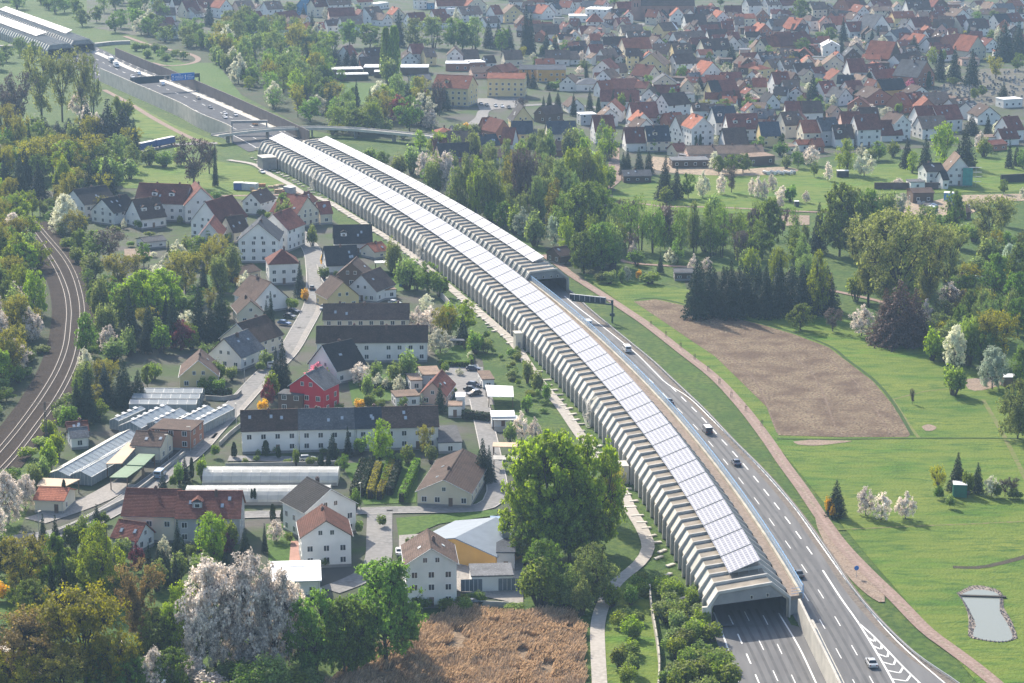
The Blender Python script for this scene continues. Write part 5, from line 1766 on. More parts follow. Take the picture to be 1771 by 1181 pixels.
def glasshouse(x0, y0, x1, y1, depth, eave, pitch, look, open_right=False, tint=None, along=False):
    A, B = G(x0, y0, eave), G(x1, y1, eave)
    d = B - A
    w = math.hypot(d.x, d.y)
    root = empty("glasshouse", ((A.x + B.x) / 2, (A.y + B.y) / 2, 0), math.atan2(d.y, d.x))
    gm = tint or M_GLASS
    if along:
        D = depth
        rh = math.tan(R(pitch)) * D / 2
        pts = [(0, 0), (D, 0), (D, eave), (D / 2, eave + rh), (0, eave)]
        ext = lambda mbb, p, a, b_: mbb.prismx(p, a, b_)
        lo, hi, wid = -w / 2, w / 2, D
        roof1 = [(-.05, eave), (D / 2, eave + rh), (D / 2, eave + rh + .06), (-.05, eave + .06)]
        roof2 = [(D / 2 + .01, eave + rh), (D + .05, eave), (D + .05, eave + .06), (D / 2 + .01, eave + rh + .06)]
    else:
        rh = math.tan(R(pitch)) * w / 2
        ext = lambda mbb, p, a, b_: mbb.prism(p, a, b_)
        lo, hi, wid = 0, depth, w
        roof1 = [(-w / 2 - .05, eave), (0, eave + rh), (0, eave + rh + .06), (-w / 2 - .05, eave + .06)]
        roof2 = [(.01, eave + rh), (w / 2 + .05, eave), (w / 2 + .05, eave + .06), (.01, eave + rh + .06)]
    c0 = 0 if along else -w / 2
    mbb = MB()
    ext(mbb, [(c0 + .05, 0), (c0 + wid - .05, 0), (c0 + wid - .05, eave - .03), (c0 + wid / 2, eave + rh - .05), (c0 + .05, eave - .03)], lo + .05, hi - .05)
    f = mbb.f
    mbb.build("glass_wall", M_GLASS, root)
    mbb = MB()
    ext(mbb, roof1, lo, hi)
    mbb.build("glass_roof", gm, root)
    if not open_right:
        mbb = MB()
        ext(mbb, roof2, lo, hi)
        mbb.build("glass_roof", M_GLASS, root)
    # ribs and ridge
    mbb = MB()
    nn_ = int((hi - lo) / 2.4)
    for k in range(nn_ + 1):
        q = lo + (hi - lo) * k / nn_
        P_ = (lambda u, z: (q, u, z)) if along else (lambda u, z: (u, q, z))
        bar(mbb, P_(c0, eave + .08), P_(c0 + wid / 2, eave + rh + .08), .05)
        bar(mbb, P_(c0 + wid / 2, eave + rh + .08), P_(c0 + wid, eave + .08), .05)
        bar(mbb, P_(c0, 0), P_(c0, eave), .05)
        bar(mbb, P_(c0 + wid, 0), P_(c0 + wid, eave), .05)
    Q = (lambda u, z, e: (e, u, z)) if along else (lambda u, z, e: (u, e, z))
    for u, z in ((c0, eave + .05), (c0 + wid / 2, eave + rh + .1), (c0 + wid, eave + .05)):
        bar(mbb, Q(u, z, lo), Q(u, z, hi), .08)
    for k in range(1, 6):
        u = c0 + wid * k / 6
        z = eave + rh * (1 - abs(k / 6 - .5) * 2)
        bar(mbb, Q(u, 0, lo), Q(u, z, lo), .05)
    mbb.build("frame", M_STEEL, root)
    # opened roof vents
    k = lo + 1.5
    while k < hi - 2 and not along and depth < 25:
        u0, z0 = .3, eave + rh - .1
        mbb = MB()
        mbb.poly([(u0 - .9, k, z0 + .55), (u0 - .9, k + 1.5, z0 + .55), (u0, k + 1.5, z0 + .3), (u0, k, z0 + .3)])
        mbb.build("vent_flap", M_FRAME, root)
        k += 3
    tag(root, look, "glasshouse", "nursery glasshouses", None)
    return root


u1 = lambda x, y: (x / 3.9356, 600 + y / 3.9356)
glasshouse(*u1(320, 866), *u1(470, 880), 40, 2.2, 22, "long glasshouse with whitewashed panes, its far slope open", True, M_SHADEDGLASS)
glasshouse(*u1(474, 872), *u1(622, 887), 40, 2.2, 22, "long glasshouse with bluish clear panes at the street side")
glasshouse(*u1(810, 538), *u1(960, 555), 19, 2.4, 24, "wide glasshouse with open roof flaps behind the brown workshop")
glasshouse(*u1(985, 530), *u1(1095, 542), 15, 2.4, 24, "short glasshouse with open roof flaps beside the brick chimney")
glasshouse(*u1(1140, 533), *u1(1235, 543), 19, 2.4, 24, "pale whitewashed glasshouse beside the street", False, M_SHADEDGLASS)
glasshouse(*u1(1242, 545), *u1(1335, 555), 22, 2.4, 24, "narrow glasshouse running along the street kerb")
glasshouse(*u1(745, 500), *u1(805, 507), 14, 2.4, 24, "small glasshouse squeezed behind the long ones at the bank")
for k, (y, lk) in enumerate(((390, "green gutter glasshouse range, its lowest row"), (350, "wide glasshouse range, its middle row"), (312, "wide glasshouse range, its rear row under the spruces"))):
    glasshouse(*u1(878 + k * 18, y), *u1(1335 + k * 20, y + 2), 4.6, 3.0, 18, lk, along=True)


def canopy(name, quad_px, h, roofcol, look, cat, thick=.2, posts=True, drop=0.0):
    pts = [G(x, y, h) for x, y in quad_px]
    c = sum(pts, Vector()) / 4
    root = empty(name, (c.x, c.y, 0))
    mbb = MB()
    q = [(p.x - c.x, p.y - c.y) for p in pts]
    zs = [h - drop, h - drop, h, h]
    top = [(*q[i], zs[i] + thick) for i in range(4)]
    bot = [(*q[i], zs[i]) for i in range(4)]
    mbb.poly(top)
    mbb.poly(bot[::-1])
    for i in range(4):
        mbb.poly([bot[i], bot[(i + 1) % 4], top[(i + 1) % 4], top[i]])
    mbb.build("roof", roofcol, root)
    if posts:
        for i in range(4):
            mp = MB()
            mp.box(-.12, .12, -.12, .12, -.3, zs[i])
            mp.build("post", plain("timber_post", (0.16, 0.11, 0.075), 0.8), root, (q[i][0] * .93, q[i][1] * .93, 0))
    tag(root, look, cat, None)
    return root


M_TANSHEET = plain("tan_sheet", (0.50, 0.37, 0.25), 0.7, 0.15, 0.4)
M_GREENSHEET = plain("green_sheet", (0.06, 0.16, 0.075), 0.6, 0.25, 0.4)
M_WSHEET = plain("white_sheet", (0.78, 0.78, 0.76), 0.5, 0.1, 0.5)
canopy("shade_canopy", [u1(720, 800), u1(830, 797), u1(950, 660), u1(870, 655)], 3.4, M_TANSHEET, "slanting tan canopy beside the bluish glasshouse", "canopy")
canopy("shade_canopy", [u1(745, 892), u1(865, 893), u1(975, 815), u1(855, 810)], 3.0, M_GREENSHEET, "dark green canopy roof nearer the street van", "canopy")
canopy("shade_canopy", [u1(860, 806), u1(978, 811), u1(1058, 735), u1(945, 730)], 3.2, M_GREENSHEET, "dark green canopy roof below the brown workshop", "canopy")
canopy("shade_canopy", [u1(250, 950), u1(440, 955), u1(545, 905), u1(285, 895)], 3.0, M_TANSHEET, "broad tan sheet roof behind the pinkish hut", "canopy")
u2 = lambda x, y: (440 + x / 3.9356, 600 + y / 3.9356)
canopy("carport", [u2(1590, 340), u2(1765, 343), u2(1760, 270), u2(1570, 262)], 3.0, M_WSHEET, "white roofed open woodshed by the garage court", "carport")
canopy("carport", [u2(1620, 682), u2(1790, 685), u2(1790, 655), u2(1625, 652)], 2.6, M_TANSHEET, "tan roofed carport behind the blue green spruce", "carport")
canopy("carport", [u2(1625, 770), u2(1790, 772), u2(1790, 745), u2(1625, 742)], 2.6, M_CONC, "grey roofed carport over a dark entry by the lime tree", "carport")
canopy("carport", [u2(1620, 500), u2(1790, 500), u2(1790, 470), u2(1625, 468)], 2.6, M_STEEL, "corrugated grey lean to behind the woodshed", "carport")
v2 = lambda x, y: (440 + x / 3.924, 880 + y / 3.924)
canopy("carport", [v2(1605, 102), v2(1735, 100), v2(1690, 55), v2(1600, 52)], 3.0, plain("blue_sheet", (0.16, 0.27, 0.42), 0.6), "blue sheet canopy over stacked goods beside the sheet roofed hall", "carport")
t6 = lambda x, y: (440 + x / 3.9356, 300 + y / 3.9356)
canopy("carport", [t6(820, 612), t6(980, 605), t6(978, 592), t6(818, 598)], 2.7, M_WSHEET, "thin white carport roof behind the dark barn", "carport")
canopy("garden_shelter", [t6(1310, 1140), t6(1432, 1140), t6(1425, 1128), t6(1318, 1128)], 2.2, M_CONCD, "dark garden shelter on the bright back lawn", "shelter")


def poly_tunnel(x0, y0, x1, y1, w, look):
    A, B = G(x0, y0), G(x1, y1)
    d = B - A
    L_ = d.length
    root = empty("poly_tunnel", A, math.atan2(d.y, d.x))
    mbb = MB()
    n_ = 10
    arc = [(w / 2 - w / 2 * math.cos(math.pi * k / n_), 3.4 * math.sin(math.pi * k / n_) ** .8) for k in range(n_ + 1)]
    for k in range(n_):
        (ya, za), (yb, zb) = arc[k], arc[k + 1]
        mbb.quad((0, ya, za), (L_, ya, za), (L_, yb, zb), (0, yb, zb))
    mbb.poly([(0, y, z) for y, z in arc])
    mbb.poly([(L_, y, z) for y, z in arc[::-1]])
    m_, nn2, b2 = newmat("tunnel_film") if "tunnel_film" not in MATS else (MATS["tunnel_film"], None, None)
    if nn2:
        s_, _ = noise_mix(nn2, (0.70, 0.70, 0.66), (0.52, 0.53, 0.50), 0.5, 4)
        nn2.links.new(s_, b2.inputs['Base Color'])
        b2.inputs['Roughness'].default_value = 0.3
        t_ = nn2.nodes.new("ShaderNodeBsdfTranslucent")
        t_.inputs[0].default_value = (.75, .75, .7, 1)
        x_ = nn2.nodes.new("ShaderNodeMixShader")
        x_.inputs[0].default_value = .35
        nn2.links.new(b2.outputs[0], x_.inputs[1])
        nn2.links.new(t_.outputs[0], x_.inputs[2])
        nn2.links.new(x_.outputs[0], nn2.nodes["Material Output"].inputs[0])
        MATS["tunnel_film"] = m_
    mbb.build("film_cover", m_, root)
    mbb = MB()
    for q in np.linspace(0, L_, 15):
        for k in range(n_):
            (ya, za), (yb, zb) = arc[k], arc[k + 1]
            bar(mbb, (q, ya, za + .03), (q, yb, zb + .03), .05)
    mbb.build("hoop_frame", M_STEEL, root)
    mbb = MB()
    mbb.box(.2, L_ - .2, -.05, .02, 0, .8)
    mbb.build("skirt_board", M_CONC, root)
    tag(root, look, "polytunnel", "nursery poly tunnels")


poly_tunnel(350, 840, 584, 840, 9, "white film tunnel on the terrace side of the pair, with a stovepipe")
poly_tunnel(320, 874, 570, 873, 9, "white film tunnel on the red apartment side of the pair")
# ------------------------------------------------------------------ vehicles
def paint(name, col):
    if name in MATS:
        return MATS[name]
    m, n, b = newmat(name)
    b.inputs['Base Color'].default_value = (*col, 1)
    b.inputs['Roughness'].default_value = 0.28
    b.inputs['Metallic'].default_value = 0.25
    b.inputs['Coat Weight'].default_value = 0.6
    MATS[name] = m
    return m


PAINT = {'silver': (0.5, 0.52, 0.54), 'white': (0.75, 0.76, 0.77), 'black': (0.012, 0.013, 0.016), 'navy': (0.018, 0.03, 0.075), 'dark grey': (0.05, 0.055, 0.065), 'blue': (0.05, 0.13, 0.3), 'pale blue': (0.3, 0.42, 0.55), 'red': (0.35, 0.03, 0.03), 'orange': (0.6, 0.25, 0.04)}
M_CGLASS = plain("car_glass", (0.015, 0.018, 0.022), 0.06, 0.1, 1, 0.8)
M_TYRE = plain("tyre_rubber", (0.015, 0.015, 0.015), 0.85, 0.1, 3)
M_RIM = plain("wheel_rim", (0.45, 0.46, 0.47), 0.3, 0.1, 3, 0.6, 0.7)
M_HEAD = plain("headlamp_glass", (0.7, 0.72, 0.75), 0.1, 0.05, 3, 0.8)
M_TAIL = plain("tail_lamp", (0.35, 0.01, 0.01), 0.25, 0.05, 3, 0.6)


def loft(mb, lo, hi, mi=0):
    """Two rectangles (x half width, y0, y1, z) joined."""
    a = [(-lo[0], lo[1], lo[3]), (lo[0], lo[1], lo[3]), (lo[0], lo[2], lo[3]), (-lo[0], lo[2], lo[3])]
    c = [(-hi[0], hi[1], hi[3]), (hi[0], hi[1], hi[3]), (hi[0], hi[2], hi[3]), (-hi[0], hi[2], hi[3])]
    for i in range(4):
        j = (i + 1) % 4
        mb.quad(a[i], a[j], c[j], c[i], mi)
    mb.poly(c, mi)
    mb.poly(a[::-1], mi)


def wheel_mesh(r, w):
    mb = MB()
    mb.tube((-w / 2, 0, 0), (w / 2, 0, 0), r, r, 14)
    mb.tube((w / 2, 0, 0), (-w / 2, 0, 0), r, r, 14)
    return mb.mesh("tyre", M_TYRE)


TYRE_ME = wheel_mesh(.33, .22)
mb = MB()
mb.tube((-.125, 0, 0), (.125, 0, 0), .2, .2, 8)
mb.tube((.125, 0, 0), (-.125, 0, 0), .2, .2, 8)
RIM_ME = mb.mesh("rim", M_RIM)
TYREB_ME = wheel_mesh(.5, .3)


def car(p, d, kind, colour, look, group, px=None):
    root = empty({'car': "car", 'van': "van", 'lorry': "lorry"}[kind if kind != 'estate' else 'car'], (p[0], p[1], 0.0), math.atan2(-d[0], d[1]))
    pm = paint("paint_" + colour.replace(" ", "_"), PAINT[colour])
    mb = MB()
    if kind in ('car', 'estate'):
        prof = [(-2.15, .28), (2.1, .28), (2.2, .5), (2.12, .72), (1.05, .9), (-1.75, .95), (-2.15, .9), (-2.22, .55)]
        for x0, x1, s in ((-.8, .8, 1), (-.88, -.8, .97), (.8, .88, .97)):
            mb.prismx([(y * s, .28 + (z - .28) * s) for y, z in prof], x0, x1)
        yb = -1.95 if kind == 'estate' else -1.55
        mb.build("body", pm, root)
        mb = MB()
        loft(mb, (.8, yb, 1.05, .9), (.62, yb + .45, .25, 1.4))
        mb.build("window", M_CGLASS, root)
        mb = MB()
        loft(mb, (.64, yb + .42, .28, 1.4), (.56, yb + .55, .15, 1.46))
        mb.build("roof", pm, root)
        wh, hy, hz, hw = (1.32, -1.3), (2.14, -2.2), .66, .62
        tr, tx = TYRE_ME, .8
    elif kind == 'van':
        mb.prismx([(-2.45, .3), (2.3, .3), (2.42, .6), (2.3, 1.0), (1.75, 1.15), (1.2, 1.85), (1.0, 1.95), (-2.4, 1.95), (-2.48, 1.2)], -.92, .92)
        mb.build("body", pm, root)
        mb = MB()
        mb.prismx([(1.02, 1.2), (1.7, 1.2), (1.22, 1.82), (1.02, 1.86)], -.935, .935)
        mb.prismx([(-2.0, 1.2), (.85, 1.2), (.85, 1.78), (-2.0, 1.78)], -.935, .935)
        mb.box(-.72, .72, -2.5, -2.44, 1.25, 1.8)
        mb.build("window", M_CGLASS, root)
        mb = MB()
        mb.box(-.85, .85, -2.3, .95, 1.955, 2.02)
        mb.build("roof", pm if colour != 'navy' else M_WHITE, root)
        wh, hy, hz, hw = (1.5, -1.5), (2.35, -2.49), .75, .68
        tr, tx = TYRE_ME, .84
    else:
        mb.prismx([(1.6, .5), (3.5, .5), (3.55, 1.2), (3.3, 2.4), (1.6, 2.5)], -1.15, 1.15)
        mb.build("cab", pm, root)
        mb = MB()
        mb.box(-1.22, 1.22, -3.9, 1.4, .95, 3.25)
        mb.build("cargo_box", M_WSHEET, root)
        mb = MB()
        mb.box(-1.0, 1.0, -3.8, 3.0, .5, .94)
        mb.build("chassis", M_SIGNB, root)
        mb = MB()
        mb.prismx([(3.4, 1.45), (3.56, 1.45), (3.36, 2.25), (3.25, 2.25)], -1.0, 1.0)
        mb.build("window", M_CGLASS, root)
        wh, hy, hz, hw = (2.5, -2.4), (3.56, -3.92), .8, .85
        tr, tx = TYREB_ME, 1.0
    for y in wh:
        for x in (-tx, tx):
            w_ = link("wheel", tr, root, (x, y, .33 if tr is TYRE_ME else .5))
            link("rim", RIM_ME, w_)
    for x in (-hw, hw):
        mb = MB()
        mb.box(x - .16, x + .16, hy[0] - .03, hy[0] + .05, hz - .08, hz + .08)
        mb.build("headlight", M_HEAD, root)
        mb = MB()
        mb.box(x - .14, x + .14, hy[1] - .05, hy[1] + .03, hz - .06, hz + .14)
        mb.build("tail_light", M_TAIL, root)
    tag(root, look, {'car': "car", 'estate': "car", 'van': "van", 'lorry': "lorry"}[kind], group, px)
    return root


def drive(x, y, x2, y2, kind, colour, look, group="cars on the motorway"):
    """A vehicle at pixel (x, y) pointing towards pixel (x2, y2)."""
    p = G(x, y)
    d = (G(x2, y2) - p).normalized()
    car(p, d, kind, colour, look, group)


drive(1507, 1150, 1478, 1098, 'car', 'silver', "silver saloon car beside the striped gore of the open carriageway")
drive(1381, 996, 1356, 955, 'car', 'black', "black car driving beside the end of the blue railing")
drive(1273, 803, 1244, 770, 'car', 'navy', "dark navy hatchback in the middle of the open carriageway")
drive(1223, 748, 1195, 718, 'van', 'navy', "dark blue van with white roof on the open carriageway")
drive(1157, 697, 1130, 668, 'car', 'dark grey', "dark car half hidden behind the blue railing")
drive(1084, 607, 1062, 584, 'van', 'white', "white van on the open carriageway by the solid edge line")
drive(1016, 563, 998, 547, 'van', 'white', "white van roof peeping above the blue railing under the sign boxes")
drive(201, 116, 225, 130, 'lorry', 'white', "white lorry on the far motorway near the tunnel mouth", "vehicles on the far motorway")
drive(193, 108, 217, 121, 'lorry', 'dark grey', "dark cabbed lorry just behind the white lorry on the far motorway", "vehicles on the far motorway")
for x, y, c, k, lk in ((180.4, 126, 'silver', 'car', "silver car"), (240, 129, 'white', 'van', "white van"), (229, 134, 'white', 'car', "white car"), (243, 136, 'dark grey', 'car', "dark grey car"), (281, 147, 'white', 'van', "white van"), (258, 158, 'silver', 'car', "silver car"),
                       (321.4, 187, 'white', 'car', "white car"), (343, 171, 'dark grey', 'car', "dark grey car"), (364, 187, 'navy', 'car', "navy car"), (389, 197.5, 'white', 'car', "white car"), (389, 204, 'white', 'car', "white car"), (407, 200, 'silver', 'car', "silver car"), (441, 216, 'orange', 'van', "orange van")):
    drive(x, y, x + 24, y + 12, k, c, lk + " on the open far motorway", "vehicles on the far motorway")
PK = "parked cars"
drive(819, 640, 840, 641, 'estate', 'navy', "dark navy car parked alone at the upper edge of the garage court", PK)
drive(820, 668, 840, 671, 'estate', 'navy', "dark navy car parked in the middle of the garage court", PK)
drive(815, 676, 835, 678, 'car', 'black', "black car parked between two others in the garage court", PK)
drive(820, 683, 800, 686, 'estate', 'dark grey', "dark grey estate car parked lowest in the garage court", PK)
drive(531.5, 796, 552, 795, 'estate', 'silver', "silver car parked before the long white terrace", PK)
drive(469, 634, 473, 618, 'van', 'white', "white van parked on the village road beside the dark spruce", PK)
drive(277, 824, 290, 812, 'van', 'pale blue', "pale blue van driving on the street beside the canopies", PK)
drive(559, 534, 545, 552, 'car', 'silver', "silver car parked at the end of the upper terrace", PK)
drive(683, 526, 700, 528, 'estate', 'white', "white car parked behind the upper terrace", PK)
drive(540, 500, 543, 485, 'car', 'black', "black car driving up the village street", PK)
drive(501, 549, 516, 551, 'car', 'dark grey', "dark grey car parked beside the village street spruces", PK)
drive(507, 540, 522, 542, 'car', 'navy', "navy car parked behind the dark grey one at the village street", PK)
drive(492, 561, 507, 563, 'estate', 'blue', "blue car parked beside the village street spruces", PK)
drive(453, 299, 475, 308, 'car', 'white', "white car on the pale path behind the timber yard", PK)
drive(691, 957, 690, 945, 'car', 'white', "white car parked beside the white four storey house", PK)
drive(822, 1046, 838, 1044, 'car', 'black', "black car parked before the double garage", PK)
drive(540, 1025, 560, 1024, 'estate', 'white', "white car parked under the blossom trees by the sheet roofed shed", PK)
drive(1182, 274, 1200, 276, 'van', 'white', "white van parked at the end of the long tiled barn", PK)
drive(1614, 365, 1628, 369, 'van', 'white', "white van parked on the sandy yard", PK)
drive(1716, 486, 1732, 486, 'estate', 'black', "black car parked beside the brown garden cabin", PK)
drive(1690, 483, 1700, 481, 'car', 'pale blue', "pale blue car half behind the bush at the garden cabin", PK)
for k, (x, y, c) in enumerate(((857, 184, 'silver'), (868, 185, 'white'), (842, 183, 'dark grey'), (832, 181, 'navy'), (880, 187, 'black'), (1088, 128, 'white'), (1078, 137, 'silver'), (1100, 214, 'silver'), (1098, 190, 'dark grey'), (1106, 178, 'blue'))):
    drive(x, y, x + 6, y + 4, 'car', c, f"{c} car parked on a town street or school yard", "cars parked in the town")
drive(1707, 483.5, 1720, 483, 'car', 'dark grey', "dark grey car behind the black one at the garden cabin", PK) if False else None

# blue lorry with trailer on the bridge approach
p0, p1 = G(235, 263), G(300, 249)
d = (p1 - p0).normalized()
root = empty("lorry", p0, math.atan2(-d.x, d.y))
L_ = (p1 - p0).length
M_BLUET = plain("blue_tarpaulin", (0.035, 0.085, 0.26), 0.5, 0.15, .5)
mb = MB()
mb.box(-1.25, 1.25, 2.6, L_ * .47, 1.0, 3.6)
mb.box(-1.25, 1.25, L_ * .53, L_, 1.0, 3.6)
mb = MB()
mb.box(-1.25, 1.25, 2.8, L_ * .47, 1.0, 3.7)
mb.build("cargo_box", M_BLUET, root)
mb = MB()
mb.box(-1.25, 1.25, L_ * .52, L_, 1.0, 3.7)
mb.build("trailer", M_BLUET, root)
mb = MB()
mb.box(-1.2, 1.2, 2.75, L_ * .47 + .05, 3.704, 3.8)
mb.build("cargo_roof", M_WSHEET, root)
mb = MB()
mb.box(-1.2, 1.2, L_ * .52 - .05, L_ + .05, 3.704, 3.8)
mb.build("trailer_roof", M_WSHEET, root)
mb = MB()
mb.prismx([(.2, .6), (2.6, .6), (2.6, 3.2), (.6, 3.2), (.2, 1.6)], -1.2, 1.2)
mb.build("cab", M_BLUET, root)
mb = MB()
mb.box(-1.0, 1.0, .5, L_ - .5, .6, .98)
mb.build("chassis", M_SIGNB, root)
for y in (1.4, L_ * .4, L_ * .58, L_ * .9):
    for x in (-1.1, 1.1):
        link("wheel", TYREB_ME, root, (x, y, .5))
fixed(root, "blue lorry with matching trailer on the road to the bridge", "lorry")
ribbon("road", [(190, 282), (235, 264), (300, 250), (340, 248), (376, 247)], 6, -0.08, M_STREET)


# containers and yard things
def crate(name, x, y, x2, y2, dep, h, col, look, cat, mat=None):
    A, B = G(x, y), G(x2, y2)
    d = B - A
    root = empty(name, A, math.atan2(d.y, d.x))
    w = d.length
    mt = mat or plain("box_" + name + "_" + look.split()[0], col, 0.6, 0.2, 1)
    mb = MB()
    mb.box(0, w, 0, dep, -.1, h)
    mb.build("body", mt, root)
    mb = MB()
    mb.box(-.06, w + .06, -.06, dep + .06, h + .003, h + .12)
    mb.build("roof", M_WSHEET, root)
    mb = MB()
    k = .3
    while k < w - .1:
        mb.box(k, k + .08, -.05, 0, .1, h - .1)
        k += .45
    mb.build("door", mt, root)
    tag(root, look, cat, None)


crate("container", 1632, 347, 1656, 348, 3.5, 3.2, (0.13, 0.35, 0.62), "light blue site container on the sandy yard", "container")
crate("container", 404, 328, 420, 328, 3, 2.8, (0.07, 0.13, 0.34), "blue lorry body parked by the timber yard", "container")
crate("container", 418, 328, 441, 330, 3, 2.8, (0.5, 0.52, 0.55), "long grey lorry body parked by the timber yard", "container")
crate("container", 690, 495, 703, 495, 2.4, 2.2, (0.06, 0.16, 0.40), "small blue box on the back lawn behind the dark barns", "container")
crate("container", 490, 333, 503, 335, 3, 2.5, (0.35, 0.36, 0.38), "grey site hut at the end of the timber stacks", "container")
crate("garden_hut", 1648, 859, 1672, 860, 3.2, 3.0, (0.025, 0.16, 0.10), "dark green garden hut with pale roof under the spruces", "hut")
crate("garden_hut", 1735, 668, 1765, 668, 4, 2.6, (0.22, 0.15, 0.10), "brown plank hut behind the silver leaved tree", "hut")
crate("garden_hut", 1502, 372, 1515, 372, 2.5, 2.0, (0.2, 0.2, 0.2), "tiny dark hut in the orchard meadow", "hut") if False else None
crate("garden_hut", 1448, 306, 1468, 306, 3.0, 2.6, (0.03, 0.03, 0.035), "black hut under the orchard trees", "hut")
crate("garden_hut", 1374, 357, 1382, 357, 2.0, 2.0, (0.10, 0.10, 0.10), "little dark hut with white roof on the meadow path", "hut")
special('e', *tpx('T6', 1300, 0), *tpx('T6', 1300, 0), 1, 1, 1, 'b', 'n', "x") if False else None
A_ = 1632
special('e', 1631, 478, 1660, 481, 7, 2.6, 18, 'b', 'n', "brown garden cabin with low dark roof behind the cone shaped tree", True, "cabin", "cabin")
special('e', 1167, 472, 1200, 472, 7, 2.5, 12, 'b', 'g', "garden cabin with grey roof beside the spruce wood", True, "cabin", "cabin")
special('e', 968, 443, 990, 440, 8, 3, 30, 'b', 'n', "dark timber barn behind the short tunnel's mouth", True, "barn", "barn")
special('e', 205, 735, 230, 733, 5, 2.4, 20, 'b', 'd', "low dark shed by the tracks", True, "shed", "shed") if False else None

# stacked timber in the builders' yard, rows of small piles
for k in range(16):
    x, y = random.uniform(436, 500), random.uniform(321, 334)
    p = G(x, y)
    root = empty("timber_stack", p, random.uniform(-.3, .3))
    c = random.choice(((0.5, 0.33, 0.16), (0.55, 0.42, 0.28), (0.48, 0.2, 0.1), (0.6, 0.55, 0.5)))
    mb = MB()
    w, h, dp = random.uniform(1.5, 4), random.uniform(.7, 1.6), random.uniform(1, 2)
    for j in range(4):
        mb.box(-w / 2 + random.uniform(-.1, .1), w / 2, 0, dp, j * h / 4, (j + .85) * h / 4)
    mb.build("plank", plain("timber_%d" % int(c[1] * 100), c, 0.8, 0.3, 2), root)
    tag(root, "stack of boards and pallets in the builders yard", "timber stack", "timber stacks in the builders yard")
# white wrapped bales by the barn
for k in range(14):
    p = G(1322 + k * 3.9, 300 + (k % 3) * 1.0)
    root = empty("hay_bale", p, random.uniform(0, 3))
    mb = MB()
    mb.tube((-.7, 0, .75), (.7, 0, .75), .75, .75, 10)
    mb.tube((.7, 0, .75), (-.7, 0, .75), .75, .75, 10)
    mb.build("bale_wrap", M_WSHEET, root)
    tag(root, "white wrapped hay bale in the row on the orchard meadow", "hay bale", "white bales on the meadow")
# yard clutter on the sandy yard
for k in range(22):
    x, y = random.choice(((random.uniform(1590, 1618), random.uniform(352, 360)), (random.uniform(1650, 1695), random.uniform(354, 362))))
    root = empty("scrap_pile", G(x, y), random.uniform(0, 3))
    mb = MB()
    for j in range(5):
        a, h = random.uniform(-1.2, 1.2), random.uniform(.3, 1.2)
        mb.box(a, a + random.uniform(.4, 1.4), random.uniform(-1, 0), random.uniform(.2, 1), -.1, h)
    mb.build("scrap", plain("scrap_%d" % (k % 4), ((0.3, 0.3, 0.32), (0.12, 0.11, 0.1), (0.16, 0.25, 0.38), (0.5, 0.48, 0.44))[k % 4], 0.7, 0.3, 2), root)
    tag(root, ("grey", "dark", "blue", "pale")[k % 4] + " scrap pile on the sandy yard", "scrap pile", "scrap piles on the sandy yard")
# cemetery stones
M_GRAVE = plain("grave_stone", (0.2, 0.2, 0.2), 0.5, 0.4, 2, obj_rand=0.7)
mb = MB()
mb.box(-.5, .5, -.15, .15, -.1, 1.1)
mb.box(-.6, .6, -2.0, -.16, -.1, .18)
GR_ME = mb.mesh("grave", M_GRAVE)
GP = [(1612, 156), (1640, 146), (1700, 150), (1690, 172), (1640, 166), (1612, 160)]
GP2 = [(1700, 125), (1765, 122), (1790, 180), (1690, 175)]
gp = scatter(GP, 75) + scatter(GP2, 95)
px_sheet("cemetery_ground", [(1600, 162), (1640, 140), (1700, 118), (1790, 118), (1790, 185), (1690, 180), (1610, 168)], -0.15, groundmat("cemetery_soil", [(0.09, 0.085, 0.07), (0.05, 0.07, 0.03), (0.15, 0.13, 0.11)], [0.15, 0.6], bumps=None))
for x, y in gp:
    o = link("gravestone", GR_ME, None, (x, y, 0), random.uniform(-.15, .15), (1, 1, random.uniform(.8, 1.4)))
    tag(o, "low dark gravestone among the cemetery graves", "gravestone", "gravestones in the cemetery")

# street lamps
mb = MB()
mb.tube((0, 0, -.2), (0, 0, 6.5), .09, .06, 6)
LAMP_P = mb.mesh("pole", M_STEEL)
mb = MB()
mb.box(-.16, .16, -.1, .9, 6.5, 6.65)
LAMP_H = mb.mesh("lamp_head", M_CONCP)
for x, y, lk in ((291, 795, "tall street lamp at the brown workshop corner"), (423, 660, "street lamp on the village road above the yellow house"), (533, 497, "street lamp beside the village street spruce"), (68, 932, "street lamp at the lowest end of the village road"), (409, 738, "street lamp on the terrace side of the village road"), (624, 880, "street lamp by the nursery hedges"), (731, 470, "street lamp behind the dark barns"), (330, 780, "street lamp at the poly tunnels")):
    root = empty("street_lamp", G(x, y), random.uniform(0, 6))
    link("pole", LAMP_P, root)
    link("lamp_head", LAMP_H, root)
    tag(root, lk, "street lamp", "street lamps of the village")

# green and white banner by the cone shaped tree
A, B = G(1510, 588), G(1534, 590)
root = empty("banner_sign", A, math.atan2((B - A).y, (B - A).x))
w = (B - A).length
mb = MB()
mb.box(0, w, -.08, .08, .9, 3.6)
bo = mb.build("board", plain("pale_green_banner", (0.42, 0.62, 0.52), 0.6, 0.1, 1), root)
mb = MB()
mb.box(.05, w - .05, -.11, -.08, 2.6, 3.3)
for k in range(5):
    mb.box(.3 + k * .7, .8 + k * .7, -.12, -.08, 1.3, 1.55)
mb.build("banner_print", M_WHITE, bo)
for x in (.3, w - .3):
    mb = MB()
    mb.box(x - .08, x + .08, -.06, .06, -.2, .9)
    mb.build("post", M_STEEL, root)
fixed(root, "pale green and white banner board on posts at the meadow edge", "sign")
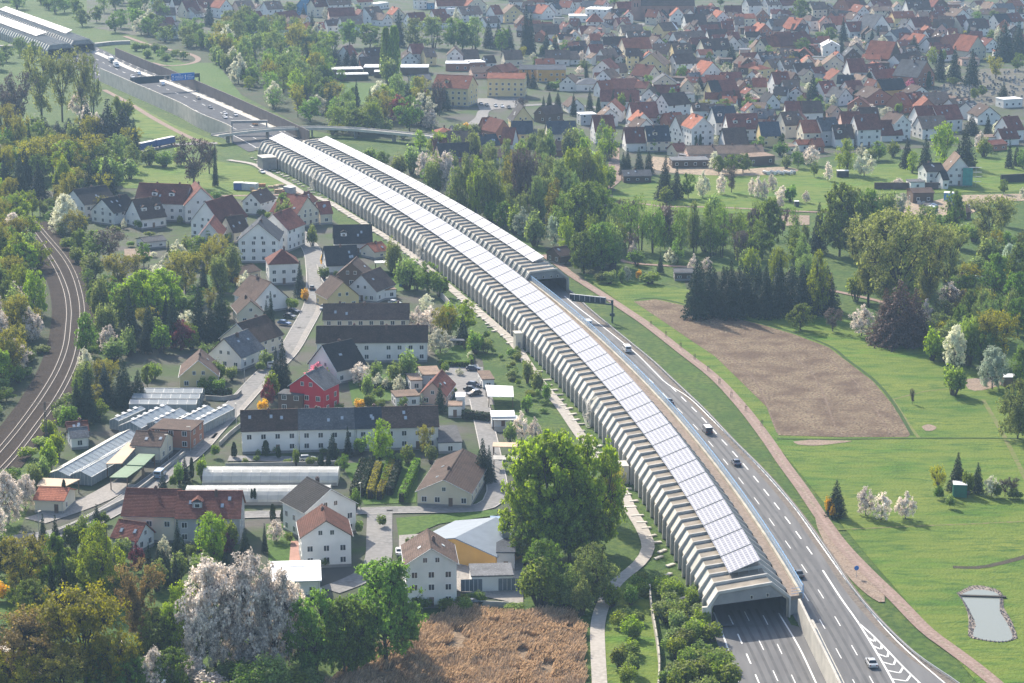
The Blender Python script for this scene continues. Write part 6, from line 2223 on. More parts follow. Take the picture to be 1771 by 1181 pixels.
# round blue sign
root = empty("road_sign", G(1481, 998), .3)
mb = MB()
mb.tube((0, 0, -.2), (0, 0, 2.2), .05, .05, 6)
mb.build("pole", M_STEEL, root)
mb = MB()
mb.tube((0, -.04, 2.1), (0, .04, 2.1), .55, .55, 16)
mb.tube((0, .04, 2.1), (0, -.04, 2.1), .55, .55, 16)
mb.build("disc", M_BLUESIGN, root)
fixed(root, "round blue sign on a post between guard rail and gravel track", "sign")
# fence posts along the gravel track
pc = Curve(px_line([(1116, 556), (1170, 595), (1223, 640), (1262, 684), (1320, 738), (1346, 762)], 4))
mb = MB()
mb.tube((-.25, 0, -.1), (-.25, 0, 1.6), .06, .06, 5)
mb.tube((.25, 0, -.1), (.25, 0, 1.6), .06, .06, 5)
mb.box(-.3, .3, -.04, .04, 1.2, 1.32)
TG_ME = mb.mesh("guard_frame", plain("weathered_post", (0.15, 0.12, 0.09), 0.9, 0.3, 3))
for k in range(9):
    p, d = pc.at(6 + k * pc.len / 9.4)
    root = empty("sapling_guard", (p.x, p.y, 0), .2)
    link("guard_frame", TG_ME, root)
    mb = MB()
    mb.tube((0, 0, 0), (0, .1, 2.6), .04, .02, 5)
    mb.build("sapling_stem", TG_ME.materials[0], root)
    tag(root, "two post guard round a thin sapling", "tree guard", "sapling guards along the field")
# brown garden wall below the scaffolded house
A, B = G(1512, 326), G(1623, 326)
wall_along("garden_wall", [A.xy + (B.xy - A.xy) * t for t in (0, .25, .5, .75, 1)], 2.6, .4, plain("brown_boards", (0.12, 0.08, 0.07), 0.9, 0.3, .4), "long dark brown garden wall below the scaffolded house")
A, B = G(1731, 315), G(1790, 312)
wall_along("hedge_wall", [A.xy + (B.xy - A.xy) * t for t in (0, .5, 1)], 3.2, 1.2, plain("dark_boards", (0.035, 0.04, 0.035), 0.9, 0.3, .4), "dark boarded wall beside the scaffolded house drive", "fence")
# garden fences and low street walls of the village
for px, h, lk in (([(95, 925), (150, 900), (215, 868)], .9, "low concrete street wall at the nursery corner"), ([(215, 868), (270, 826), (320, 785)], .9, "low concrete street wall along the canopies"), ([(355, 690), (402, 692), (417, 680)], 1.1, "low pale wall round the drive of the yellow house"), ([(380, 770), (400, 750), (420, 735)], 1.0, "garden wall at the end of the long white terrace"), ([(548, 462), (556, 486), (566, 500)], 1.0, "curving garden wall beside the village street bend"), ([(390, 806), (590, 802)], .8, "low wall between terrace street and poly tunnels"), ([(750, 500), (778, 530)], 1.8, "plank fence behind the blossom garden"), ([(700, 1040), (905, 1050)], 1.0, "low wall at the reed bed edge below the white house"), ([(855, 745), (900, 745)], 1.2, "garden fence above the lime tree")):
    c = px_line(px, 4)
    wall_along("garden_wall", c, h, .3, M_CONC, lk)
# ------------------------------------------------------------------ trees and shrubs
def rot_quads(c, nrm, size, aspect=1.0, jitter=.7):
    """Leaf quads at centres c facing roughly nrm: arrays (n,3)."""
    n = len(c)
    v = nrm + rng.normal(0, jitter, (n, 3))
    v /= np.linalg.norm(v, axis=1)[:, None] + 1e-9
    a = np.cross(v, rng.normal(0, 1, (n, 3)))
    a /= np.linalg.norm(a, axis=1)[:, None] + 1e-9
    b = np.cross(v, a)
    s = (size * rng.uniform(.6, 1.35, n))[:, None]
    a, b = a * s, b * s * aspect
    q = np.stack([c - a - b * .6, c + a * .9 - b, c + a + b * .7, c - a * .7 + b], 1)
    return q.reshape(-1, 3)


def quad_mesh(name, q, mat, extra=None):
    n = len(q) // 4
    me = bpy.data.meshes.new(name)
    me.vertices.add(len(q))
    me.vertices.foreach_set("co", q.astype(np.float32).ravel())
    me.loops.add(len(q))
    me.loops.foreach_set("vertex_index", np.arange(len(q), dtype=np.int32))
    me.polygons.add(n)
    me.polygons.foreach_set("loop_start", np.arange(0, len(q), 4, dtype=np.int32))
    me.polygons.foreach_set("loop_total", np.full(n, 4, dtype=np.int32))
    me.materials.append(mat)
    me.update()
    me.validate()
    return me


M_BARK = plain("bark", (0.075, 0.06, 0.048), 0.9, 0.35, 4)
M_BARKD = plain("dark_bark", (0.04, 0.034, 0.028), 0.9, 0.35, 4)
LEAF = {
    'lime': leafmat("leaf_lime", (0.195, 0.285, 0.028)), 'green': leafmat("leaf_green", (0.125, 0.205, 0.034)), 'deep': leafmat("leaf_deep_green", (0.097, 0.169, 0.024)),
    'soft': leafmat("leaf_soft_green", (0.155, 0.215, 0.058)), 'olive': leafmat("leaf_olive", (0.202, 0.195, 0.029), hue=0.01), 'gold': leafmat("leaf_gold", (0.242, 0.242, 0.013), hue=0.01), 'brown': leafmat("leaf_brown", (0.152, 0.113, 0.041), hue=0.01),
    'white': leafmat("blossom_white", (0.64, 0.58, 0.51), 0.5, 0.3, 0.01), 'cream': leafmat("blossom_cream", (0.55, 0.55, 0.42), 0.35, 0.35, 0.01), 'silver': leafmat("leaf_silver", (0.30, 0.36, 0.27), 0.3), 'pink': leafmat("blossom_pink", (0.62, 0.22, 0.30), 0.3, 0.35, 0.01),
    'red': leafmat("leaf_red", (0.16, 0.045, 0.045), 0.4), 'yellow': leafmat("blossom_yellow", (0.65, 0.42, 0.02), 0.3, 0.35, 0.01), 'spruce': leafmat("needles_dark", (0.021, 0.041, 0.021), 0.45, 0.12), 'blue': leafmat("needles_blue", (0.046, 0.074, 0.062), 0.4, 0.12),
    'thuja': leafmat("needles_thuja", (0.026, 0.05, 0.015), 0.4, 0.15), 'larch': leafmat("twigs_brown", (0.102, 0.066, 0.050), 0.4, 0.2), 'bare': leafmat("twigs_grey", (0.11, 0.085, 0.07), 0.35, 0.2), 'fresh': leafmat("leaf_fresh", (0.15, 0.21, 0.03)), 'sallow': leafmat("leaf_sallow", (0.185, 0.21, 0.058), 0.35, hue=0.01), 'pale': leafmat("leaf_pale_yellow", (0.24, 0.23, 0.06), 0.35),
}


def limbs(mb, tips, base, trunk_r, k, fork):
    """Trunk and limbs from the base to cluster centres and on to the tips."""
    mb.tube((0, 0, -.02), (base[0] * .5, base[1] * .5, fork * .55), trunk_r, trunk_r * .8, 7)
    mb.tube((base[0] * .5, base[1] * .5, fork * .55), (base[0], base[1], fork), trunk_r * .8, trunk_r * .62, 7)
    cen = tips[rng.choice(len(tips), k, replace=False)].copy()
    for _ in range(5):
        lab = np.argmin(((tips[:, None] - cen[None]) ** 2).sum(2), 1)
        for j in range(k):
            if (lab == j).any():
                cen[j] = tips[lab == j].mean(0)
    for j in range(k):
        f = Vector((base[0], base[1], fork * rng.uniform(.7, 1.05)))
        e = f.lerp(Vector(cen[j]), .75)
        m = f.lerp(e, .5) + Vector((0, 0, .03))
        mb.tube(f, m, trunk_r * .45, trunk_r * .33, 5)
        mb.tube(m, e, trunk_r * .33, trunk_r * .22, 5)
        for t in tips[lab == j]:
            mb.tube(e, Vector(t), trunk_r * .16, trunk_r * .05, 3)


def crown_tips(n, r_of_z, z0, z1, shell=.55):
    out = []
    off = rng.uniform(0, 50, 3)
    # a billowing crown: most twigs gather in lobes, with gaps between them
    lobes = []
    while len(lobes) < max(12, n // 12):
        z = rng.uniform(z0, z1)
        a = rng.uniform(0, 2 * math.pi)
        rm = r_of_z((z - z0) / (z1 - z0)) * (1 + .5 * mnoise.noise(Vector((math.cos(a) * 1.3 + off[0], math.sin(a) * 1.3 + off[1], z * 3 + off[2]))))
        r = rm * rng.uniform(.25, .9)
        if rng.random() < rm / .5 + .1:
            lobes.append((r * math.cos(a), r * math.sin(a), z, rng.uniform(.075, .14)))
    while len(out) < int(n * .66):
        x, y, z, rl = lobes[rng.integers(len(lobes))]
        v = rng.normal(0, 1, 3)
        v /= np.linalg.norm(v)
        v *= rl * rng.uniform(.45, 1)
        if z0 * .8 < z + v[2] < z1 + .02:
            out.append((x + v[0], y + v[1], z + v[2]))
    while len(out) < n:
        z = rng.uniform(z0, z1)
        a = rng.uniform(0, 2 * math.pi)
        rm = r_of_z((z - z0) / (z1 - z0))
        rm *= 1 + .42 * mnoise.noise(Vector((math.cos(a) * 1.3 + off[0], math.sin(a) * 1.3 + off[1], z * 3 + off[2])))
        r = rm * math.sqrt(rng.uniform(shell ** 2 * .4, 1))
        if rng.random() < rm / .5 + .1:
            out.append((r * math.cos(a), r * math.sin(a), z))
    return np.array(out)


def broadleaf(nm, n_tip, per, spread, leaf, r_of_z, z0, z1, fork, trunk_r, k=7, jitter=.8, stems=1, droop=0.0, bark=None):
    tips = crown_tips(n_tip, r_of_z, z0, z1)
    mb = MB()
    if stems == 1:
        limbs(mb, tips, (rng.uniform(-.03, .03), rng.uniform(-.03, .03)), trunk_r, k, fork)
    else:
        sx = [(rng.uniform(-.2, .2), rng.uniform(-.2, .2)) for _ in range(stems)]
        lab = np.argmin(np.array([[(t[0] - x * 1.3) ** 2 + (t[1] - y * 1.3) ** 2 for x, y in sx] for t in tips]), 1)
        for j, (x, y) in enumerate(sx):
            zt = z1 * rng.uniform(.86, .98)
            pts = [Vector((x * f * 1.2, y * f * 1.2, zt * g)) for f, g in ((.35, -.02), (.6, .3), (.9, .65), (1.1, 1))]
            for q in range(3):
                mb.tube(pts[q], pts[q + 1], trunk_r * (1 - q * .3), trunk_r * (.7 - q * .3), 6)
            for t in tips[lab == j]:
                zz = max(.1, t[2] - rng.uniform(.06, .14))
                f = min(1, zz / zt)
                s = pts[0].lerp(pts[3], f)
                mb.tube(s, Vector(t), trunk_r * .13, trunk_r * .04, 3)
    trunk = mb.mesh("trunk", bark or M_BARK)
    c = np.repeat(tips, per, 0) + rng.normal(0, 1, (n_tip * per, 3)) * np.array([spread, spread, spread * .8])
    if droop:
        c[:, 2] -= np.abs(rng.normal(0, droop, len(c)))
    ctr = np.array([0, 0, (z0 + z1) / 2])
    nrm = c - ctr
    nrm /= np.linalg.norm(nrm, axis=1)[:, None] + 1e-6
    nrm[:, 2] += .35
    crown = quad_mesh("crown", rot_quads(c, nrm, leaf, 1.0, jitter), LEAF['green'])
    return trunk, crown


def conifer(nm, whorls, per, leaf, rmax=.5, tip=.0, z0=.06, fat=1.0, frac=1.0):
    mb = MB()
    mb.tube((0, 0, -.02), (0, 0, .97), .022, .004, 6)
    C, Nn = [], []
    for w in range(whorls):
        f = w / (whorls - 1)
        z = z0 + (0.985 - z0) * f
        rr = rmax * (1 - f) ** fat + .015
        nb = max(4, int(11 * (1 - f) + 4))
        a0 = rng.uniform(0, 6.28)
        for b_ in range(nb):
            a = a0 + b_ * 6.283 / nb + rng.uniform(-.2, .2)
            L_ = rr * rng.uniform(.7, 1.12)
            m = max(3, int(per * L_ / rmax))
            t = rng.uniform(.12, 1, m) ** .7
            x, y = np.cos(a) * L_ * t, np.sin(a) * L_ * t
            zz = z - .10 * L_ / rmax * t ** 1.5 * .55 + rng.normal(0, .006, m)
            wv = (1 - t) * .05 + .018
            C.append(np.stack([x + rng.normal(0, 1, m) * wv * -math.sin(a), y + rng.normal(0, 1, m) * wv * math.cos(a), zz], 1))
            Nn.append(np.tile([math.cos(a) * .5, math.sin(a) * .5, .8], (m, 1)))
    C, Nn = np.concatenate(C), np.concatenate(Nn)
    return mb.mesh("trunk", M_BARKD), quad_mesh("crown", rot_quads(C, Nn, np.full(len(C), leaf), .75, .55), LEAF['spruce'])


def column(nm, n, leaf, power=.35):
    z = rng.uniform(0.03, 1, n) ** .9
    rmax = .5 * np.minimum(1, (1.02 - z) ** power * 1.15) * np.minimum(1, .55 + z * 2)
    a = rng.uniform(0, 6.283, n)
    r = rmax * np.sqrt(rng.uniform(.35, 1, n)) * (1 + .18 * np.sin(a * 3 + z * 14))
    c = np.stack([r * np.cos(a), r * np.sin(a), z], 1)
    nrm = np.stack([np.cos(a), np.sin(a), np.full(n, .5)], 1)
    mb = MB()
    mb.tube((0, 0, -.03), (0, 0, .9), .05, .01, 5)
    return mb.mesh("trunk", M_BARKD), quad_mesh("crown", rot_quads(c, nrm, np.full(n, leaf), 1.3, .6), LEAF['thuja'])


def bush(nm, n_lobe, per, leaf):
    C, Nn = [], []
    mb = MB()
    for k in range(n_lobe):
        a, r = rng.uniform(0, 6.283), .33 * math.sqrt(rng.uniform(0, 1))
        h = rng.uniform(.45, .78) * (1 - .7 * r)
        cx, cy_ = r * math.cos(a), r * math.sin(a)
        rad = rng.uniform(.15, .24)
        v = rng.normal(0, 1, (per, 3))
        v /= np.linalg.norm(v, axis=1)[:, None]
        v *= rng.uniform(.55, 1.05, per)[:, None]
        c = np.stack([cx + v[:, 0] * rad, cy_ + v[:, 1] * rad, h + v[:, 2] * h * .62], 1)
        ok = c[:, 2] > 0
        C.append(c[ok])
        v[:, 2] += .3
        Nn.append(v[ok])
        mb.tube((cx * .3, cy_ * .3, -.05), (cx, cy_, h), .02, .008, 4)
    C, Nn = np.concatenate(C), np.concatenate(Nn)
    return mb.mesh("trunk", M_BARK), quad_mesh("crown", rot_quads(C, Nn, np.full(len(C), leaf), 1.0, .7), LEAF['green'])


ell = lambda e=.5: (lambda f: .5 * math.sqrt(max(0.02, 1 - (2 * f - 1) ** 2)) ** .9)
egg = lambda f: .5 * (math.sin(math.pi * min(1, (f * .92 + .08)) ** .75)) ** .7
vase = lambda f: .5 * (.35 + .65 * min(1, f * 1.35)) * (1 if f < .8 else math.sqrt(max(.05, 1 - ((f - .8) / .2) ** 2)))
tallr = lambda f: .5 * (.55 + .45 * math.sin(math.pi * min(1, f * .9 + .1))) * (1 if f < .75 else math.sqrt(max(.06, 1 - ((f - .75) / .27) ** 2)))
PROTO = {}
# round dense tree, in a near (fine) and a far (coarser) version
PROTO['D'] = [broadleaf("d", 240, 28, .028, .0145, ell(), .14, .97, .3, .03) for _ in range(4)]
PROTO['Dn'] = [broadleaf("dn", 440, 34, .021, .0115, ell(), .10, .97, .3, .03, 12) for _ in range(3)]
PROTO['O'] = [broadleaf("o", 230, 15, .03, .0125, vase, .2, .97, .32, .03, 9) for _ in range(4)]
PROTO['On'] = [broadleaf("on", 430, 21, .023, .0095, vase, .17, .97, .32, .026, 12, bark=M_BARKD) for _ in range(3)]
PROTO['T'] = [broadleaf("t", 230, 18, .032, .0150, tallr, .12, .97, .3, .022, 6, stems=4, droop=.012) for _ in range(4)]
PROTO['Tn'] = [broadleaf("tn", 430, 24, .024, .0115, tallr, .12, .97, .3, .02, 6, stems=3, droop=.02) for _ in range(3)]
PROTO['S'] = [broadleaf("s", 150, 13, .05, .0150, tallr, .2, .97, .3, .022, 6, stems=3) for _ in range(3)]
PROTO['E'] = [broadleaf("e", 230, 28, .03, .0145, egg, .08, .98, .25, .028) for _ in range(3)]
PROTO['En'] = [broadleaf("en", 430, 34, .024, .0105, egg, .08, .98, .25, .024, 12) for _ in range(2)]
PROTO['C'] = [conifer("c", 26, 26, .020, fat=.85), conifer("c", 24, 26, .021, fat=1.0), conifer("c", 28, 26, .020, fat=.7)]
PROTO['Cn'] = [conifer("cn", 36, 40, .0145, fat=.85), conifer("cn", 34, 40, .0145, fat=1.0)]
PROTO['P'] = [column("p", 4200, .020, .3), column("p", 4200, .020, .25)]
PROTO['H'] = [column("h", 1500, .032, .45), column("h", 1500, .032, .35)]
PROTO['B'] = [bush("b", 16, 90, .034) for _ in range(4)]
PROTO['Bn'] = [bush("bn", 26, 190, .020) for _ in range(3)]
KINDS = {  # code: (prototype, leaf, words, category, object name)
    'D': ('D', 'green', "mid green round tree", "tree", "broadleaf_tree"), 'G': ('D', 'lime', "bright lime green tree", "tree", "broadleaf_tree"), 'M': ('D', 'deep', "deep green full tree", "tree", "broadleaf_tree"),
    'O': ('O', 'olive', "olive budding open tree", "tree", "budding_tree"), 'Y': ('O', 'gold', "yellow green budding tree", "tree", "budding_tree"), 'U': ('O', 'brown', "brown budding tree", "tree", "budding_tree"), 'N': ('O', 'bare', "almost bare grey brown tree", "tree", "bare_tree"),
    'T': ('T', 'soft', "soft green many stemmed tree", "tree", "alder_tree"), 'A': ('T', 'lime', "slim bright green tree", "tree", "alder_tree"), 'I': ('T', 'olive', "olive many stemmed tall tree", "tree", "poplar_tree"), 'J': ('S', 'green', "dark green many stemmed tree", "tree", "alder_tree"),
    'a': ('O', 'sallow', "huge pale olive many limbed tree", "tree", "budding_tree"), 'W': ('E', 'white', "white blossoming tree", "tree", "blossom_tree"), 'V': ('E', 'cream', "creamy pale blossom tree", "tree", "blossom_tree"), 'S': ('E', 'silver', "silver leaved round tree", "tree", "silver_leaved_tree"), 'K': ('E', 'pink', "pink blossoming tree", "tree", "blossom_tree"),
    'R': ('E', 'red', "dark red leaved tree", "tree", "red_leaved_tree"), 'F': ('B', 'yellow', "yellow flowering bush", "bush", "blossom_bush"), 'C': ('C', 'spruce', "dark spruce", "conifer", "spruce_tree"), 'L': ('C', 'larch', "brown cone shaped tree", "conifer", "larch_tree"), 'Q': ('C', 'blue', "blue green spruce", "conifer", "spruce_tree"),
    'P': ('P', 'green', "slender columnar poplar", "tree", "poplar_tree"), 'H': ('H', 'thuja', "slim dark thuja", "conifer", "thuja"), 'B': ('B', 'green', "green bush", "bush", "bush"), 'X': ('B', 'soft', "pale green bush", "bush", "bush"), 'Z': ('B', 'deep', "dark evergreen bush", "bush", "evergreen_bush"), 'E': ('B', 'fresh', "yellow green budding bush", "bush", "budding_bush"), 'g': ('B', 'lime', "bright lime bush", "bush", "bush"), 'w': ('B', 'white', "white flowering bush", "bush", "blossom_bush"),
}
PLACED = []


def tree(kind, p, h, w, look=None, near=None, group=None):
    pk, lf, words_, cat, nm = KINDS[kind]
    px = PX(p)
    if near is None:
        near = h * mpp(px[1]) > 62 and px[1] > 330
    key = pk + 'n' if near and pk + 'n' in PROTO else pk
    tr, cr = random.choice(PROTO[key])
    rz = random.uniform(0, 6.28)
    root = empty(nm, (p[0], p[1], 0), rz)
    sc = (w, w * random.uniform(.92, 1.08), h)
    # inclination and taper vary a little from tree to tree
    o = link("crown", cr, root, None, 0, sc)
    o.material_slots[0].link = 'OBJECT'
    o.material_slots[0].material = LEAF[lf]
    if cat == "bush" and h < 4:
        pass
    else:
        link("trunk", tr, root, None, 0, sc)
    if look is None:
        big = "tall " if h > 17 else ("small " if h < (6 if cat != "bush" else 2.2) else "")
        look = big + words_
    tag(root, look, cat, group or {"tree": "trees", "conifer": "conifers", "bush": "bushes"}[cat], px)
    PLACED.append((p[0], p[1], w))
    return root


def trees(txt):
    for row in txt.split(';'):
        row = row.strip()
        if not row:
            continue
        f = row.split()
        k = f[0]
        x, yt, yb, w = map(float, f[1:5])
        p = G(x, yb)
        s = mpp(yb)
        hgt = CH / p.y
        h = (yb - yt) / (s * .955)
        tree(k, p, h, w / s)


def fill(px, n, kinds, h, w, sep=.55):
    """Loose wood: trees of these kinds inside the outline, none standing inside another."""
    tries = 0
    done = 0
    wpx = [G(x, y) for x, y in px]
    x0, x1 = min(p.x for p in wpx), max(p.x for p in wpx)
    y0, y1 = min(p.y for p in wpx), max(p.y for p in wpx)
    while done < n and tries < n * 40:
        tries += 1
        x, y = random.uniform(x0, x1), random.uniform(y0, y1)
        if not inside(wpx, x, y):
            continue
        ww = random.uniform(*w)
        if any((x - a) ** 2 + (y - b_) ** 2 < (sep * (ww + c) / 2) ** 2 for a, b_, c in PLACED):
            continue
        k = random.choice(kinds)
        hh = random.uniform(*h) * (1.15 if k in 'CQIT' else 1)
        tree(k, Vector((x, y, 0)), hh, ww * (.62 if k in 'CQ' else 1))
        done += 1


# front wood and gardens below the village
trees("U 30 1060 1215 150;Y 150 1015 1195 170;O 75 1050 1190 130;Y 20 1128 1235 120;U 240 968 1128 98;A 172 900 1032 78;G 367 885 975 62;A 318 1004 1150 92;"
      "W 372 958 1150 135;W 432 946 1155 140;W 478 975 1160 110;W 350 1020 1165 70;W 510 1000 1140 60;D 548 1018 1165 105;M 596 1030 1170 90;D 668 968 1150 140;D 622 1040 1160 80;M 700 1040 1130 60;"
      "O 42 930 1045 100;D 95 922 1025 50;C 112 918 985 24;C 90 962 1042 24;C 112 960 1044 26;C 145 978 1028 24;C 210 942 1000 22;R 238 938 988 28;C 278 952 1012 20;C 292 950 1016 20;C 304 955 1012 20;C 258 938 990 20;C 308 897 962 26;"
      "R 362 935 972 30;R 392 922 960 28;C 424 912 972 36;C 345 935 975 16;W 272 1115 1215 60;O 110 1120 1225 120;M 185 1100 1190 90;D 275 1050 1150 74;D 55 1000 1085 70;Y 205 1090 1215 90;M 300 1120 1215 80;M 230 1130 1220 70;F 5 1008 1038 40;X 470 1130 1210 80;Z 430 1150 1220 90;D 60 940 1010 45;Z 30 1010 1045 40;Z 130 1010 1048 40;"
      "V 285 925 965 25;E 340 955 985 26;X 330 940 965 22;Q 282 815 860 30;C 168 872 912 28;Z 180 885 905 22")
# lime tree by the tunnel and its neighbours
trees("G 955 748 962 165;G 1020 752 952 120;G 905 800 960 95;D 985 830 968 120;M 935 860 975 90;M 1010 870 968 90;D 912 885 972 75;E 1055 790 905 50;O 1062 800 920 45;"
      "X 915 890 975 60;M 938 930 1035 80;T 1025 936 1040 78;X 985 985 1050 55;E 935 965 1045 85;E 975 1010 1050 50;X 1005 1000 1062 40")
# bushy slope beside the portal, bushes by the path
fill([(1135, 1010), (1195, 1035), (1230, 1085), (1262, 1175), (1275, 1235), (1150, 1235), (1150, 1120), (1140, 1050)], 46, "BXEgEE", (2.6, 5), (3.5, 6), .42)
fill([(1092, 1008), (1135, 998), (1160, 1010), (1120, 1028), (1085, 1040)], 8, "XgBE", (1.8, 3), (3, 4.5), .42)
fill([(1058, 1040), (1100, 1040), (1112, 1120), (1110, 1190), (1075, 1190), (1060, 1100)], 13, "XEBg", (2.5, 5), (3, 5), .45)
fill([(700, 1035), (900, 1042), (900, 1058), (705, 1060)], 10, "ZME", (1.5, 3), (3, 5), .4)
fill([(820, 575), (890, 600), (945, 680), (980, 740), (950, 742), (905, 690), (860, 620)], 24, "EXEB", (1.2, 2.8), (2, 4), .6)
# village gardens
trees("A 660 724 800 42;C 575 750 792 26;C 602 738 788 20;H 460 762 788 14;H 482 772 792 9;B 625 755 785 30;C 835 758 832 46;Q 846 770 830 30;C 761 662 712 26;W 622 626 662 36;F 610 612 640 26;K 548 628 662 48;C 490 588 684 48;C 478 600 680 34;R 465 655 700 24;F 455 688 712 22;X 652 625 660 24;X 684 622 664 32;X 706 605 660 36;B 660 690 705 20;"
      "F 622 690 708 24;Z 640 680 706 26;O 735 735 790 30;X 745 770 800 30;E 705 770 800 30;M 595 785 815 24;D 690 785 808 26;B 512 775 805 14;H 555 785 806 12;H 568 788 806 10;Z 585 795 808 16;Z 615 845 880 22;"
      "H 472 872 902 11;H 490 878 902 12;H 514 875 906 11;C 458 905 955 14;W 478 898 935 32;B 535 940 975 20;Z 560 960 978 24;E 500 920 938 18;H 441 845 872 7;H 436 846 872 6;B 660 890 910 22;B 622 900 922 16;Z 715 925 940 10;Z 705 928 942 9;Z 692 960 975 9;"
      "C 320 790 832 26;H 332 792 828 9;E 350 790 830 22;B 310 800 836 20;Z 300 820 842 16;H 405 765 790 11;Z 373 768 790 18;H 112 830 875 12;W 14 812 905 56;W 44 818 878 40;W -4 870 930 36;X 60 800 850 30;g 85 760 815 34;X 75 790 835 28;g 100 740 790 26;"
      "C 215 622 702 56;Q 182 628 694 44;C 152 632 730 50;C 134 655 732 44;V 150 600 680 36;D 255 632 668 26;E 265 625 655 34;E 170 690 722 40;Z 120 700 745 40;C 240 640 700 40;"
      "G 250 468 562 84;G 285 464 548 62;D 215 495 565 60;O 205 440 500 58;O 322 436 512 66;C 226 502 606 44;C 345 492 592 38;C 384 494 592 44;C 365 520 595 30;R 312 552 604 46;W 186 560 612 34;E 332 578 604 30;D 168 400 448 50;N 190 396 452 62;V 114 334 398 48;V 106 358 402 46;O 132 365 412 50;A 110 274 342 42;C 155 285 362 44;C 128 300 350 40;C 185 270 335 40;"
      "G 56 330 372 26;X 75 345 372 20;D 140 395 440 36;X 160 440 480 40;X 175 480 560 40;D 150 540 620 36;X 185 520 590 46;C 258 520 600 36;C 300 500 600 38;Z 330 560 600 30;Z 280 560 610 36;O 365 420 485 40;X 400 425 490 44;X 380 440 505 36;V 425 470 505 30;F 410 478 492 14;F 308 425 445 14;D 345 410 452 44;X 325 405 440 24;Z 450 380 410 26;"
      "X 492 340 395 34;D 490 335 385 30;X 540 390 425 20;F 560 440 460 14;Z 560 462 482 26;Q 519 452 512 26;F 528 500 520 18;C 470 505 600 30;C 462 520 590 26;E 505 515 535 24;X 680 415 475 34;X 705 445 500 46;D 740 455 508 46;B 760 470 512 36;X 720 470 500 30;V 738 508 536 26;"
      "W 722 532 572 36;W 745 530 575 40;Y 770 530 590 46;G 806 520 575 46;C 800 545 592 34;E 775 525 580 40;V 762 568 610 48;B 822 570 610 36;E 820 575 605 30;X 840 585 610 26;C 634 552 580 14;B 585 600 640 20;X 598 612 640 22;Z 560 640 690 30;"
      "W 902 712 762 34;W 926 722 762 26;X 882 730 765 26;B 912 680 712 24;X 912 622 662 22;X 930 640 680 22;B 945 660 695 18;V 690 648 680 24;X 636 645 690 24;E 470 640 690 30")
# undergrowth and trees that close the gaps of the front wood
fill([(-20, 1110), (130, 1150), (300, 1120), (420, 1110), (540, 1110), (600, 1120), (560, 1170), (500, 1240), (-20, 1250)], 46, "ZXEZMw", (3, 6), (5, 9), .5)
fill([(0, 940), (120, 935), (190, 960), (260, 965), (330, 960), (420, 950), (440, 985), (300, 1020), (200, 1030), (130, 1045), (0, 1030)], 34, "ZCXEDC", (3, 8), (4, 7), .5)
fill([(140, 640), (260, 610), (300, 560), (260, 520), (190, 540), (170, 600), (120, 720), (150, 730), (230, 690)], 30, "CQDZOX", (5, 12), (5, 9), .55)
fill([(180, 470), (260, 440), (400, 420), (420, 500), (360, 590), (250, 600), (190, 560)], 30, "DOXCZVM", (4, 10), (5, 9), .6)
fill([(60, 340), (190, 300), (200, 330), (170, 400), (120, 420)], 16, "DCMOX", (6, 11), (6, 9), .5)
fill([(1440, 390), (1560, 380), (1760, 400), (1771, 560), (1640, 640), (1480, 470), (1440, 430)], 34, "DTXOMYE", (6, 14), (6, 10), .5)
fill([(1690, 440), (1790, 430), (1790, 600), (1700, 640), (1620, 630), (1600, 600)], 24, "DOXYMT", (7, 13), (7, 10), .5)
fill([(700, 255), (760, 262), (800, 280), (1060, 262), (1060, 470), (1000, 470), (930, 410), (800, 350)], 60, "TXATAE", (9, 16), (6, 9), .42)
fill([(1060, 392), (1180, 400), (1440, 400), (1440, 470), (1060, 470)], 24, "JTXJAN", (8, 15), (5, 8), .5)
fill([(-10, 260), (240, 240), (250, 300), (140, 400), (100, 340), (-10, 345)], 40, "DCYOATXI", (8, 15), (7, 11), .45)
# nursery rows of clipped shrubs: hedges
mb_h = None
hq = rng.uniform(0, 1, (2600, 3)) * np.array([1, 1, 1])
face = rng.integers(0, 5, 2600)
hq[face == 0, 0] = rng.uniform(-.02, .08, (face == 0).sum())
hq[face == 1, 0] = rng.uniform(.92, 1.02, (face == 1).sum())
hq[face == 2, 2] = rng.uniform(.88, 1.06, (face == 2).sum())
hq[:, 0] -= .5
HN = np.zeros((2600, 3))
HN[:, 2] = .6
HN[:, 0] = np.sign(hq[:, 0]) * .6
HEDGE_Q = (hq, HN)


def hedge(x0, y0, x1, y1, w, h, lf, look):
    a, b_ = G(x0, y0), G(x1, y1)
    d = b_ - a
    L_ = d.length
    root = empty("hedge", a, math.atan2(-d.x, d.y))
    n = int(min(2600, 90 * L_))
    idx = rng.choice(2600, n, replace=False)
    c = hq[idx] * np.array([w, L_, h])
    link("foliage", quad_mesh("foliage", rot_quads(c, HN[idx], np.full(n, .17), 1.0, .7), LEAF[lf]), root)
    mb = MB()
    mb.box(-w * .36, w * .36, .1, L_ - .1, -.1, h * .85)
    mb.build("branch_core", M_BARKD, root)
    tag(root, look, "hedge", "hedges", ((x0 + x1) / 2, (y0 + y1) / 2))


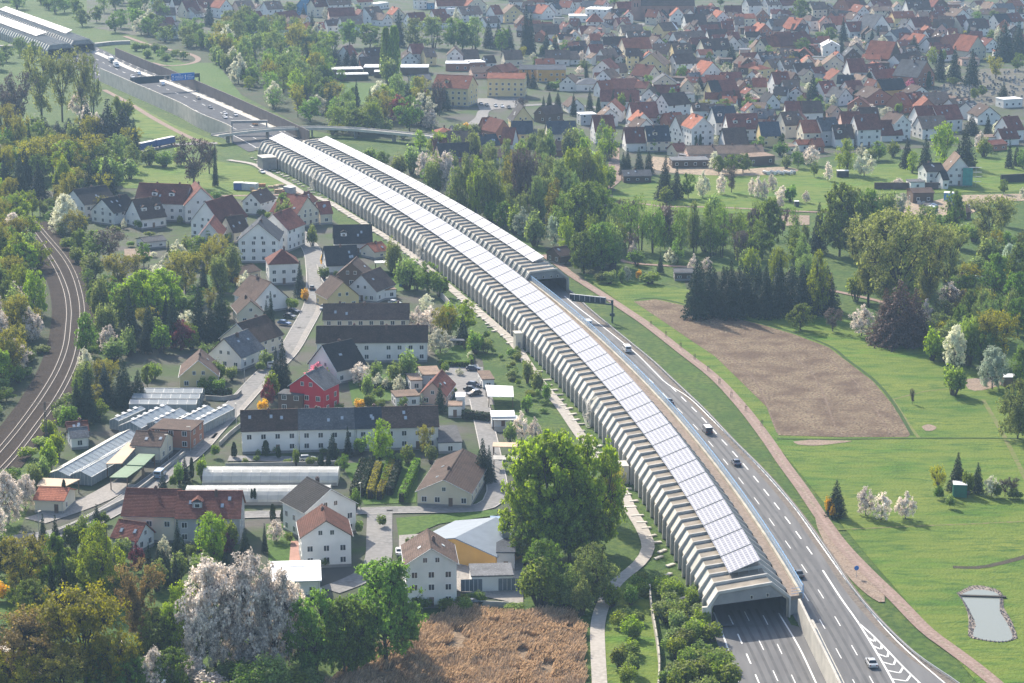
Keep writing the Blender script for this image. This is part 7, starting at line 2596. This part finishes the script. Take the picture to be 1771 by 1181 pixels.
for k, (x0, y0, x1, y1, lf, lk) in enumerate(((610, 862, 630, 806, 'thuja', "olive"), (624, 858, 644, 802, 'thuja', "dark"), (640, 862, 655, 812, 'olive', "brownish"), (656, 864, 680, 808, 'olive', "rust brown"), (674, 856, 690, 806, 'thuja', "dark green"), (694, 868, 722, 806, 'deep', "green"), (664, 845, 676, 800, 'deep', "low green"))):
    hedge(x0, y0, x1, y1, 1.6, 2.3, lf, f"{lk} row of nursery shrubs between terrace and cross street")
for x0, y0, x1, y1, w, h, lf, lk in ((352, 682, 402, 683, 1.4, 1.8, 'thuja', "dark clipped hedge above the drive of the yellow house"), (622, 674, 700, 671, 1.4, 1.6, 'thuja', "dark clipped hedge across the gardens behind the crimson house"), (760, 632, 812, 634, 1, 1.5, 'deep', "clipped hedge at the edge of the bright back lawn"), (808, 598, 816, 630, 1, 1.6, 'deep', "short hedge beside the bright back lawn"), (656, 476, 700, 480, 1.2, 1.6, 'thuja', "dark hedge across the back lawn behind the barns"), (800, 722, 848, 728, 1.6, 2.2, 'thuja', "dark hedge beside the lower garage drive"), (1400, 198, 1450, 200, 2, 2.5, 'deep', "dark hedge in the town gardens above the terrace houses")):
    hedge(x0, y0, x1, y1, w, h, lf, lk)

# wood on the railway cutting, at the picture's edge
fill([(-70, 345), (14, 348), (46, 395), (64, 440), (74, 520), (64, 590), (30, 640), (-5, 690), (-70, 720)], 110, "GOAOGYAWDXI", (8, 15), (7, 11), .42)
fill([(95, 400), (130, 420), (165, 470), (178, 540), (165, 610), (150, 600), (158, 540), (150, 480)], 14, "XDEB", (3, 7), (4, 7), .5)
fill([(-20, 690), (40, 630), (76, 560), (82, 590), (48, 660), (-5, 715), (-40, 750)], 14, "ZMXE", (2, 5), (4, 7), .5)
fill([(140, 660), (160, 600), (175, 610), (120, 720), (50, 800), (20, 850), (10, 840), (80, 750)], 16, "gXZB", (1.5, 4), (3, 6), .5)
# upper side of the motorway, by the poplars
trees("a 72 84 212 70;a 108 92 210 64;a 142 86 206 52;T 160 95 195 36;N 30 128 222 66;N 12 145 215 50;O 16 182 262 46;O 35 200 270 40;W 138 155 202 34;W 168 196 238 26;W 150 178 230 26;C 152 178 244 46;C 188 174 248 64;C 214 188 250 48;C 170 205 246 44;C 232 205 252 26;C 78 204 242 46;C 100 210 240 40;C 120 205 240 40;W 210 212 248 15;"
      "Y 60 240 306 70;O 92 236 300 64;G 118 244 308 66;Y 148 234 304 66;D 184 248 306 50;B 200 240 275 50;X 210 246 276 40;A 112 278 342 30;C 35 268 345 46;C 68 280 345 44;C 10 270 340 44;O 5 250 300 50;W 2 252 292 36;N 335 240 322 64;N 362 245 300 40;C 373 252 322 12;X 258 255 285 36;B 285 262 288 36;X 310 255 285 30;D 205 170 245 30;E 220 172 205 34;Z 60 205 250 60")
fill([(-10, 240), (60, 250), (200, 300), (190, 330), (100, 330), (50, 340), (-10, 330)], 22, "CCMDOZ", (9, 15), (7, 11), .5)
fill([(30, 95), (70, 100), (60, 120), (20, 130), (-20, 120)], 6, "DNT", (8, 13), (8, 12), .5)
# big wood between motorway and park
fill([(380, 55), (470, 50), (560, 75), (580, 110), (570, 140), (575, 185), (735, 180), (735, 225), (600, 232), (545, 226), (470, 190), (415, 155), (380, 110)], 92, "TTAJTOJVDCOMI", (11, 18), (9, 14), .5)
fill([(225, 55), (300, 62), (370, 80), (390, 100), (330, 85), (240, 65)], 16, "TDMX", (8, 13), (8, 12), .5)
fill([(110, 0), (240, 0), (300, 45), (280, 62), (200, 62), (140, 45)], 30, "TMDJDV", (10, 15), (9, 13), .5)
fill([(225, 82), (275, 86), (325, 98), (315, 106), (270, 106), (245, 98)], 12, "XBXD", (3, 6), (5, 8), .5)
fill([(-10, -5), (100, 0), (150, 30), (110, 38), (-10, 5)], 10, "TMD", (10, 15), (9, 13), .5)
fill([(370, 108), (430, 120), (440, 165), (410, 140)], 10, "TXAD", (7, 12), (6, 9), .5)
trees("P 668 52 140 20;P 682 50 142 22;X 672 100 148 40;C 640 155 190 20;C 672 160 182 20;C 705 145 192 28;C 730 158 196 34;C 752 150 192 26;C 770 150 190 24;R 690 165 210 46;R 712 172 215 40;C 735 165 215 30;N 760 140 200 30;W 745 188 222 28;E 800 215 240 40;F 806 212 224 14;X 820 215 232 36;B 780 225 240 36;E 575 212 232 22;Y 592 214 232 16;X 697 226 240 20;M 565 135 180 44;V 548 165 195 40;D 600 178 222 50;D 640 182 225 54;D 620 190 232 50;X 665 205 232 36;D 590 120 140 20;Z 560 110 145 40;V 590 150 165 10;X 610 148 165 8;M 613 150 160 12")
# row of trees behind the nursery halls
trees("D 605 35 82 44;D 640 42 84 44;C 690 20 80 26;T 715 32 80 48;T 748 28 82 56;D 785 32 84 44;T 820 30 85 40;C 845 38 82 26;M 800 40 86 40;C 862 35 82 22;D 575 55 85 30;C 580 80 110 22;C 600 85 112 20;C 612 90 115 22;M 560 70 100 30;D 655 75 90 30;C 910 12 92 26;C 918 20 92 22;C 880 45 85 26;M 868 50 90 30;C 945 55 95 26;C 960 60 96 22;D 978 70 92 22;C 912 122 150 18;C 922 125 152 20;C 948 140 155 16;C 965 160 192 18;C 950 160 190 16;D 1010 105 122 22;C 1020 152 190 16;H 1035 170 196 10;C 940 168 200 16;C 992 162 200 14;Z 960 140 155 30;N 900 170 200 24;C 1060 95 118 12;N 1100 110 142 28;D 1120 130 160 22;C 1090 165 198 18;C 1096 172 200 14")
# thicket along the tunnels
trees("T 812 268 372 38;A 826 272 380 30;T 845 276 380 40;A 862 300 380 28;N 900 255 372 44;N 918 262 375 40;I 885 262 360 40;T 950 268 352 40;T 968 272 360 42;A 988 258 352 40;T 1010 256 350 40;A 1032 264 350 38;D 1015 315 425 80;D 985 330 420 60;M 1040 330 420 60;T 790 285 372 36;W 772 262 335 40;X 755 270 335 42;D 748 282 332 40;X 712 255 300 34;W 735 262 310 34;X 690 268 305 30;D 660 262 290 30;X 640 255 282 30;E 785 330 365 22;"
      "T 930 305 385 36;I 960 310 395 36;S 905 360 410 36;X 925 368 424 40;S 958 372 424 28;E 890 358 405 30;D 870 350 395 34;B 850 350 385 30;M 1010 400 472 66;D 1040 385 468 56;M 1060 395 460 40;J 1085 345 430 38;J 1108 340 432 40;J 1130 350 436 36;N 1150 352 430 34;W 1152 360 415 30;J 1178 352 440 38;T 1200 348 436 32;J 1226 352 440 34;J 1248 350 444 34;J 1272 356 446 30;C 1298 368 430 28;D 1332 345 435 52;M 1318 400 448 44;"
      "C 1415 352 436 34;D 1452 318 442 74;T 1476 322 440 60;D 1500 330 436 62;X 1532 328 398 50;V 1556 332 376 36;W 1335 300 330 18;W 1352 322 346 26;Z 1368 318 348 24;W 1348 340 360 18;W 1395 330 350 16;N 1265 288 332 28;W 1247 300 335 18;V 1215 298 340 24;M 1190 300 342 28;E 1152 322 350 26;W 1310 305 342 16;W 1322 310 344 15;W 1300 308 338 14;C 1150 272 344 44;C 1170 290 342 30;C 1085 258 302 24;C 1105 256 300 26;C 1122 262 300 22;C 1078 265 302 20;N 1280 400 460 30;X 1290 430 470 30;W 1095 418 448 16;V 1160 430 455 24;N 1165 432 452 30;W 1200 440 475 20;W 1222 445 472 22;C 1142 438 472 16;Z 1100 430 458 30;"
      "X 1055 468 490 30;X 1075 462 488 14;F 1105 465 484 12;V 1085 460 485 16;X 1040 470 488 30;E 1125 468 490 40")
fill([(690, 262), (760, 300), (860, 365), (950, 415), (1000, 400), (1060, 330), (1050, 300), (960, 320), (840, 330), (760, 288)], 26, "TXDXAE", (6, 12), (6, 9), .5)
fill([(1060, 392), (1180, 380), (1300, 390), (1330, 440), (1240, 452), (1120, 440)], 18, "JXZJN", (5, 14), (6, 8), .5)
# dark spruce wood, and the pale giants behind it
trees(";".join(f"C {1204 + 20 * k + (k % 3) * 3} {448 + (k * 7) % 16} {550 - (k * 5) % 14} 54" for k in range(12)))
trees(";".join(f"C {1212 + 22 * k} {455 + (k * 11) % 14} {525 - (k * 3) % 8} 50" for k in range(10)))
trees("A 1345 425 500 36;A 1300 430 495 30;A 1415 432 545 42;T 1390 440 500 34;a 1548 362 548 150;a 1502 378 530 84;a 1602 384 532 90;a 1640 392 505 64;L 1555 486 596 104;L 1530 500 592 70;L 1582 500 592 66;E 1480 470 520 36;N 1500 460 520 30;W 1490 528 580 42;D 1384 526 570 46;N 1440 534 572 36;W 1600 520 575 34;W 1640 488 536 42;"
      "a 1712 340 432 92;D 1762 420 500 50;S 1745 420 480 40;D 1720 440 520 50;X 1690 445 470 40;M 1760 470 560 60;Y 1722 540 632 84;E 1675 545 630 46;V 1650 560 635 40;g 1612 570 622 34;E 1635 585 625 50;D 1680 500 580 50;T 1700 500 590 46;N 1650 500 545 50;S 1716 596 672 56;E 1648 632 682 50;T 1756 655 758 66;D 1765 600 680 40;N 1578 672 698 12;B 1675 470 492 26;M 1580 400 500 60;D 1650 330 400 40;E 1735 340 390 30;"
      "W 1497 840 890 34;W 1524 850 898 36;W 1566 850 896 36;C 1446 830 892 42;F 1432 858 890 16;F 1440 872 895 12;C 1655 782 848 40;C 1690 800 852 26;Y 1622 804 856 34;Z 1624 840 862 20;E 1672 815 855 26;V 1715 822 858 30;Z 1722 835 860 22;N 1752 824 858 26;N 1738 828 858 22;Z 1755 845 862 30;X 1643 855 878 18")
# meadows and gardens below the terraces
trees("W 1402 252 285 28;M 1380 262 290 26;W 1432 278 312 16;D 1408 280 305 16;A 1463 240 300 38;V 1495 262 304 36;W 1555 308 324 24;X 1505 258 278 26;D 1520 245 275 36;V 1490 250 272 20;E 1545 245 270 26;W 1540 248 262 16;C 1568 240 290 28;A 1578 262 298 26;C 1600 238 296 30;A 1632 212 290 46;C 1668 218 290 50;W 1695 228 260 22;E 1702 240 270 30;C 1680 198 232 36;C 1708 200 232 18;H 1738 202 228 16;V 1725 208 232 20;C 1745 240 290 18;C 1758 252 286 18;D 1768 260 290 24;V 1775 318 350 24;D 1735 310 335 18;X 1360 270 290 20;V 1378 252 278 18;W 1390 262 282 16;Z 1350 246 268 30;H 1204 235 258 6;H 1211 233 256 6;A 1131 240 262 10;V 1235 262 292 24;D 1262 268 300 34;M 1285 266 298 34;D 1243 270 300 24")
# gardens of the town
trees("D 1385 0 36 34;V 1255 110 142 22;V 1258 120 150 26;W 1202 112 142 24;C 1210 130 155 22;W 1310 128 155 30;D 1345 108 130 14;V 1275 102 120 18;C 1405 130 182 34;C 1265 78 105 24;D 1300 70 88 14;M 1388 66 90 28;C 1458 32 70 20;D 1435 48 72 26;D 1420 55 70 22;W 1482 62 92 28;C 1508 50 78 14;C 1518 45 76 12;V 1525 62 95 26;C 1580 62 92 26;A 1612 80 110 22;C 1625 85 140 28;C 1650 82 138 30;C 1680 88 148 36;V 1645 110 130 18;C 1736 40 105 44;C 1760 40 100 40;Y 1722 98 135 36;D 1760 92 122 22;V 1725 46 68 16;W 1668 8 28 24;V 1690 10 30 26;K 1575 136 152 22;D 1648 134 146 24;H 1606 125 152 10;V 1640 124 135 14;D 1685 152 172 18;C 1735 145 172 26;M 1698 148 166 18;C 1622 40 64 12;C 1636 44 66 10;C 1675 42 66 12;C 1612 12 34 14;C 1640 16 36 12;D 1720 18 38 22;C 1765 10 30 14;W 1505 180 196 26;V 1535 185 200 26;E 1555 178 196 18;V 1480 182 200 14;D 1690 20 36 20;"
      "C 362 5 45 22;D 340 32 60 30;D 380 36 60 30;D 410 25 52 26;D 505 5 25 26;C 525 10 30 16;D 430 40 58 20;V 395 60 80 20;C 495 55 78 18;M 470 45 62 30;D 420 55 80 30;T 535 60 95 40;V 790 15 40 16;C 760 25 40 10;D 1080 22 36 12;C 1455 60 90 14;V 1372 100 118 14;W 1300 160 178 26;D 1295 172 190 30;D 1250 172 200 40;W 1290 158 172 14;C 1205 165 185 12;D 1320 180 196 30;V 1360 188 204 20;D 1395 178 196 18;V 1440 164 182 14;W 1465 168 180 12;D 1280 95 110 14")
fill([(880, 95), (1120, 60), (1300, 100), (1480, 80), (1700, 60), (1770, 90), (1600, 120), (1400, 210), (1250, 210), (1100, 210), (960, 150)], 120, "DVECHYWEM", (4, 9), (4, 7), .8)
fill([(300, -20), (900, -15), (880, 30), (560, 40), (300, 30)], 20, "DVCD", (5, 9), (5, 8), .9)
fill([(900, -25), (1770, -25), (1770, 20), (900, 25)], 24, "DVCDX", (5, 9), (5, 8), .9)
fill([(1100, 170), (1340, 170), (1500, 190), (1480, 250), (1340, 262), (1100, 240)], 46, "EDEVZO", (2, 6), (3, 5), .8)
fill([(60, 350), (430, 340), (520, 420), (440, 520), (210, 470), (150, 400)], 26, "EBEZV", (1.5, 4), (2.5, 5), .8)
fill([(560, 470), (700, 480), (780, 560), (850, 640), (840, 730), (780, 760), (600, 760), (560, 660)], 34, "EBEZZV", (1.2, 3), (2, 3.6), .8)
fill([(300, 560), (430, 540), (490, 620), (400, 690), (330, 690)], 20, "DXZBCV", (2, 6), (3, 6), .7)
fill([(620, 640), (760, 640), (760, 700), (700, 715), (620, 705)], 22, "XEBVgD", (1.2, 4), (2, 4), .7)
fill([(420, 780), (740, 775), (740, 800), (420, 806)], 16, "BXZE", (1, 2.4), (1.6, 3), .8)
# ------------------------------------------------------------------ labels: look, and where that is shared, the place
LM = [("the church tower", 1101, 25), ("the big yellow school", 775, 165), ("the columnar poplars", 675, 95), ("the cemetery", 1722, 150), ("the pond", 1712, 1060), ("the ploughed field", 1330, 660), ("the long tunnel's mouth", 1300, 1040),
      ("the short tunnel's mouth", 965, 490), ("the blue motorway sign", 318, 139), ("the railway bend", 125, 500), ("the crimson house", 520, 672), ("the long white terrace", 590, 745), ("the poly tunnels", 450, 842), ("the long glasshouses", 130, 770), ("the four storey house", 748, 985),
      ("the sheet roofed hall", 805, 930), ("the very long barn", 1255, 268), ("the scaffolded house", 1655, 300), ("the reed bed", 850, 1120), ("the red apartments", 310, 890), ("the dark spruce wood", 1310, 510), ("the fork of gravel paths", 1148, 358),
      ("the pale road bridge", 600, 240), ("the far tunnel mouths", 130, 75), ("the bright orange house", 1545, 155), ("the white bungalow", 1020, 145), ("the white roofed villa", 1430, 80), ("the salmon house row", 800, 280), ("the white bales", 1335, 300), ("the blue lorry", 266, 255),
      ("the big lime tree", 965, 860), ("the brown bungalow", 780, 830), ("the dormered apartments", 275, 340), ("the ochre sports hall", 955, 130), ("the brown cone trees", 1555, 560), ("the pale giant trees", 1550, 420), ("the green garden hut", 1660, 850), ("the nursery hedges", 665, 840),
      ("the long orange roof", 520, 48), ("the timber yard", 470, 325), ("the hairpin path", 335, 98), ("the garage court", 820, 665), ("the upper terrace", 640, 550), ("the yellow gable house", 905, 200), ("the half timbered house", 1690, 85), ("the blossom wood", 430, 1060), ("the park lawn", 640, 165),
      ("the farm road", 1062, 280), ("the grey retaining wall", 1130, 1090), ("the arched gable house", 1500, 220), ("the cross street", 700, 885), ("the yellow driveway house", 345, 640)]
ORD = ["first", "second", "third", "fourth", "fifth", "sixth", "seventh", "eighth", "ninth", "tenth", "eleventh", "twelfth", "thirteenth", "fourteenth", "fifteenth", "sixteenth", "seventeenth", "eighteenth", "nineteenth", "twentieth"]
from collections import defaultdict
by_look = defaultdict(list)
for o, look, px in THINGS:
    by_look[look].append((o, px))
UNIFORM = ("timber stack", "hay bale", "gravestone", "scrap pile")
for look, rows in by_look.items():
    cat = rows[0][0]["category"]
    if cat in UNIFORM:
        for o, px in rows:
            o["label"] = look
        continue
    if len(rows) == 1 and len(look.split()) >= 7:
        rows[0][0]["label"] = look
        continue
    zone = defaultdict(list)
    for o, px in rows:
        d, nm = min((math.hypot(px[0] - x, (px[1] - y) * 2.0), n_) for n_, x, y in LM)
        zone[nm].append((d, o))
    for nm, zs in zone.items():
        zs.sort(key=lambda t: t[0])
        for i, (d, o) in enumerate(zs):
            if len(zs) == 1:
                o["label"] = f"{look}, the one by {nm}"
            else:
                k = ORD[i] if i < 20 else "twenty " + ORD[i - 20]
                o["label"] = f"{look}, {k} such from {nm}"
            if len(o["label"].replace("'", "").split()) > 16:
                o["label"] = o["label"].replace(" such from", " from").replace(", the one by", ", by").replace("gable fronted ", "gabled ")
            if len(o["label"].split()) > 16:
                o["label"] = o["label"].replace(" with ", ", ").replace("brown timber", "timber")

# ------------------------------------------------------------------ haze
mb = MB()
mb.box(-2000, 2000, -260, 3300, -1.5, 182)
hz = mb.mesh("haze", [])
m = bpy.data.materials.new("haze_air")
m.use_nodes = True
n = m.node_tree
for nd in list(n.nodes):
    n.nodes.remove(nd)
out = n.nodes.new("ShaderNodeOutputMaterial")
pv = n.nodes.new("ShaderNodeVolumePrincipled")
pv.inputs['Color'].default_value = (0.5, 0.73, 1.0, 1)
pv.inputs['Density'].default_value = 0.000115
pv.inputs['Anisotropy'].default_value = 0.0
n.links.new(pv.outputs[0], out.inputs['Volume'])
hz.materials.append(m)
ho = link("haze", hz)
ho["kind"] = "stuff"
